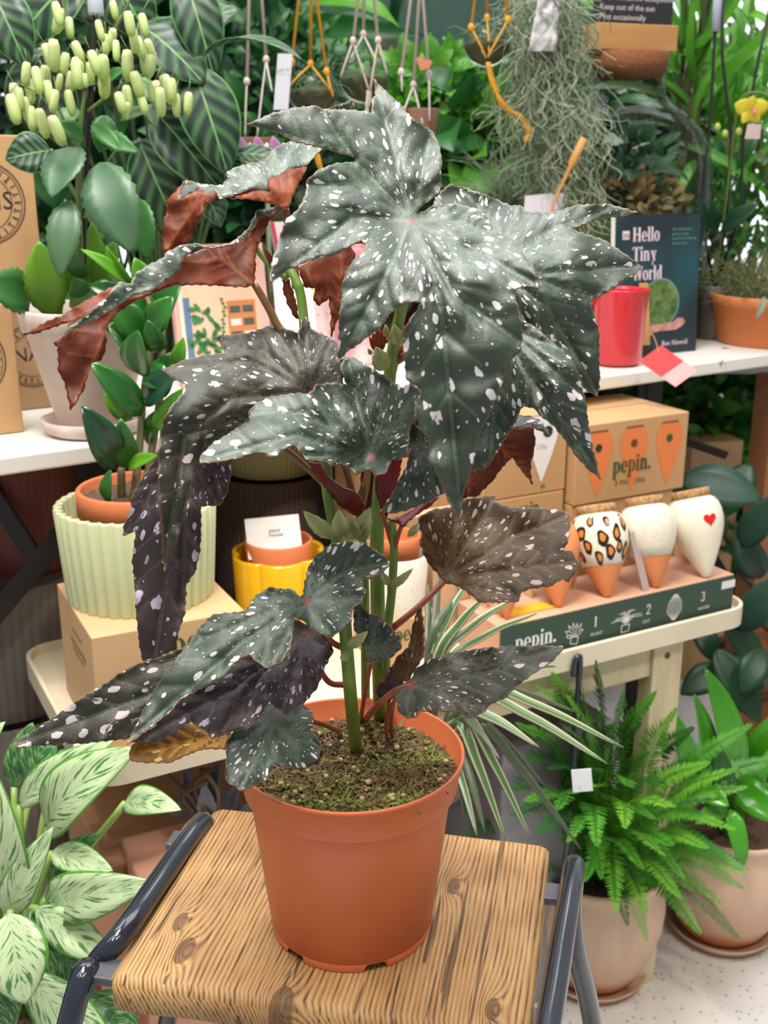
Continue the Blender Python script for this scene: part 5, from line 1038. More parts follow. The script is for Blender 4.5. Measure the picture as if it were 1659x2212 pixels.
stamp(TP_(0.058, 0.236, TZ2 + 0.072), TU, (0, 0, 1), 0.042, kb, 'NAIS')
kb = carton('kraft_box', -0.24, 0.238, TZ2 + 0.1515, 0.322, 0.11, 0.200, 'tall kraft box with a round stamp, stacked at the left edge', KR, TP_, TU, TW)
stamp(TP_(0.016, 0.238, TZ2 + 0.1515 + 0.118), TU, (0, 0, 1), 0.052, kb, 'NAIS')
# whitewashed pot with kalanchoe
WW = M('whitewashed_clay', (214, 198, 190), 0.8, vs=16, rgb2=(180, 158, 148), bump=0.15, bs=120, stretch=(1, 1, 0.5))
kc = PZ(205, 930, TZ2)
kal = thing('kalanchoe', kc, 'kalanchoe with pale green bell flowers in a whitewashed clay pot on a saucer', 'potted plant')
V, Fc, uv = lathe([(0.052, 0), (0.058, 0.003), (0.064, 0.018), (0.061, 0.019), (0.054, 0.008), (0, 0.006)], kc, 64); mk('saucer', V, Fc, WW, kal, uv=uv)
pc2 = kc + Vector((0, 0, 0.0085))
V, Fc, uv = lathe([(0.040, 0), (0.044, 0.006), (0.072, 0.118), (0.077, 0.119), (0.079, 0.142), (0.077, 0.145), (0.072, 0.144), (0.068, 0.118), (0.040, 0.01), (0, 0.01)], pc2, 64); mk('pot', V, Fc, WW, kal, uv=uv)
soil(pc2, 0.069, 0.128, kal, PEAT, 14, 0.004, 5)
KG = M('kalanchoe_grey_leaf', (84, 116, 78), 0.4, vs=12, rgb2=(60, 98, 70), trans=0.08)
KY = M('kalanchoe_lime_leaf', (124, 176, 50), 0.4, vs=12, rgb2=(98, 150, 44), trans=0.2)
KM = M('kalanchoe_mid_leaf', (72, 132, 62), 0.4, vs=12, rgb2=(48, 104, 48), trans=0.12)
ky = kc.y
place_leaves(kal, [((110,682),(84,520),84,ky-.02,KY,ky-.04),((132,684),(112,545),48,ky,KY,ky-.01),((152,432),(130,598),68,ky-.05,KG,ky-.08),((168,318),(112,428),88,ky-.02,KG,ky-.07),((62,640),(-45,618),92,ky-.02,KM,ky-.10),((214,352),(290,548),108,ky-.03,KG,ky-.07),((300,430),(322,560),70,ky,KM,ky-.02),
  ((200,270),(268,332),34,ky,KM,ky-.03),((325,225),(338,276),34,ky,KG,ky-.02),((185,600),(150,540),40,ky-.02,KM,ky-.03),((180,300),(120,268),40,ky,KM,ky-.04),((215,300),(300,330),42,ky,KM,ky-.03),((225,200),(272,150),40,ky+.01,KM,ky-.01),((230,250),(215,330),50,ky+.02,KM,ky),((260,260),(330,240),30,ky+.02,KG,ky),((175,240),(100,290),46,ky+.02,KM,ky),((178,640),(160,600),46,ky-.03,KM,ky-.04),((150,660),(222,620),50,ky,KM,ky-.02),((180,470),(235,430),36,ky+.01,KY,ky),((290,170),(350,230),40,ky+.02,KM,ky),((205,180),(150,190),34,ky+.02,KM,ky),((160,640),(140,430),60,ky+.03,KY,ky+.03),((210,640),(250,520),60,ky+.03,KY,ky+.03),((200,620),(200,480),50,ky+.04,KY,ky+.04)], fold=0.18, serr=0.06, ns=16, shape='oval')
KS = M('kalanchoe_stem', (96, 116, 62), 0.5, vs=40)
for a, r0 in (([pc2 + Vector((0, 0, .12)), PY(175, 560, ky), PY(170, 330, ky), PY(190, 150, ky + .01)], .0045), ([PY(172, 330, ky), PY(120, 220, ky), PY(85, 130, ky - .01)], .002), ([PY(190, 240, ky), PY(270, 180, ky), PY(345, 150, ky - .01)], .002), ([PY(190, 150, ky), PY(150, 60, ky), PY(130, -20, ky)], .002), ([PY(190, 150, ky), PY(250, 60, ky), PY(290, -20, ky)], .002), ([PY(150, 290, ky), PY(90, 210, ky - .01), PY(40, 180, ky - .02)], .0015)):
    p = smoothpath(a, 6); g = G(); g.add(*tube(p, [r0 * (1 - 0.5 * i / len(p)) for i in range(len(p))], 8)); g.mk('stem', KS, kal)
def bellmat():
    m, nt, b = newmat('pale_bell_flower'); L = nt.links.new
    uv = nn(nt, 'ShaderNodeUVMap'); s = nn(nt, 'ShaderNodeSeparateXYZ'); L(uv.outputs[0], s.inputs[0])
    nz = nn(nt, 'ShaderNodeTexNoise', Scale=3.0); L(uv.outputs[0], nz.inputs['Vector'])
    ad = nn(nt, 'ShaderNodeMath', operation='MULTIPLY_ADD'); L(nz.outputs[0], ad.inputs[0]); ad.inputs[1].default_value = 0.4; L(s.outputs[1], ad.inputs[2])
    r = nn(nt, 'ShaderNodeValToRGB'); E = r.color_ramp.elements; E[0].position = 0.2; E[0].color = (*s2l((214, 178, 172)), 1); E[1].position = 1.0; E[1].color = (*s2l((164, 200, 92)), 1); e = E.new(0.45); e.color = (*s2l((216, 226, 166)), 1)
    L(ad.outputs[0], r.inputs[0]); L(r.outputs[0], b.inputs['Base Color']); b.inputs['Roughness'].default_value = 0.5
    tr = nn(nt, 'ShaderNodeBsdfTranslucent'); L(r.outputs[0], tr.inputs[0]); mx = nn(nt, 'ShaderNodeMixShader'); mx.inputs[0].default_value = 0.3
    L(b.outputs[0], mx.inputs[1]); L(tr.outputs[0], mx.inputs[2]); L(mx.outputs[0], nt.nodes['Material Output'].inputs[0]); return m
BM = bellmat()
bells = [(118,15),(148,48),(130,28),(242,12),(275,35),(305,40),(228,85),(245,72),(250,98),(275,118),(295,90),(316,95),(311,108),(330,122),(95,105),(58,145),(75,155),(98,152),(115,95),(142,125),(165,135),(195,120),(192,145),(222,128),(224,162),(155,165),(183,170),(20,215),(28,190),(50,220),(65,240),(82,245),(98,160),(120,205),(145,205),(110,260),(100,185),(253,210),(272,195),(302,212),(322,190),(335,185),(352,172),(370,180),(380,213),(408,210),(275,232),(288,165),(40,200),(130,170),(210,55),(160,100),(60,180),(285,70),(345,200)]
r_ = random.Random(9)
for i, (x, y) in enumerate(bells):
    Y = ky - 0.03 + r_.uniform(-0.035, 0.03); c = PY(x, y - 12, Y); L_ = r_.uniform(0.023, 0.035) * (0.6 if y in (12, 170, 232) else 1); rd = L_ * r_.uniform(0.16, 0.20)
    ax = Vector((r_.uniform(-0.3, 0.3), r_.uniform(-0.2, 0.2), -1))
    V, Fc, uv = lathe([(0.0, 0), (rd * 0.7, L_ * 0.03), (rd, L_ * 0.2), (rd * 1.05, L_ * 0.55), (rd * 0.95, L_ * 0.8), (rd * 0.55, L_ * 0.96), (0.0, L_)], c, 12, fn=lambda th, i: 1 + 0.08 * math.cos(th * 4), ax=ax)
    o = mk('bell_flower', V, Fc, BM, kal, uv=uv)
    g = G(); g.add(*tube([c, c + Vector((r_.uniform(-0.01, 0.01), 0.008, 0.014))], 0.0005, 4)); g.mk('flower_stalk', KS, o)
g = G(); g.add(*tube([pc2 + Vector((-0.008, 0.01, 0.12)), PY(184, 400, ky + .012), PY(208, 0, ky + .012), PY(210, -60, ky + .012)], 0.0032, 8)); g.mk('support_stake', BLK, kal)
V, Fc, uv = lathe([(0.0085, 0), (0.009, 0.003), (0.008, 0.035), (0.006, 0.036)], PY(208, 33, ky + .012), 20); mk('stake_cap', V, Fc, M('frosted_cap', (196, 204, 218), 0.3, trans=0.3), kal)

# book, red can, brush, tag, bowl, demijohn
bk = PZ(1503, 757, TZ2); Ub = BU
book = thing('book', bk - BU * 0.095, 'dark teal book titled Hello Tiny World standing on the white table', 'book')
lean = Vector((-0.03 * BW.x, 0, 0)) ; upb = (Vector((0, 0, 1)) + BW * 0.07).normalized(); bh = 0.235; bw_ = 0.185; bd = 0.016
b0 = bk - BU * bw_
def covermat():
    m, nt, b = newmat('book_cover_print'); L = nt.links.new
    tc = nn(nt, 'ShaderNodeTexCoord'); n = nn(nt, 'ShaderNodeTexNoise', Scale=6.0, Detail=1.0); L(tc.outputs['Object'], n.inputs['Vector'])
    r = nn(nt, 'ShaderNodeValToRGB'); r.color_ramp.elements[0].color = (*s2l((30, 44, 52)), 1); r.color_ramp.elements[1].color = (*s2l((30, 78, 84)), 1); r.color_ramp.elements[0].position = 0.42; r.color_ramp.elements[1].position = 0.62
    L(n.outputs[0], r.inputs[0]); L(r.outputs[0], b.inputs['Base Color']); b.inputs['Roughness'].default_value = 0.35; return m
nb = BW * 1.0
g = G(); g.add(*box(b0, BU * bw_, BW * 0.0015, upb * bh)); g.mk('front_cover', covermat(), book, smooth=False)
g = G(); g.add(*box(b0 + BW * 0.0016 + upb * 0.003 + BU * 0.002, BU * (bw_ - 0.005), BW * (bd - 0.003), upb * (bh - 0.006))); g.mk('pages', M('book_pages', (226, 220, 208), 0.8, vs=400, stretch=(1, 1, 0.02)), book, smooth=False)
g = G(); g.add(*box(b0 + BW * (bd - 0.001), BU * bw_, BW * 0.0015, upb * bh)); g.mk('back_cover', covermat(), book, smooth=False)
TWH = M('title_print', (226, 206, 214), 0.5)
for k, wd in enumerate(('Hello', 'Tiny', 'World')): word(wd, b0 + BU * 0.036 + upb * (0.192 - 0.032 * k), BU, upb, 0.0165, TWH, book, 'title')
small_text('An interactive\nguide to the\nworld of creating\nterrariums', b0 + BU * 0.122 + upb * 0.208, BU, upb, 0.0078, M('mint_print', (110, 150, 132), 0.5), book)
small_text('Ben Newell', b0 + BU * 0.105 + upb * 0.014, BU, upb, 0.0125, TWH, book, 'author_line')
decal('publisher_mark', [[(0, 0), (0.015, 0), (0.015, 0.014), (0, 0.014)]], b0 + BU * 0.014 + upb * 0.196, BU, upb, 1, TWH, book)
small_text('DK', b0 + BU * 0.0155 + upb * 0.199 - BW * 0.0006, BU, upb, 0.0095, M('title_dark', (24, 30, 40), 0.5), book)
decal('globe_print', [circ(0.100, 0.088, 0.040, 0.042, 40)], b0, BU, upb, 1, M('terrarium_print', (46, 84, 44), 0.4, vs=60, rgb2=(122, 140, 70)), book)
decal('globe_ring_print', ring(0.100, 0.088, 0.0415, 0.002), b0, BU, upb, 1, M('glass_print', (120, 160, 158), 0.4), book, lift=0.001)
SKN = M('palm_print', (208, 150, 140), 0.5, vs=30, rgb2=(120, 70, 60))
decal('palm_print', [[(0.02, 0.022), (0.06, 0.034), (0.10, 0.040), (0.135, 0.040), (0.150, 0.046), (0.157, 0.054), (0.150, 0.060), (0.138, 0.060), (0.128, 0.054), (0.100, 0.052), (0.06, 0.050), (0.02, 0.046)]], b0, BU, upb, 1, SKN, book, lift=0.0014)
rc = PZ(1330, 786, TZ2); RED2 = M('red_enamel', (206, 34, 48), 0.28, vs=3, rgb2=(198, 28, 44), coat=0.4)
t = thing('watering_jug', rc, 'bright red metal jug with a pouring lip on the white table', 'jug')
P = [(0.030, 0), (0.038, 0.003), (0.0415, 0.010), (0.0415, 0.118), (0.0425, 0.120), (0.0428, 0.123), (0.0415, 0.1235), (0.040, 0.118), (0.040, 0.01), (0, 0.006)]
V, Fc, uv = lathe(P, rc, 96)
for i in range(4, 8):
    for k in range(96):
        a = 2 * math.pi * k / 96; d = math.cos(a - R(-12))
        if d > 0.93: s_ = (d - 0.93) / 0.07; v = V[i * 96 + k]; V[i * 96 + k] = v + Vector((math.cos(a), math.sin(a), 0.25)) * 0.006 * s_
mk('body', V, Fc, RED2, t, uv=uv)
g = G(); hp_ = [rc + Vector((-0.041, 0, 0.10)), rc + Vector((-0.066, 0, 0.098)), rc + Vector((-0.072, 0, 0.06)), rc + Vector((-0.062, 0, 0.03)), rc + Vector((-0.041, 0, 0.026))]; g.add(*tube(smoothpath(hp_, 6), 0.0045, 10)); g.mk('handle', RED2, t)
wb = PZ(1397, 772, TZ2); t = thing('wooden_dibber', wb, 'flat wooden tool with a black foot between the red jug and the book', 'garden tool')
wt = PY(1393, 612, wb.y + 0.010)
g = G(); g.add(*box(wb - BU * 0.010 + (wt - wb) * 0.16, BU * 0.019, BW * 0.005, (wt - wb) * 0.84)); g.mk('blade', M('beech_wood', (196, 148, 84), 0.5, vs=8, stretch=(6, 6, 0.6)), t, smooth=False, bevel=0.0015)
g = G(); g.add(*box(wb - BU * 0.011, BU * 0.024, BW * 0.007, (wt - wb) * 0.17)); g.mk('foot', BLK, t, smooth=False, bevel=0.001)
TWN = M('jute_twine', (176, 140, 92), 0.9)
tg = PT(1428, 746, 1.70); tgx = PT(1507, 801, 1.69) - tg; tgy = PT(1380, 780, 1.69) - tg
t = thing('swing_tag', tg, 'red and pink card tag hanging over the table edge from twine', 'tag')
nrm = tgx.cross(tgy).normalized() * 0.0008
g = G(); g.add(*box(tg, tgx * 0.62, tgy, nrm)); g.mk('red_panel', M('red_tag_card', (208, 52, 56), 0.6), t, smooth=False)
g = G(); g.add(*box(tg + tgx * 0.62, tgx * 0.38, tgy, nrm)); g.mk('pink_panel', M('pink_tag_card', (234, 160, 158), 0.6), t, smooth=False)
g = G(); g.add(*tube(smoothpath([PT(1398, 735, 1.71), PT(1408, 722, 1.70), PT(1418, 742, 1.70), tg + (tgx * 0.1 + tgy * 0.3)], 6), 0.0009, 6)); g.mk('twine', TWN, t)
bc = PZ(1662, 738, TZ2); t = thing('grass_bowl', bc, 'wide terracotta bowl filled with wiry olive grass at the right end of the table', 'potted plant')
P = [(0.092, 0), (0.096, 0.004), (0.110, 0.068), (0.115, 0.070), (0.117, 0.088), (0.114, 0.090), (0.108, 0.086), (0.104, 0.07), (0.09, 0.01), (0, 0.008)]
V, Fc, uv = lathe(P, bc, 96); mk('pot', V, Fc, M('bowl_terracotta', (206, 122, 66), 0.65, vs=10, rgb2=(196, 110, 58)), t, uv=uv)
soil(bc, 0.104, 0.074, t, PEAT, 14, 0.004, 8)
def wires(name, c, R0, n, h, spread, mat, parent, rad=0.0006, seed=0, curl=0.5, up=1.0, pts=5):
    rr_ = random.Random(seed); g = G()
    for i in range(n):
        a = rr_.random() * 6.283; q = R0 * math.sqrt(rr_.random()); p = Vector(c) + Vector((q * math.cos(a), q * math.sin(a), 0)); L_ = h * rr_.uniform(0.5, 1.1)
        d = Vector((rr_.uniform(-1, 1) * spread, rr_.uniform(-1, 1) * spread, up)).normalized(); P_ = [p]
        for k in range(1, pts):
            d = (d + Vector((rr_.uniform(-curl, curl), rr_.uniform(-curl, curl), rr_.uniform(-curl, curl) - 0.12 * k))).normalized(); P_.append(P_[-1] + d * L_ / (pts - 1))
        P_ = smoothpath(P_, 3); g.add(*tube(P_, [rad * (1 - 0.7 * j / len(P_)) for j in range(len(P_))], 3, False))
    return g.mk(name, mat, parent)
wires('grass', bc + Vector((0, 0, .075)), .10, 420, .13, .7, M('olive_grass', (112, 124, 76), 0.6, vs=20, rgb2=(74, 84, 54)), t, .0011, 1, .45)
wires('dry_grass', bc + Vector((0, 0, .075)), .09, 60, .14, .7, M('ochre_grass', (176, 138, 62), 0.6), t, .0009, 2, .45)
g = G(); g.add(*blade(PY(1650, 640, bc.y - .115), PY(1632, 690, bc.y - .125), .012, (0, -1, 0), 0.1, 0.4, 'oval')); g.mk('hanging_leaf', M('grey_green_leaf', (130, 144, 122), 0.5), t, solid=0.0008)
# demijohn
jc = TP_(1.161, 0.285, TZ2)
j = thing('glass_demijohn', jc, 'large clear glass demijohn terrarium with a cork and chalkboard on top', 'terrarium')
GL = glass()
JR = 0.152
JP = [(0.09, 0.0), (0.14, 0.005), (0.150, 0.03), (JR, 0.08), (JR, 0.26), (0.150, 0.305), (0.144, 0.34), (0.130, 0.372), (0.108, 0.398), (0.086, 0.415), (0.073, 0.43), (0.068, 0.445), (0.068, 0.468), (0.072, 0.472), (0.072, 0.478), (0.066, 0.480)]
JP = [(r * (1.07 if z < 0.40 else 1.0), z) for r, z in JP]; V, Fc, uv = lathe(JP, jc, 96, caps=False); mk('glass_body', V, Fc, GL, j, uv=uv)
V, Fc, uv = lathe([(0.060, 0.462), (0.066, 0.474), (0.070, 0.4785), (0.072, 0.501), (0.070, 0.503)], jc, 48); mk('cork_stopper', V, Fc, M('brown_cork', (150, 94, 56), 0.85, vs=160, rgb2=(120, 72, 42), bump=0.3, bs=300), j, uv=uv)
MOS = M('terrarium_moss', (78, 88, 38), 0.9, vs=60, rgb2=(52, 52, 26), bump=1, bs=200)
V, Fc, uv = lathe([(0.13, 0.004), (0.146, 0.05), (0.148, 0.19), (0.13, 0.215), (0.07, 0.225), (0, 0.22)], jc, 48, fn=lambda th, i: 1 - 0.03 * abs(math.sin(th * 7 + i))); mk('soil_and_moss', V, Fc, MOS, j, uv=uv)
def cloud(name, c, rad, n, L_, wr, mat, parent=None, seed=0, flat=1.0, up=0.2, ns=5, bend=0.12, shape='oval', out=0.65, fold=0.2, mat2=None):
    """foliage as one part: many real leaves around a crown"""
    rr_ = random.Random(seed); g = G(); rx, ry, rz = rad if isinstance(rad, tuple) else (rad, rad, rad * flat)
    for i in range(n):
        th = rr_.random() * 6.283; ph = math.acos(rr_.uniform(-1, 1)); q = rr_.random() ** 0.4
        d = Vector((math.sin(ph) * math.cos(th), math.sin(ph) * math.sin(th), math.cos(ph))); p = Vector(c) + Vector((d.x * rx, d.y * ry, d.z * rz)) * q
        v = (d * out + Vector((rr_.uniform(-1, 1), rr_.uniform(-1, 1), rr_.uniform(-1, 1) + up)) * 0.6).normalized(); l = L_ * rr_.uniform(0.55, 1.15)
        n_ = Vector((rr_.uniform(-0.6, 0.6), -0.7, rr_.uniform(0.0, 1.0)))
        g.add(*blade(p, p + v * l, l * wr, n_, bend, fold, shape, ns, seed=i))
    if mat2: return g.mk(name, [mat, mat2], parent, midx=[1 if (k // (4 * ns)) % 3 == 0 else 0 for k in range(len(g.F))])
    return g.mk(name, mat, parent)
cloud('mossy_plants', jc + Vector((0, 0, 0.25)), (JR * .72, JR * .72, 0.05), 420, 0.032, 0.5, M('terrarium_plants', (92, 92, 44), 0.6, vs=40, rgb2=(134, 90, 46)), j, 4)
cloud('fern_sprigs', jc + Vector((0, 0, 0.315)), (JR * .6, JR * .6, 0.045), 150, 0.045, 0.4, M('terrarium_fern', (30, 66, 34), 0.6, vs=40), j, 5)
# chalkboard on its wooden foot
wz = jc.z + 0.503
ch = thing('chalkboard', jc + Vector((0, 0, 0.504)), 'small chalkboard with handwriting in a wooden foot on top of the demijohn cork', 'sign')
Uc = (BU * 1.0 + Vector((0.12, -0.12, 0))).normalized(); Wc = Vector((-Uc.y, Uc.x, 0))
cc = Vector((jc.x, jc.y, wz + 0.001))
g = G(); g.add(*box(cc - Uc * 0.080 - Wc * 0.030, Uc * 0.160, Wc * 0.06, (0, 0, 0.043))); g.mk('wooden_foot', M('oak_block', (190, 142, 88), 0.5, vs=6, rgb2=(170, 122, 70), stretch=(1, 1, 6)), ch, smooth=False, bevel=0.002)
g = G(); g.add(*box(cc - Uc * 0.079 - Wc * 0.012 + Vector((0, 0, 0.0435)), Uc * 0.156, Wc * 0.006, (0, 0, 0.10))); g.mk('slate_panel', M('slate', (40, 38, 42), 0.7), ch, smooth=False)
CHK = M('chalk', (214, 208, 212), 0.9)
for k, s in enumerate(('-Mist occasionally', '-Keep out of the sun', 'A self contained ecosystem')):
    small_text(s, cc - Uc * 0.074 - Wc * 0.0125 + Vector((0, 0, 0.050 + 0.0158 * k)), Uc, (0, 0, 1), 0.0135, CHK, ch, 'handwriting')
# seed of small things in the middle of the table: picture book, card, skewer basket
bkp = [PY(368, 530, 1.56), PY(600, 488, 1.60), PY(615, 770, 1.56)]
A0 = PZ(395, 838, TZ2); A1 = A0 + Vector((0.86, 0.50, 0)).normalized() * 0.150
t = thing('picture_book', A0, 'pink picture book with a drawing of plants and an orange shelf, standing on the table', 'book')
ex = A1 - A0; upn = (Vector((0, 0, 1)) + Vector((-0.50, 0.86, 0)) * 0.16).normalized(); hgt = 0.205
back = Vector((-0.50, 0.86, 0)).normalized()
g = G(); g.add(*box(A0, ex, back * 0.014, upn * hgt)); g.mk('cover', M('pink_cover', (228, 178, 168), 0.5, vs=3, rgb2=(222, 168, 158)), t, smooth=False, bevel=0.001)
def pd(name, x0, y0, x1, y1, mat, lift=0.0006): decal(name, [[(x0, y0), (x1, y0), (x1, y1), (x0, y1)]], A0, ex, upn, 1, mat, t, lift=lift)
pd('print_panel', 0.008, 0.01, 0.135, 0.150, M('peach_print', (232, 192, 160), 0.5))
pd('print_window', 0.014, 0.02, 0.024, 0.13, M('blue_print', (96, 124, 160), 0.5), 0.001); pd('print_window', 0.007, 0.02, 0.013, 0.14, M('mint_pale_print', (214, 222, 196), 0.5), 0.001)
pd('print_shelf', 0.082, 0.02, 0.128, 0.122, M('orange_shelf_print', (206, 130, 74), 0.5), 0.001)
for k in range(5):
    for q in range(2): pd('print_shelf_row', 0.086 + q * 0.021, 0.028 + k * 0.019, 0.103 + q * 0.021, 0.038 + k * 0.019, M('shelf_dark_print', (78, 84, 78), 0.5) if (k + q) % 3 else M('shelf_pale_print', (220, 214, 206), 0.5), 0.0014)
LP_ = M('leaf_print', (66, 126, 72), 0.5); r_ = random.Random(2); lp = []
for k in range(34):
    cx, cy = 0.045 + r_.gauss(0, 0.011), 0.068 + r_.gauss(0, 0.02); a = r_.uniform(0, 180); lp.append([(cx + 0.008 * math.cos(R(a)) * math.cos(q) - 0.0035 * math.sin(R(a)) * math.sin(q), cy + 0.008 * math.sin(R(a)) * math.cos(q) + 0.0035 * math.cos(R(a)) * math.sin(q)) for q in [i * 0.785 for i in range(8)]])
for k in range(14): cx, cy = 0.072 + r_.gauss(0, 0.003), 0.125 - 0.006 * k; lp.append(circ(cx, cy, 0.003, 0.002, 8))
decal('print_leaves', lp, A0, ex, upn, 1, LP_, t, lift=0.0018)
A2 = A1 + Vector((0.012, -0.02, 0)); ex2 = Vector((0.92, 0.39, 0)).normalized() * 0.062
t = thing('greeting_card', A2, 'white card leaning beside the pink picture book', 'card')
g = G(); g.add(*box(A2, ex2, (0, 0.0012, 0), (Vector((0, 0, 1)) + Vector((-0.1, 0.35, 0))).normalized() * 0.165)); g.mk('card_sheet', PAPER, t, smooth=False)
B0 = PZ(640, 800, TZ2) + Vector((0, 0.05, 0)); upb2 = (Vector((-0.20, 0.22, 1))).normalized()
t = thing('seed_packet', B0, 'tall white and yellow packet with a magenta edge leaning behind the begonia', 'packet')
exb = Vector((0.88, 0.47, 0)); 
g = G(); g.add(*box(B0, exb * 0.085, (-0.003, 0.006, 0), upb2 * 0.235)); g.mk('packet_body', M('packet_white', (230, 218, 212), 0.5, vs=24, rgb2=(222, 200, 196)), t, smooth=False)
decal('yellow_band', [[(0.050, 0.12), (0.068, 0.12), (0.074, 0.225), (0.06, 0.225)]], B0, exb, upb2, 1, M('yellow_band', (240, 220, 40), 0.5), t)
decal('magenta_edge', [[(0, 0), (0.007, 0), (0.007, 0.235), (0, 0.235)]], B0, exb, upb2, 1, M('magenta_band', (196, 52, 92), 0.5), t)
decal('printed_dots', [circ(0.02 + 0.016 * (k % 4), 0.05 + 0.03 * (k // 4), 0.0022, n=8) for k in range(20)], B0, exb, upb2, 1, M('pink_dots', (222, 160, 170), 0.5), t)
pk = PZ(770, 790, TZ2) + Vector((0, 0.03, 0)); t = thing('pink_pot', pk, 'small pink patterned pot behind the top begonia leaf', 'plant pot')
V, Fc, uv = lathe(pot_profile(0.045, 0.034, 0.19, wall=0.004), pk, 48); mk('pot', V, Fc, M('pink_pattern', (214, 60, 92), 0.4, vs=16, rgb2=(236, 220, 214)), t, uv=uv)
bs = PT(1150, 440, 2.05); bs.z = TZ2
t = thing('coir_basket', bs, 'brown coir planter with airplants at the back of the table, beside the hanging moss', 'planter')
V, Fc, uv = lathe(pot_profile(0.085, 0.06, 0.235, wall=0.006), bs, 48, fn=lambda th, i: 1 + 0.02 * math.sin(th * 13 + i)); Fc = [f for f in Fc if len(f) == 4]; mk('basket', V, Fc, M('coir', (110, 76, 52), 0.95, vs=120, rgb2=(70, 46, 32), bump=1, bs=200), t, uv=uv)
soil(bs, 0.076, 0.222, t, M('coir_soil', (104, 72, 50), 0.95, vs=200), 12, 0.01, 2)
wires('airplant', bs + Vector((-0.03, 0, .22)), .04, 130, .17, .5, M('airplant_green', (92, 122, 84), 0.6, rgb2=(140, 156, 128), vs=20), t, .0014, 6, .22)
sk0, sk1 = PY(1196, 436, 1.95), PY(1262, 298, 1.93); g = G(); g.add(*tube([PZ(1120, 772, TZ2), sk0, sk0.lerp(sk1, 0.55), sk0.lerp(sk1, 0.62), sk1], [0.0022, 0.0026, 0.004, 0.0075, 0.0065], 8)); g.mk('wooden_marker', M('birch_marker', (206, 150, 82), 0.6), t)
cA = PY(1128, 462, 1.975); g = G(); g.add(*box(cA - Vector((0, 0, .03)), PY(1212, 455, 1.985) - cA, (0, 0.001, 0), PY(1134, 436, 1.975) - cA + Vector((0, 0, .04)))); g.mk('price_card', M('lilac_card', (222, 214, 226), 0.6), t, smooth=False)

# ================================================================ hanging things
def beamY(X): return 1.72 + 0.192 * (X + 1.2)
def hang(px, py):
    d = ray(px, py); t_ = (1.72 + 0.192 * 1.2) / (d.y - 0.192 * d.x); return CAM + d * t_
YC = M('mustard_cord', (222, 162, 44), 0.85, vs=300, rgb2=(190, 128, 26)); WC = M('ecru_cord', (206, 190, 178), 0.85, vs=300, rgb2=(180, 160, 148)); WC2 = M('pale_cord', (196, 184, 178), 0.85, vs=300)
def hanging(name, cpx, rpx, cord, label, splits, tail=None, fill=True, group='hanging glass globes in knotted cords', squash=0.95):
    c = hang(*cpx); r = rpx / F * (c.y * 1.04); t = thing(name, c, label, 'hanging planter', group)
    if fill:
        prof = [(r * math.sin(R(a)), -r * squash * math.cos(R(a))) for a in range(6, 146, 10)]; V, Fc, uv = lathe([(0, -r * squash)] + prof, c, 40, caps=False); mk('globe', V, Fc, GL, t, uv=uv)
        V, Fc, uv = lathe([(0, -r * .9)] + [(r * .95 * math.sin(R(a)), -r * .92 * squash * math.cos(R(a))) for a in range(15, 95, 10)] + [(r * 0.5, r * 0.12), (0, r * .15)], c, 32, fn=lambda th, i: 1 - .04 * abs(math.sin(5 * th + i))); mk('soil', V, Fc, M('globe_soil', (60, 54, 38), 0.95, vs=80, rgb2=(96, 96, 66)), t, uv=uv)
        wires('airplant', c, r * .5, 40, r * 1.5, .8, M('airplant_green', (92, 122, 84), 0.6), t, .0008, int(cpx[0]), .35)
    for i, (top, knot, ends) in enumerate(splits):
        K = hang(*knot) + Vector((0, -r * 0.9 if i != 1 else 0, 0)); T_ = hang(*top); T_.y = K.y + 0.0; top3 = K + (T_ - K) * ((2.0 - K.z) / (T_.z - K.z)) if T_.z > K.z else K
        g = G(); g.add(*tube([K, K.lerp(top3, 0.5), top3], 0.0026 if cord is not YC else 0.0024, 8))
        V, Fc, uv = lathe([(0.0, -0.006), (0.005, -0.003), (0.0055, 0.002), (0.003, 0.007)], K, 10); g.add(V, Fc)
        for e in ends:
            E_ = hang(*e) + Vector((0, -r * 1.0, 0)); mid = K.lerp(E_, 0.5) + Vector((0, -r * 0.15, 0)); g.add(*tube(smoothpath([K, mid, E_], 4), 0.0017, 6))
        g.mk('cord', cord, t)
    if tail:
        g = G()
        for q in range(7):
            rr_ = random.Random(q); P_ = [hang(*p) + Vector((rr_.uniform(-.003, .003), rr_.uniform(-.003, .003) - r, rr_.uniform(-.002, .002))) for p in tail]; g.add(*tube(smoothpath(P_, 5), 0.0023, 6))
        g.mk('tassel', cord, t)
    return t
hanging('hanging_globe', (676, 196), 50, YC, 'glass globe with moss hanging in yellow cord above the top begonia leaf', [((650, 0), (634, 140), [(626, 190)]), ((672, 0), (671, 140), [(626, 192), (722, 205)]), ((686, 0), (708, 160), [(722, 212)])], [(678, 246), (684, 300), (690, 345), (700, 372)])
hanging('hanging_globe', (787, 168), 50, WC, 'glass globe hanging in knotted off white cord, left of the top leaf tip', [((775, 0), (764, 95), [(738, 170), (798, 200)]), ((786, 0), (785, 76), [(760, 130), (815, 140)]), ((808, 0), (817, 94), [(836, 165), (800, 200)])], [(798, 200), (796, 225), (792, 250)])
hanging('hanging_globe', (1052, 92), 47, YC, 'glass globe in mustard cord with a long trailing tassel', [((1030, -60), (1014, 66), [(1045, 128)]), ((1052, -60), (1052, 40), [(1052, 120)]), ((1080, -60), (1092, 50), [(1048, 128)])], [(1050, 140), (1060, 185), (1084, 232), (1120, 256), (1136, 285), (1128, 308)])
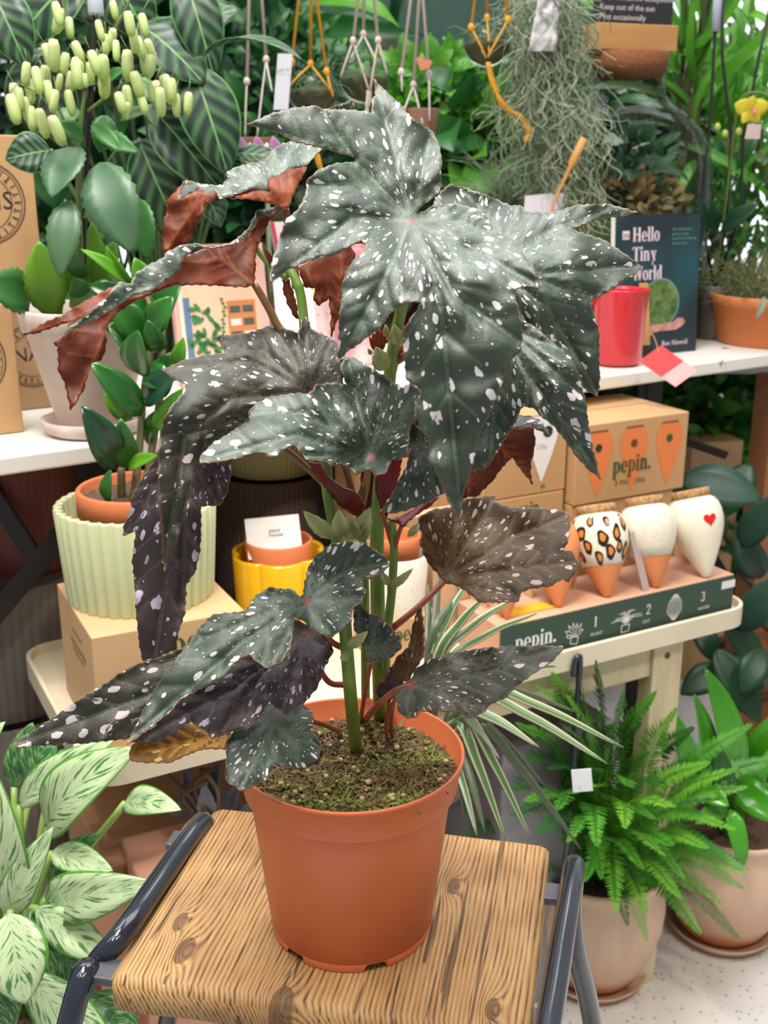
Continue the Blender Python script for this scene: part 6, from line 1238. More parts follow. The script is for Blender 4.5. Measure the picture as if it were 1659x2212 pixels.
t = hanging('hanging_planter', (905, 262), 40, WC2, 'plant hanger in pale cord with a copper tag, behind the top leaf', [((887, 0), (866, 160), [(868, 200)]), ((905, 0), (893, 185), [(912, 270), (872, 240)]), ((912, 0), (925, 165), [(926, 262)])], fill=False)
c = hang(905, 262); V, Fc, uv = lathe(pot_profile(0.034, 0.026, 0.05, wall=0.003), c + Vector((0, 0, -0.03)), 32); mk('pot', V, Fc, M('brown_clay', (116, 82, 62), 0.8), t, uv=uv)
a = hang(897, 140) + Vector((0, -0.04, 0)); g = G(); g.add(*slab([(0, 0.3), (0.28, 0.45), (0.5, 0.28), (1, 0.1), (0.85, -0.35), (0.3, -0.55)], 0, 0.001, lambda u, w_, z: a + Vector((u * 0.026, z, w_ * 0.022)))); g.mk('copper_tag', M('copper_card', (190, 122, 88), 0.5), t, smooth=False)
t = hanging('hanging_planter', (560, 330), 40, WC2, 'pale cord plant hanger at the left with a printed card', [((543, 0), (538, 180), [(535, 300)]), ((566, 0), (575, 130), [(592, 200), (560, 300)])], fill=False)
V, Fc, uv = lathe(pot_profile(0.03, 0.024, 0.045, wall=0.003), hang(555, 318) + Vector((0, -0.02, -0.03)), 32); mk('pot', V, Fc, M('brown_clay', (116, 82, 62), 0.8), t, uv=uv)
a = hang(597, 240) + Vector((0, -0.05, 0)); g = G(); g.add(*box(a, hang(628, 240) - hang(597, 240), (0, 0.0008, 0), hang(606, 122) - hang(597, 240))); g.mk('hang_card', M('grey_white_card', (206, 206, 212), 0.6), t, smooth=False)
small_text('how to', a + Vector((0.004, -0.0008, 0.055)), (1, 0, 0.1), (0.1, 0, 1), 0.008, M('grey_print', (96, 92, 92), 0.7), t)
# spanish moss
mc = hang(1190, 200)
def strands(name, n, mat, parent, seed, x0, x1, yt, yb, rad=0.0007):
    rr_ = random.Random(seed); g = G()
    for i in range(n):
        x = rr_.uniform(x0, x1); y = rr_.uniform(yt, yb - 60); P_ = [hang(x, y) + Vector((0, rr_.uniform(-.05, .05), 0))]; d = Vector((rr_.uniform(-1, 1), rr_.uniform(-.5, .5), -0.6)).normalized()
        for k in range(8):
            d = (d + Vector((rr_.uniform(-1.0, 1.0), rr_.uniform(-.5, .5), rr_.uniform(-0.75, 0.35)))).normalized(); P_.append(P_[-1] + d * rr_.uniform(0.007, 0.016))
        g.add(*tube(smoothpath(P_, 2), rad, 3, False))
    return g.mk(name, mat, parent)
sm = thing('spanish_moss', mc, 'grey green curtain of spanish moss hanging left of the demijohn', 'hanging plant')
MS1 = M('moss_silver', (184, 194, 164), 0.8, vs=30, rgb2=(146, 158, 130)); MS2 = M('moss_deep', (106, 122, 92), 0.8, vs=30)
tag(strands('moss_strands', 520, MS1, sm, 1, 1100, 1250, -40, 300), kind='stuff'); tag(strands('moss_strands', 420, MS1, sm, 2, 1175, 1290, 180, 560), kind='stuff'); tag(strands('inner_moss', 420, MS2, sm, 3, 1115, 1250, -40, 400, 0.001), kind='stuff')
g = G(); g.add(*tube(smoothpath([hang(1185, 350), hang(1180, 100), hang(1178, -80), Vector((hang(1178, -80).x, beamY(hang(1178, -80).x), 2.0))], 4), 0.003, 6)); g.mk('cord', WC2, sm)
a = hang(1131, 118) + Vector((0, -0.06, 0)); g = G(); W0 = hang(1188, 118) - hang(1131, 118); H0 = hang(1160, -30) - hang(1131, 118)
g.V = []; nx_, nz_ = 8, 14
V = [a + W0 * (i / nx_) * (1 - 0.25 * k / nz_) + H0 * (k / nz_) + Vector((0, noise.noise(Vector((i * .7, k * .6, 2))) * 0.014, 0)) for k in range(nz_ + 1) for i in range(nx_ + 1)]
g.add(V, [(k * (nx_ + 1) + i, k * (nx_ + 1) + i + 1, (k + 1) * (nx_ + 1) + i + 1, (k + 1) * (nx_ + 1) + i) for k in range(nz_) for i in range(nx_)]); g.mk('paper_wrap', M('crumpled_paper', (206, 204, 204), 0.5, vs=60, rgb2=(170, 168, 170), bump=0.6, bs=150), sm, solid=0.0006)
# ================================================================ leaf materials with patterns in the leaf itself
def uvleaf(name, build, rough=0.35, trans=0.12, bump=0.2):
    m, nt, b = newmat(name); L = nt.links.new
    def mt(op, a, b_=None, c_=None):
        n = nn(nt, 'ShaderNodeMath', operation=op)
        for i, x in enumerate((a, b_, c_)):
            if x is None: continue
            if isinstance(x, (int, float)): n.inputs[i].default_value = x
            else: L(x, n.inputs[i])
        return n.outputs[0]
    uv = nn(nt, 'ShaderNodeUVMap'); s = nn(nt, 'ShaderNodeSeparateXYZ'); L(uv.outputs[0], s.inputs[0]); u = s.outputs[0]; a = mt('ABSOLUTE', mt('SUBTRACT', s.outputs[1], 0.5))
    oi = nn(nt, 'ShaderNodeTexCoord')
    def ramp(f, stops, const=False):
        r = nn(nt, 'ShaderNodeValToRGB'); E = r.color_ramp.elements
        if const: r.color_ramp.interpolation = 'CONSTANT'
        for i, (p, c) in enumerate(stops):
            e = E[i] if i < 2 else E.new(p); e.position = p; e.color = (*s2l(c), 1)
        L(f, r.inputs[0]); return r.outputs[0]
    def noise_(x, y, sx_, sy_, detail=2.0):
        c = nn(nt, 'ShaderNodeCombineXYZ'); L(mt('MULTIPLY', x, sx_), c.inputs[0]); L(mt('MULTIPLY', y, sy_), c.inputs[1])
        v = nn(nt, 'ShaderNodeVectorMath', operation='ADD'); sc_ = nn(nt, 'ShaderNodeVectorMath', operation='SCALE'); L(oi.outputs['Object'], sc_.inputs[0]); sc_.inputs['Scale'].default_value = 9.0
        L(c.outputs[0], v.inputs[0]); L(sc_.outputs[0], v.inputs[1])
        n = nn(nt, 'ShaderNodeTexNoise', Scale=1.0, Detail=detail); L(v.outputs[0], n.inputs['Vector']); return n.outputs[0]
    def mix(f, c1, c2):
        mx = nn(nt, 'ShaderNodeMix', data_type='RGBA')
        for s_, x in ((0, f), (6, c1), (7, c2)):
            if isinstance(x, tuple): mx.inputs[s_].default_value = (*s2l(x), 1)
            elif isinstance(x, (int, float)): mx.inputs[s_].default_value = x
            else: L(x, mx.inputs[s_])
        return mx.outputs[2]
    col, h = build(u, a, mt, ramp, noise_, mix)
    L(col, b.inputs['Base Color']); b.inputs['Roughness'].default_value = rough
    if h is not None:
        bp = nn(nt, 'ShaderNodeBump', Strength=bump, Distance=0.002); L(h, bp.inputs['Height']); L(bp.outputs[0], b.inputs['Normal'])
    if trans:
        tr = nn(nt, 'ShaderNodeBsdfTranslucent'); L(col, tr.inputs[0]); mx = nn(nt, 'ShaderNodeMixShader'); mx.inputs[0].default_value = trans
        L(b.outputs[0], mx.inputs[1]); L(tr.outputs[0], mx.inputs[2]); L(mx.outputs[0], nt.nodes['Material Output'].inputs[0])
    return m
def b_calathea(u, a, mt, ramp, noise_, mix):
    ph = mt('SINE', mt('MULTIPLY', mt('SUBTRACT', u, mt('MULTIPLY', a, 0.55)), 36.0)); f = mt('MULTIPLY_ADD', ph, 0.5, 0.5)
    c = ramp(f, [(0.30, (18, 42, 28)), (1.0, (60, 100, 58))]); c = mix(mt('LESS_THAN', a, 0.018), c, (112, 160, 92))
    c = mix(mt('GREATER_THAN', a, 0.47), c, (96, 140, 80)); return c, f
CAL = uvleaf('calathea_leaf', b_calathea, 0.4, 0.05)
def b_agl(u, a, mt, ramp, noise_, mix):
    q = mt('SUBTRACT', u, mt('MULTIPLY', a, 0.9)); n = noise_(a, q, 4.5, 21.0, 3.0); n2 = noise_(a, u, 4, 5)
    f = mt('ADD', n, mt('MULTIPLY', n2, 0.25)); c = ramp(f, [(0.40, (70, 124, 66)), (0.70, (204, 222, 178)), (0.52, (96, 148, 84)), (0.555, (192, 214, 164))])
    c = mix(mt('GREATER_THAN', a, 0.455), c, (92, 158, 56)); c = mix(mt('LESS_THAN', a, 0.02), c, (190, 212, 160)); return c, q
AGL = uvleaf('aglaonema_leaf', b_agl, 0.3, 0.15)
def b_agd(u, a, mt, ramp, noise_, mix):
    q = mt('SUBTRACT', u, mt('MULTIPLY', a, 0.9)); n = noise_(a, q, 7.0, 30.0, 3.0); c = ramp(n, [(0.40, (40, 96, 52)), (0.62, (150, 186, 124)), (0.52, (60, 116, 60))]); return c, q
AGD = uvleaf('aglaonema_dark_leaf', b_agd, 0.3, 0.15)
def b_dra(u, a, mt, ramp, noise_, mix):
    n = noise_(a, u, 3, 2); f = mt('ADD', a, mt('MULTIPLY', mt('SUBTRACT', n, 0.5), 0.2)); c = ramp(f, [(0.0, (70, 104, 54)), (0.50, (150, 112, 98)), (0.24, (84, 120, 66)), (0.34, (190, 190, 160)), (0.42, (186, 178, 156))]); return c, None
DRA = uvleaf('dracaena_leaf', b_dra, 0.35, 0.12)
def b_drd(u, a, mt, ramp, noise_, mix):
    c = ramp(a, [(0.0, (62, 84, 58)), (0.50, (122, 92, 84)), (0.3, (84, 100, 76))]); return c, None
DRD = uvleaf('dracaena_dark_leaf', b_drd, 0.35, 0.12)
BN = M('nest_fern_leaf', (64, 154, 34), 0.2, vs=6, rgb2=(96, 184, 44), trans=0.25, spec=0.6)
DG = M('deep_green_leaf', (24, 60, 36), 0.42, vs=6, rgb2=(34, 78, 46), trans=0.08, spec=0.4)
MG = M('mid_green_leaf', (50, 112, 46), 0.35, vs=6, rgb2=(34, 84, 38), trans=0.2)
LG = M('light_green_leaf', (104, 172, 52), 0.35, vs=6, rgb2=(72, 140, 42), trans=0.3)
BG_ = M('bright_green_leaf', (128, 190, 70), 0.35, vs=6, rgb2=(86, 156, 50), trans=0.35)
OG = M('olive_green_leaf', (92, 104, 58), 0.5, vs=6, rgb2=(66, 78, 44), trans=0.15)
BARK = M('bark', (92, 72, 50), 0.8, vs=40, rgb2=(66, 50, 36))

# ================================================================ calathea behind the kalanchoe
cy_ = 1.66
cal = thing('calathea', Vector((-0.42, cy_, 0)), 'tall calathea with striped dark green leaves behind the kalanchoe', 'potted plant')
V, Fc, uv = lathe(pot_profile(0.10, 0.075, 0.62, 0.003, 0.03), Vector((-0.42, cy_ + 0.42, 0)), 48); mk('pot', V, Fc, M('charcoal_pot', (60, 58, 58), 0.5), cal, uv=uv)
cc_ = Vector((-0.42, cy_ + 0.42, 0.6))
cl = [((300,52),(440,182),135,cy_-.02),((415,140),(492,378),120,cy_-.03),((395,-60),(462,168),96,cy_),((330,235),(482,420),120,cy_+.02),((190,-70),(20,120),150,cy_+.02),((110,325),(12,345),84,cy_-.22),((-20,-30),(62,150),100,cy_-.04),((430,400),(478,490),64,cy_+.02),((345,150),(250,20),120,cy_+.05),((300,300),(400,520),110,cy_+.08),((240,-60),(330,90),110,cy_+.03),((110,120),(20,260),100,cy_+.05),((350,90),(520,20),90,cy_+.07),((250,420),(330,300),90,cy_+.1),((420,520),(330,440),80,cy_+.1),((60,100),(150,330),110,cy_+.08),((500,330),(610,345),46,cy_-.03),((500,250),(440,360),80,cy_+.06),((120,-40),(230,60),120,cy_+.06)]
place_leaves(cal, [(b, t_, w_, Y, CAL, Y - 0.02) for b, t_, w_, Y in cl], ns=16, fold=0.12, bend=0.06)
g = G(); g.add(*blade(PY(440, 122, cy_ - .1), PY(652, 128, cy_ - .3), .026, (0, -.3, 1), .08, .3, 'oval', 12)); g.mk('leaf', CAL, cal, solid=0.0006)
g = G()
for k, (b, t_, w_, Y) in enumerate(cl):
    e = PY(b[0], b[1], Y); g.add(*tube(smoothpath([cc_ + Vector((0.004 * (k % 5), 0, 0)), cc_.lerp(e, 0.5) + Vector((0, 0.02, 0.12)), e], 5), 0.003, 6))
g.mk('leaf_stalks', M('calathea_stalk', (84, 110, 62), 0.5), cal)

# ================================================================ aglaonema, lower left
ay = 0.98
ag = thing('aglaonema', Vector((-0.40, 1.03, 0)), 'pale green and silver variegated aglaonema at the lower left beside the stool', 'potted plant')
al = [((42,1740),(250,1596),62,1.06,AGL,1.04),((104,1790),(298,1615),112,1.03,AGL,.98),((270,1735),(392,1750),58,1.03,AGL,.98),((28,1960),(-28,1640),118,.93,AGL,.92),((16,1976),(114,1786),66,.93,AGL,.92),((112,1842),(244,1882),58,1.0,AGL,.95),((98,1945),(330,1905),96,.99,AGL,.94),((78,1962),(250,2078),74,.96,AGL,.93),((22,1972),(54,2168),128,.90,AGL,.86),((50,2100),(262,2330),104,.93,AGL,.90),((70,1700),(118,1560),78,1.1,AGD,1.12),((110,1920),(215,1800),60,1.02,AGD,1.0),((120,2050),(200,2150),84,.98,AGD,.97),((190,2150),(300,2250),90,.95,AGD,.93),((30,1700),(70,1560),60,1.12,AGD,1.14),((-40,2050),(10,2250),100,.9,AGD,.88),((30,1860),(-50,1760),80,.97,AGD,.96),((-30,1650),(12,1560),46,.95,AGL,.94),((105,1700),(190,1620),60,1.1,AGD,1.08),((70,1960),(120,2140),60,.97,AGD,.93)]
al = [(l[0], l[1], l[2] * 1.3) + l[3:] for l in al]
place_leaves(ag, al, ns=18, fold=0.16, bend=0.10, default_n=(0.1, -0.75, 0.7))
agc = Vector((-0.42, 1.04, 0))
V, Fc, uv = lathe(pot_profile(0.095, 0.07, 0.36, 0.004, 0.03), agc + Vector((0, 0, 0.0005)), 56); mk('pot', V, Fc, M('red_clay_pot', (150, 76, 54), 0.7, vs=8), ag, uv=uv)
soil(agc, 0.085, 0.33, ag, PEAT, 12, 0.005, 12)
AS = M('aglaonema_stalk', (150, 186, 96), 0.4, vs=12)
for k, l in enumerate(al):
    e = PY(l[0][0], l[0][1], l[3]); b0_ = agc + Vector((0.02 * math.cos(k), 0.02 * math.sin(k), 0.33)); g = G(); g.add(*tube(smoothpath([b0_, b0_.lerp(e, 0.6) + Vector((0, 0, 0.02)), e], 5), 0.0038, 8)); g.mk('stalk', AS, ag)
# square clay pots on the floor behind it
SQ = M('rosy_clay', (222, 170, 146), 0.75, vs=8, rgb2=(212, 152, 124), bump=0.05, bs=200)
def sqpot(c, a, h, rz, label, top=1.0, bot=0.72, sx_=1.0, cap=False):
    t = thing('square_pot', c, label, 'plant pot', None); M_ = Matrix.Rotation(rz, 3, 'Z'); V = []
    rings = [(bot, 0), (top, h), (top, h), (top * 0.90, h), (top * 0.88, h * 0.8), (0.0, h * 0.8)]
    for s_, z in rings:
        for dx, dy in ((-1, -1), (1, -1), (1, 1), (-1, 1)): V.append(Vector(c) + M_ @ Vector((dx * a / 2 * s_ * sx_, dy * a / 2 * s_, z)))
    Fc = [(k * 4 + i, k * 4 + (i + 1) % 4, (k + 1) * 4 + (i + 1) % 4, (k + 1) * 4 + i) for k in (0, 2, 3, 4) for i in range(4)] + [(0, 3, 2, 1)]
    Fc += [(4 + i, 4 + (i + 1) % 4, 8 + (i + 1) % 4, 8 + i) for i in range(4)]
    if cap: V = V[:8]; Fc = [(i, (i + 1) % 4, 4 + (i + 1) % 4, 4 + i) for i in range(4)] + [(0, 3, 2, 1), (4, 5, 6, 7)]
    mk('pot', V, Fc, SQ, t, smooth=False, bevel=0.004); return t
sqpot(Vector((-0.245, 1.13, 0.0005)), 0.125, 0.475, R(24), 'tall square rosy clay planter turned upside down, its flat top beside the left stool leg', 0.86, 1.0, cap=True)
sqpot(Vector((-0.335, 1.10, 0.0005)), 0.075, 0.44, R(40), 'narrower square clay planter turned upside down between the aglaonema and the stool', 0.8, 1.0, cap=True)
# dark crinkled plant behind the stool
rv = thing('dark_leaved_plant', Vector((-0.16, 1.18, 0)), 'plant with charcoal crinkled leaves and bare brown twigs behind the stool', 'potted plant')
CH = M('charcoal_leaf', (64, 66, 74), 0.35, vs=12, rgb2=(100, 100, 112), bump=0.5, bs=80, spec=0.7)
V, Fc, uv = lathe(pot_profile(0.07, 0.055, 0.40, 0.003, 0.02), Vector((-0.155, 1.19, 0.0005)), 40); mk('pot', V, Fc, M('charcoal_pot', (60, 58, 58), 0.5), rv, uv=uv)
ry = 1.17
place_leaves(rv, [((430,1760),(405,1640),52,ry,CH,ry-.02),((470,1745),(478,1635),44,ry,CH,ry-.02),((450,1760),(390,1700),46,ry-.02,CH,ry-.03),((480,1770),(520,1690),50,ry,CH,ry),((455,1775),(440,1690),50,ry-.03,CH,ry-.04),((410,1760),(350,1720),40,ry,CH,ry-.02),((500,1780),(560,1740),50,ry,CH,ry)], serr=0.08, fold=0.4)
g = G()
for p in ([(450, 1775), (400, 1710), (335, 1650)], [(460, 1775), (420, 1700), (455, 1660)], [(440, 1780), (395, 1720), (450, 1690)], [(480, 1780), (470, 1710), (435, 1660)]): g.add(*tube(smoothpath([Vector((-0.155, 1.19, 0.38))] + [PY(x, y, ry - 0.04) for x, y in p], 4), 0.003, 6))
g.mk('twigs', BARK, rv)

# ================================================================ dracaena behind the begonia pot
dr = thing('striped_dracaena', Vector((0.05, 1.07, 0)), 'cream and green striped dracaena spreading right behind the begonia pot', 'potted plant')
V, Fc, uv = lathe(pot_profile(0.055, 0.045, 0.60, 0.003, 0.02), Vector((0.045, 1.08, 0.0005)), 40); mk('pot', V, Fc, M('slate_planter', (58, 54, 52), 0.6), dr, uv=uv)
soil(Vector((0.045, 1.08, 0)), 0.049, 0.58, dr, PEAT, 10, 0.004, 13)
dc = (948, 1520); D = 1.06
dl_ = [((985,1540),(1164,1614),26,.98,DRA),((1010,1505),(1312,1650),24,.98,DRA),((1010,1490),(1347,1615),22,1.0,DRA),((985,1560),(1092,1815),26,.97,DRA),((1000,1550),(1148,1815),24,.99,DRA),((985,1600),(1048,1800),22,.97,DRD),((1020,1560),(1255,1835),24,1.02,DRD),((975,1640),(1030,1805),20,.96,DRA),((985,1600),(1008,1790),28,1.0,DRD),((930,1440),(966,1330),20,1.08,DRD),((940,1440),(1062,1275),22,1.06,DRA),((935,1430),(1012,1255),20,1.1,DRA),((935,1420),(952,1215),18,1.12,DRD),((945,1440),(1112,1292),22,1.08,DRA),((940,1420),(990,1290),26,1.1,DRA),((925,1440),(925,1260),18,1.1,DRD),((1000,1480),(1200,1440),16,1.06,DRD),((990,1560),(1080,1640),18,.95,DRD),((960,1450),(1160,1325),18,1.1,DRA),((990,1580),(1070,1760),20,1.03,DRA),((960,1480),(1250,1540),18,1.08,DRD),((930,1400),(1030,1240),16,1.12,DRD),((985,1530),(1180,1700),18,1.04,DRD)]
for i, (b, t_, w_, Y, m_) in enumerate(dl_):
    c0 = Vector((0.045, 1.08, 0.60)); c1_ = PY(b[0], b[1], D - 0.02); e = PY(t_[0], t_[1], Y); mid = c1_.lerp(e, 0.45) + Vector((0, 0, 0.012)); P_ = smoothpath([c0, c1_, mid, e], 6); g = G(); V = []; uvv = []; n_ = len(P_); W_ = w_ / F * 1.05
    for k, p in enumerate(P_):
        d = (P_[min(k + 1, n_ - 1)] - P_[max(k - 1, 0)]).normalized(); s_ = d.cross(Vector((0.2, -0.8, 0.6))).normalized(); nrm = s_.cross(d); uu = k / (n_ - 1); wv = W_ * 0.5 * min(1, 0.45 + uu * 2) * (1 - uu ** 4) ** 0.9 + 0.0004
        for j, z in ((-1, .25), (-.5, .06), (0, 0), (.5, .06), (1, .25)): V.append(p + s_ * (wv * j) - nrm * (wv * z)); uvv.append((uu, 0.5 + j * 0.5))
    g.add(V, [(k * 5 + j, k * 5 + 5 + j, k * 5 + 6 + j, k * 5 + 1 + j) for k in range(n_ - 1) for j in range(4)], uvv); g.mk('leaf', m_, dr, solid=0.0005)

# ================================================================ fern and nest fern in big clay pots on the floor
CLY = None
def claymat():
    m, nt, b = newmat('bleached_clay'); L = nt.links.new
    tc = nn(nt, 'ShaderNodeTexCoord'); s = nn(nt, 'ShaderNodeSeparateXYZ'); L(tc.outputs['Object'], s.inputs[0]); n = nn(nt, 'ShaderNodeTexNoise', Scale=14.0, Detail=4.0); L(tc.outputs['Object'], n.inputs['Vector'])
    a = nn(nt, 'ShaderNodeMath', operation='MULTIPLY_ADD'); L(n.outputs[0], a.inputs[0]); a.inputs[1].default_value = 0.06; L(s.outputs[2], a.inputs[2])
    r = nn(nt, 'ShaderNodeValToRGB'); E = r.color_ramp.elements; E[0].position = 0.06; E[0].color = (*s2l((190, 116, 76)), 1); E[1].position = 0.16; E[1].color = (*s2l((212, 180, 156)), 1); e = E.new(0.085); e.color = (*s2l((206, 168, 142)), 1)
    L(a.outputs[0], r.inputs[0]); L(r.outputs[0], b.inputs['Base Color']); b.inputs['Roughness'].default_value = 0.8; return m
CLY = claymat()
def bigpot(parent, c, s_=1.0, mat=None):
    P = [(0.060, 0), (0.074, 0.002), (0.088, 0.018), (0.086, 0.020), (0.074, 0.008), (0, 0.008)]
    V, Fc, uv = lathe([(r * s_, z * s_) for r, z in P], c, 56); mk('saucer', V, Fc, M('bleached_saucer', (206, 170, 142), 0.8, vs=12, rgb2=(190, 150, 120)), parent, uv=uv)
    P = [(0.062, 0.009), (0.072, 0.02), (0.094, 0.065), (0.106, 0.11), (0.108, 0.14), (0.102, 0.175), (0.098, 0.19), (0.104, 0.205), (0.108, 0.215), (0.104, 0.218), (0.094, 0.205), (0.09, 0.18), (0, 0.18)]
    V, Fc, uv = lathe([(r * s_, z * s_) for r, z in P], c, 72); mk('pot', V, Fc, mat or CLY, parent, uv=uv)
FG = M('fern_green', (64, 136, 44), 0.45, vs=12, rgb2=(100, 168, 56), trans=0.25); FL = M('fern_lime', (126, 186, 60), 0.45, vs=12, rgb2=(96, 164, 52), trans=0.3); FD = M('fern_deep', (34, 88, 36), 0.45, vs=12, rgb2=(48, 108, 42), trans=0.15)
def frond(p0, p1, arch, wd, mat, parent, n=34, seed=0, nrm=(0, -0.5, 0.85)):
    rr_ = random.Random(seed); p0, p1 = Vector(p0), Vector(p1); P_ = smoothpath([p0, p0.lerp(p1, 0.5) + Vector((0, 0, arch)), p1], n // 2); g = G(); m_ = len(P_); L_ = (p1 - p0).length
    g.add(*tube(P_, [0.0011 * (1 - 0.7 * i / m_) for i in range(m_)], 4, False)); nv = (Vector(nrm) + Vector((rr_.uniform(-.4, .4), rr_.uniform(-.3, .3), 0))).normalized()
    for i in range(3, m_ - 1):
        u = i / m_; d = (P_[i + 1] - P_[i - 1]).normalized(); s_ = d.cross(nv).normalized(); l = wd * 0.5 * (math.sin(math.pi * min(1, (u * 0.92 + 0.08) ** 0.7)) ** 0.7) * rr_.uniform(0.85, 1.1)
        pw = L_ / m_ * 0.40; up_ = s_.cross(d)
        for sg in (-1, 1):
            o = P_[i]; v = (s_ * sg + d * 0.28 - up_ * rr_.uniform(-0.1, 0.35)).normalized(); q = [o - d * pw, o + v * l * 0.35 - d * pw * 1.15, o + v * l * 0.8 - d * pw * 0.7, o + v * l, o + v * l * 0.75 + d * pw * 0.6, o + v * l * 0.3 + d * pw]
            g.add(q, [(0, 1, 2, 3, 4, 5)] if sg > 0 else [(5, 4, 3, 2, 1, 0)])
    return g.mk('frond', mat, parent, smooth=False)
fc_ = Vector((0.334, 1.49, 0.0005)); fn_ = thing('boston_fern', fc_, 'bushy bright green fern in a bleached clay pot on the floor, nearer the stool', 'potted plant')
bigpot(fn_, fc_, 1.0); soil(fc_, 0.088, 0.19, fn_, PEAT, 10, 0.004, 15)
tips = [(1150,1475,1.50,FG),(1192,1450,1.52,FL),(1288,1425,1.50,FD),(1345,1490,1.52,FG),(1418,1492,1.50,FG),(1462,1528,1.48,FL),(1484,1660,1.40,FG),(1535,1645,1.38,FL),(1560,1705,1.36,FG),(1622,1880,1.32,FG),(1472,1942,1.26,FL),(1332,1972,1.22,FL),(1392,1880,1.24,FG),(1262,1905,1.20,FG),(1200,1752,1.22,FG),(1112,1560,1.40,FG),(1098,1640,1.34,FD),(1082,1705,1.28,FD),(1532,1832,1.30,FL),(1592,1792,1.34,FL),(1440,1850,1.22,FL),(1245,1600,1.36,FG),(1332,1560,1.44,FG),(1155,1800,1.20,FD),(1402,1622,1.36,FG),(1462,1742,1.26,FL),(1222,1500,1.48,FL),(1302,1530,1.46,FG),(1130,1730,1.22,FG),(1360,1700,1.24,FG),(1300,1660,1.28,FG),(1250,1700,1.24,FL),(1180,1660,1.28,FD),(1420,1770,1.22,FG),(1350,1790,1.18,FL),(1290,1830,1.16,FG),(1225,1820,1.17,FG),(1500,1570,1.46,FD),(1160,1590,1.36,FD),(1210,1560,1.40,FG),(1385,1560,1.44,FD),(1520,1760,1.32,FG),(1480,1900,1.28,FG),(1300,1900,1.2,FG),(1100,1760,1.22,FD),(1440,1690,1.30,FD),(1260,1480,1.5,FG),(1570,1850,1.33,FG)]
for i, (x, y, Y, m_) in enumerate(tips):
    Y = min(Y, PB(x, y, -0.035).y); e = PY(x, y, Y); b_ = fc_ + Vector((0.03 * math.cos(i * 2.4), 0.03 * math.sin(i * 2.4), 0.19)); d = (e - b_).length; frond(b_, e, 0.03 + 0.16 * max(0, d - 0.12), 0.036 + 0.008 * (i % 3), m_, fn_, 84, i)
r_ = random.Random(31)
for i in range(50):
    a = r_.uniform(math.pi * 0.95, math.pi * 2.05); q = r_.uniform(0.08, 0.28); e = fc_ + Vector((q * math.cos(a), q * math.sin(a) * 0.9, r_.uniform(0.26, 0.54) - q * 0.35)); frond(fc_ + Vector((0.02 * math.cos(a), 0.02 * math.sin(a), 0.19)), e, 0.05, 0.046, (FD, FG, FG, FL)[i % 4], fn_, 60, 100 + i)
nc = Vector((0.575, 1.60, 0.0005)); nf = thing('nest_fern', nc, 'glossy strap leaved plant in a bleached clay pot on the floor at the right', 'potted plant')
bigpot(nf, nc, 1.04); soil(nc, 0.09, 0.197, nf, PEAT, 10, 0.004, 16)
nl = [((1562,1700),(1520,1440),72,1.58,BN,1.56),((1525,1700),(1498,1498),48,1.56,BN,1.54),((1480,1690),(1450,1530),48,1.55,BN,1.50),((1578,1752),(1602,1876),36,1.48,BN,1.46),((1500,1690),(1575,1742),50,1.52,BN,1.46),((1585,1725),(1668,1615),44,1.58,BN,1.55),((1596,1700),(1690,1775),62,1.55,BN,1.50),((1612,1640),(1690,1530),56,1.62,BN,1.6),((1580,1700),(1640,1610),40,1.62,BN,1.62),((1545,1720),(1588,1590),60,1.60,BN,1.60),((1510,1720),(1475,1600),50,1.60,MG,1.58),((1560,1730),(1545,1600),50,1.52,MG,1.50),((1590,1740),(1690,1690),50,1.60,LG,1.58),((1560,1740),(1500,1780),40,1.50,LG,1.46),((1610,1660),(1600,1560),50,1.66,MG,1.66)]
nl = [(l[0], l[1], l[2] * 1.25) + l[3:] for l in nl]
place_leaves(nf, nl, ns=14, fold=0.22, bend=0.12, shape='blade')
g = G()
for k, l in enumerate(nl): b_ = nc + Vector((0.02 * math.cos(k), 0.02 * math.sin(k), 0.19)); e = PY(l[0][0], l[0][1], l[3]); g.add(*tube(smoothpath([b_, b_.lerp(e, 0.5), e], 3), 0.003, 6))
g.mk('leaf_stalks', LG, nf)
g = G(); a = PY(1212, 1650, 1.22); g.add(*box(PY(1238, 1712, 1.24), (0.026, 0.004, 0), (0, 0.001, 0), (-0.004, 0, 0.032))); tag(g.mk('plant_label', M('white_plastic_label', (226, 230, 234), 0.4), None, smooth=False), 'small white plastic label tucked among the fern fronds', 'plant label')
hk0 = PB(1248, 1425, -0.012); g = G(); g.add(*tube(smoothpath([hk0 + BU * -0.006 + Vector((0, 0, -0.022)), hk0 + BU * -0.005 + Vector((0, 0, -0.004)), hk0 + Vector((0, 0, 0.004)), hk0 + BU * 0.004 + Vector((0, 0, -0.008)), hk0 + BU * 0.003 + Vector((0, 0, -0.10)), hk0 + Vector((0, -0.01, -0.24)), Vector((hk0.x + 0.01, hk0.y + 0.08, 0.20))], 6), 0.0042, 10)); tag(g.mk('metal_hook', STEEL), 'grey blue metal hook rod rising out of the fern in front of the bench', 'hook')

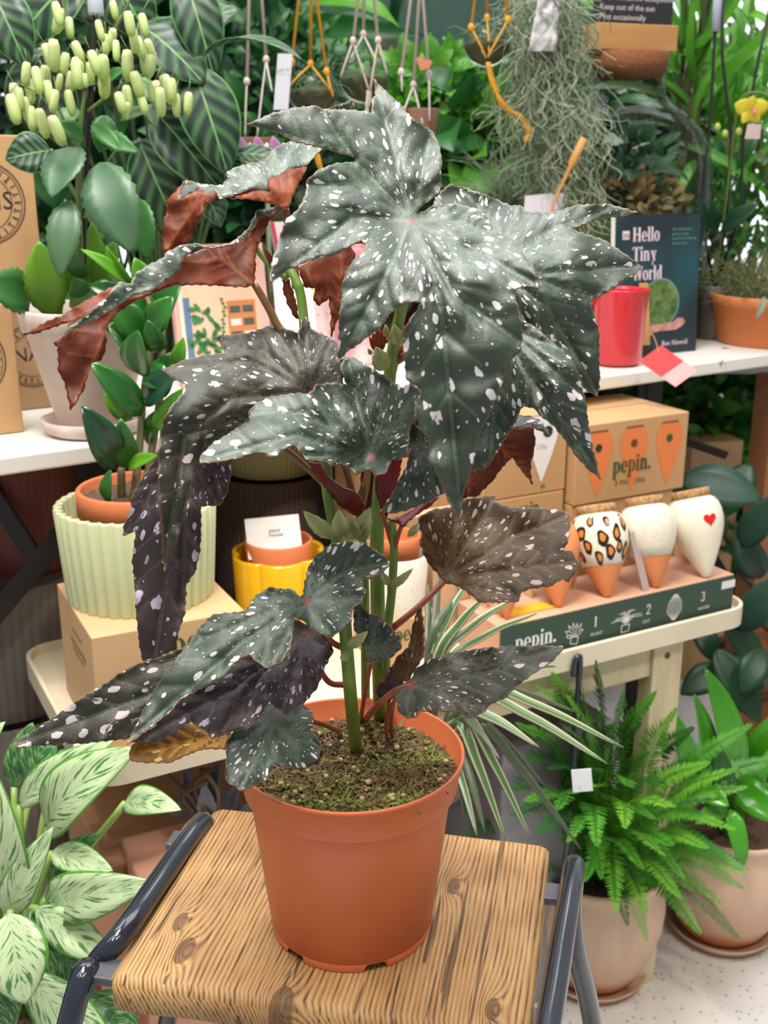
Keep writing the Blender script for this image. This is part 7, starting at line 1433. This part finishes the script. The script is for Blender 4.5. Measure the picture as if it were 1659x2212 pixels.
# ================================================================ dark plant at the right under the table
dp = thing('dark_rubber_plant', Vector((1.02, 2.0, 0)), 'large dark leathery leaved plant right of the olla display', 'potted plant')
V, Fc, uv = lathe(pot_profile(0.15, 0.12, 0.30, 0.004, 0.03), Vector((0.92, 2.02, 0.0005)), 48); mk('pot', V, Fc, M('taupe_pot', (118, 104, 100), 0.7, vs=5), dp, uv=uv)
dy = 1.82
DL = M('leathery_leaf', (48, 78, 66), 0.45, vs=8, rgb2=(34, 60, 48), spec=0.35)
place_leaves(dp, [(l[0], l[1], l[2] * 0.78) + l[3:] for l in [((1470,1035),(1648,1082),120,dy,DL,dy-.05),((1600,1180),(1700,1060),90,dy-.05,DL,dy-.1),((1640,1250),(1590,1130),90,dy-.02,DL,dy-.05),((1590,1360),(1700,1230),100,dy-.05,DL,dy-.1),((1545,1400),(1640,1560),110,dy,DG,dy-.06),((1560,1440),(1470,1500),90,dy,DG,dy-.02),((1560,1320),(1640,1340),60,dy,DG,dy-.02),((1500,1350),(1560,1440),70,dy+.1,DG,dy+.06),((1560,1100),(1500,1180),90,dy+.08,DG,dy+.05),((1640,1440),(1560,1340),90,dy+.02,DG,dy),((1540,1500),(1660,1480),80,dy+.1,DG,dy+.05),((1620,1000),(1560,1120),90,dy+.12,DG,dy+.1),((1650,1400),(1600,1500),90,dy-.04,DG,dy-.08),((1480,1120),(1440,1010),70,dy+.2,DG,dy+.2)]], ns=14, fold=0.15)
g = G()
for x, y in ((1600, 1200), (1560, 1380), (1520, 1060), (1640, 1300), (1600, 1450)): g.add(*tube(smoothpath([Vector((0.92, 2.02, 0.28)), PY(x + 20, y + 60, dy + .15), PY(x, y, dy)], 5), 0.006, 8))
g.mk('stems', BARK, dp)
g = G(); g.add(*box(Vector((0.88, 1.76, 0.0005)), (0.30, 0.16, 0), (-0.05, 0.10, 0), (0, 0, 0.33))); tag(g.mk('planter_box', M('mauve_grey_planter', (122, 108, 108), 0.7, vs=4), smooth=False, bevel=0.003), 'mauve grey planter box on the floor behind the nest fern', 'planter')
for x, lab in ((1645, 'warm brown wooden post at the right edge below the table'),):
    b_ = PY(x + 14, 1300, 1.98); g = G(); g.add(*box(Vector((b_.x - 0.03, 1.98, 0)), (0.07, 0.02, 0), (-0.02, 0.05, 0), (0, 0, 0.88))); tag(g.mk('wooden_post', M('warm_post', (150, 96, 58), 0.6, vs=5, stretch=(4, 4, .5)), smooth=False, bevel=0.002), lab, 'post')
g = G(); b_ = PY(1610, 1330, 1.99)
# ================================================================ orchid on the table at the right
oc = PT(1560, 735, 1.98); oc.z = TZ2
oc = Vector((oc.x + 0.02, oc.y + 0.14, TZ2))
orc = thing('yellow_orchid', oc, 'orchid with one open yellow flower and black support stakes right of the demijohn', 'potted plant')
V, Fc, uv = lathe(pot_profile(0.045, 0.034, 0.10, wall=0.003), oc, 40); mk('pot', V, Fc, M('smoky_pot', (92, 84, 80), 0.3), orc, uv=uv)
oy = oc.y
for p in ([(1512, 460), (1535, 250), (1545, 60), (1548, -60)], [(1570, 470), (1580, 300), (1560, 120), (1562, -60)], [(1600, 460), (1605, 300), (1640, 120), (1662, 20)]):
    g = G(); g.add(*tube([oc + Vector((0, 0, .09))] + [PY(x, y, oy) for x, y in p], 0.0030, 8)); g.mk('support_stake', BLK, orc)
V, Fc, uv = lathe([(0.008, 0), (0.008, 0.07), (0.006, 0.072)], PY(1545, 68, oy - .004), 16); mk('stake_cap', V, Fc, M('frosted_cap', (196, 204, 218), 0.3), orc, uv=uv)
g = G(); g.add(*tube(smoothpath([oc + Vector((0, 0, .09)), PY(1570, 420, oy - .01), PY(1585, 290, oy - .02), PY(1600, 215, oy - .03), PY(1640, 200, oy - .04), PY(1680, 220, oy - .05)], 6), 0.0022, 8)); g.mk('flower_stem', M('orchid_stem', (96, 108, 52), 0.5), orc)
YP = M('yellow_petal', (226, 214, 62), 0.4, vs=30, rgb2=(206, 190, 50), trans=0.25); OR_ = M('orchid_lip', (206, 110, 60), 0.4, vs=60, rgb2=(190, 80, 90))
fcen = PY(1622, 238, oy - .06)
for k, (a, l, w_) in enumerate(((90, .024, .020), (18, .032, .030), (162, .032, .030), (235, .026, .020), (305, .026, .020))):
    g = G(); e = fcen + Vector((l * math.cos(R(a)), -0.004, l * math.sin(R(a)))); g.add(*blade(fcen, e, w_, (0, -1, 0), 0.08, -0.15, 'oval', 10)); g.mk('petal', YP, orc, solid=0.0005)
g = G(); g.add(*blade(fcen + Vector((0, -.004, .004)), fcen + Vector((0, -.014, -.010)), .012, (0, -1, .3), .2, .6, 'oval', 8)); g.mk('lip', OR_, orc, solid=0.0005)
for x, y in ((1550, 275), (1566, 290), (1596, 285)):
    V, Fc, uv = lathe([(0, -.007), (.005, -.004), (.006, .001), (.004, .006), (0, .008)], PY(x, y, oy - .04), 12); mk('bud', V, Fc, M('orchid_bud', (168, 176, 84), 0.4), orc, uv=uv)
place_leaves(orc, [((1560,500),(1640,440),40,oy-.02,DG,oy-.06),((1550,500),(1500,430),40,oy-.02,DG,oy-.05)])
g = G(); g.add(*box(PY(1608, 300, oy + .05), (0.032, 0.01, 0), (0, 0.001, 0), (0, 0, 0.026))); g.mk('label_card', M('pink_label', (226, 200, 196), 0.6), orc, smooth=False)
# cyclamen like blooms behind the left leaves
pf = thing('purple_white_flowers', PY(575, 330, 1.75), 'purple and white flowers behind the left begonia leaves', 'flowers')
for k in range(9):
    c = PY(530 + 12 * k, 318 + 14 * (k % 3), 1.75 + .02 * (k % 2)); g = G(); g.add(*blade(c + Vector((0, 0, -.02)), c + Vector((.008 * ((k % 3) - 1), -.006, .016)), .022, (0, -1, 0), .1, .2, 'oval', 8)); g.mk('petal', M('purple_petal', (186, 128, 178), 0.5, trans=.2) if k % 3 != 1 else M('white_petal', (232, 222, 216), 0.5, trans=.2), pf, solid=.0005)
b_ = PY(575, 330, 1.77); g = G(); g.add(*tube([Vector((b_.x, b_.y, TZ2)), b_ + Vector((0, 0, -.01))], .004, 6)); V, Fc, uv = lathe(pot_profile(.05, .038, .09), Vector((b_.x, b_.y, TZ2)), 32); g.add(V, Fc); g.mk('pot_and_stem', M('sage_pot', (120, 130, 100), 0.5), pf)

# ================================================================ the back bench and the jungle on it
bb = thing('plant_bench', Vector((0.3, 2.9, 0)), 'long dark bench at the back of the shop crowded with plants', 'bench')
g = G(); g.add(*box((-1.6, 2.45, 0.80), (3.9, 0, 0), (0, 1.25, 0), (0, 0, 0.03))); g.mk('bench_top', M('grey_bench_top', (120, 122, 118), 0.6), bb, smooth=False)
for x in (-1.55, 0.3, 2.2):
    for y in (2.5, 3.6): g = G(); g.add(*box((x, y, 0), (0.05, 0, 0), (0, 0.05, 0), (0, 0, 0.80))); g.mk('leg', BLK, bb, smooth=False)
def bush(px, py, Y, label, rad, n, L_, wr, mat, seed, zb=0.83, name='leafy_plant', bend=0.12, shape='oval', up=0.2, out=0.65, group=None, mat2=None, cat='potted plant', ns=5, potc=(150, 92, 64), fold=0.2):
    c = PY(px, py, Y); base = Vector((c.x, c.y, zb + 0.001)); t = thing(name, base, label, cat, group or 'leafy plants crowding the back of the shop')
    ph = 0.13 if zb > 0.5 else 0.2; V, Fc, uv = lathe(pot_profile(0.075, 0.055, ph, 0.003, 0.02), base, 24); mk('pot', V, Fc, M('pot_%d' % potc[0], potc, 0.7), t, uv=uv)
    g = G(); rr_ = random.Random(seed)
    for k in range(6):
        e = c + Vector((rr_.uniform(-.7, .7) * rad[0], rr_.uniform(-.5, .5) * rad[1], rr_.uniform(-.3, .7) * rad[2])); g.add(*tube(smoothpath([base + Vector((rr_.uniform(-.02, .02), rr_.uniform(-.02, .02), ph)), base.lerp(e, .55) + Vector((0, 0, .05)), e], 4), 0.004, 5))
    g.mk('stems', BARK if k % 2 else KS, t)
    cloud('foliage', c, rad, int(n * 1.2), L_, wr, mat, t, seed, up=up, ns=ns, bend=bend, shape=shape, out=out, fold=fold, mat2=mat2)
    return t
WH = None
bush(500, 100, 3.0, 'palm like plant with long dark leaves against the bright window, left of the yellow cords', (.16, .2, .22), 40, .34, .16, MG, 21, mat2=DG, shape='blade', bend=.18)
bush(590, 50, 3.2, 'plant with broad drooping bright leaves behind the yellow cords', (.12, .2, .12), 16, .26, .28, LG, 22, up=-.5, bend=.2, mat2=MG)
bush(560, 215, 2.6, 'dark small leaved bush behind the left hanging cords', (.24, .15, .20), 420, .055, .55, MG, 23, mat2=DG)
bush(600, 420, 2.5, 'deep green bush low behind the picture book', (.30, .12, .18), 300, .09, .5, DG, 24, mat2=MG)
bush(925, 215, 2.55, 'bright small leaved herb behind the pale plant hanger', (.17, .10, .10), 330, .05, .6, LG, 25, mat2=BG_)
bush(1030, 300, 2.5, 'mid green plant with broad lobed leaves behind the mustard tassel', (.16, .10, .13), 110, .10, .75, MG, 26, mat2=LG, shape='heart')
bush(900, 420, 2.6, 'dark leafy plant behind the top begonia leaf', (.26, .1, .16), 220, .10, .5, DG, 27, mat2=MG)
bush(840, 90, 3.4, 'single stemmed plant with a long dark blade against the green wall', (.03, .03, .10), 5, .26, .12, DG, 28, up=.8, shape='blade')
bush(985, 175, 2.9, 'young plant with lime shoots before the green wall', (.05, .05, .05), 50, .05, .5, BG_, 29)
bush(1490, 130, 2.55, 'upright cane plant with light green straps right of the chalkboard', (.06, .06, .24), 44, .26, .10, LG, 30, up=1.4, shape='blade', mat2=OG)
bush(1590, 330, 2.75, 'bright bamboo like plant behind the orchid', (.20, .10, .22), 200, .16, .14, LG, 31, up=.6, shape='blade', mat2=BG_)
bush(1480, 330, 2.95, 'pale leafed plant far behind the demijohn', (.22, .10, .16), 170, .08, .5, BG_, 32, mat2=MG)
bush(1350, 250, 2.85, 'dense dark green plant seen through the demijohn', (.16, .10, .20), 180, .12, .4, DG, 33, mat2=MG)
bush(1620, 60, 3.3, 'drooping pale leaved plant before the bright window at top right', (.20, .15, .16), 60, .22, .2, BG_, 34, up=-.3, shape='blade')
bush(1180, 300, 2.7, 'dark broad leaved plant behind the spanish moss', (.16, .1, .22), 130, .14, .45, DG, 35, mat2=MG)
bush(60, 120, 2.5, 'dark ferny plant behind the kalanchoe flowers', (.30, .12, .26), 320, .11, .3, DG, 36, mat2=MG)
bush(300, 180, 2.65, 'dense dark shrub filling the gap behind the calathea', (.34, .12, .30), 320, .13, .4, DG, 37, mat2=MG)
bush(250, 480, 2.5, 'shaded green plant behind the zz plant', (.34, .12, .20), 260, .13, .45, DG, 38, mat2=MG)
bush(440, 330, 2.9, 'tall dark plant between the calathea and the hanging cords', (.24, .12, .30), 260, .12, .4, DG, 39)
bush(1620, 480, 2.6, 'feathery green plant behind the grass bowl', (.26, .10, .14), 300, .08, .25, MG, 40, mat2=OG)
bush(1120, 480, 2.6, 'green plant behind the right silver leaf', (.24, .10, .16), 220, .10, .5, MG, 41, mat2=DG)
bush(700, 300, 2.8, 'soft mid green plant behind the two nearest glass globes', (.26, .10, .18), 260, .08, .5, MG, 42, mat2=DG)
bush(780, 560, 2.45, 'brown green ground cover plant low between the begonia stems', (.25, .1, .12), 200, .08, .5, OG, 43, mat2=DG)
# floor plants seen under the table at the right
bush(1560, 880, 2.75, 'leafy green plant on the floor beyond the right trestle legs', (.26, .14, .16), 380, .08, .5, MG, 44, zb=0, mat2=LG)
bush(1640, 1000, 3.2, 'second leafy plant on the floor farther right under the table', (.30, .14, .20), 320, .09, .5, DG, 45, zb=0, mat2=MG)
bush(1400, 930, 3.0, 'shaded leafy plant on the floor behind the olla boxes', (.34, .14, .26), 320, .10, .5, DG, 46, zb=0, mat2=MG)
bush(1330, 820, 3.5, 'dark plant deep under the table behind the red can', (.40, .14, .26), 320, .12, .5, DG, 47, zb=0)
bush(1590, 1190, 2.7, 'low plant on the floor right of the wooden olla bench', (.26, .12, .14), 280, .08, .5, MG, 48, zb=0, mat2=DG)
for i, (x, y, Y, s_, lab) in enumerate(((1550, 1020, 2.55, .13, 'tan card box on the floor seen between the trestle legs'),)):
    c = PY(x, y, Y); g = G(); g.add(*box(Vector((c.x - s_ / 2, c.y, 0.0005)), (s_, .03, 0), (-.03, s_, 0), (0, 0, c.z + .07))); tag(g.mk('card_box', KR, smooth=False, bevel=.002), lab, 'cardboard box')
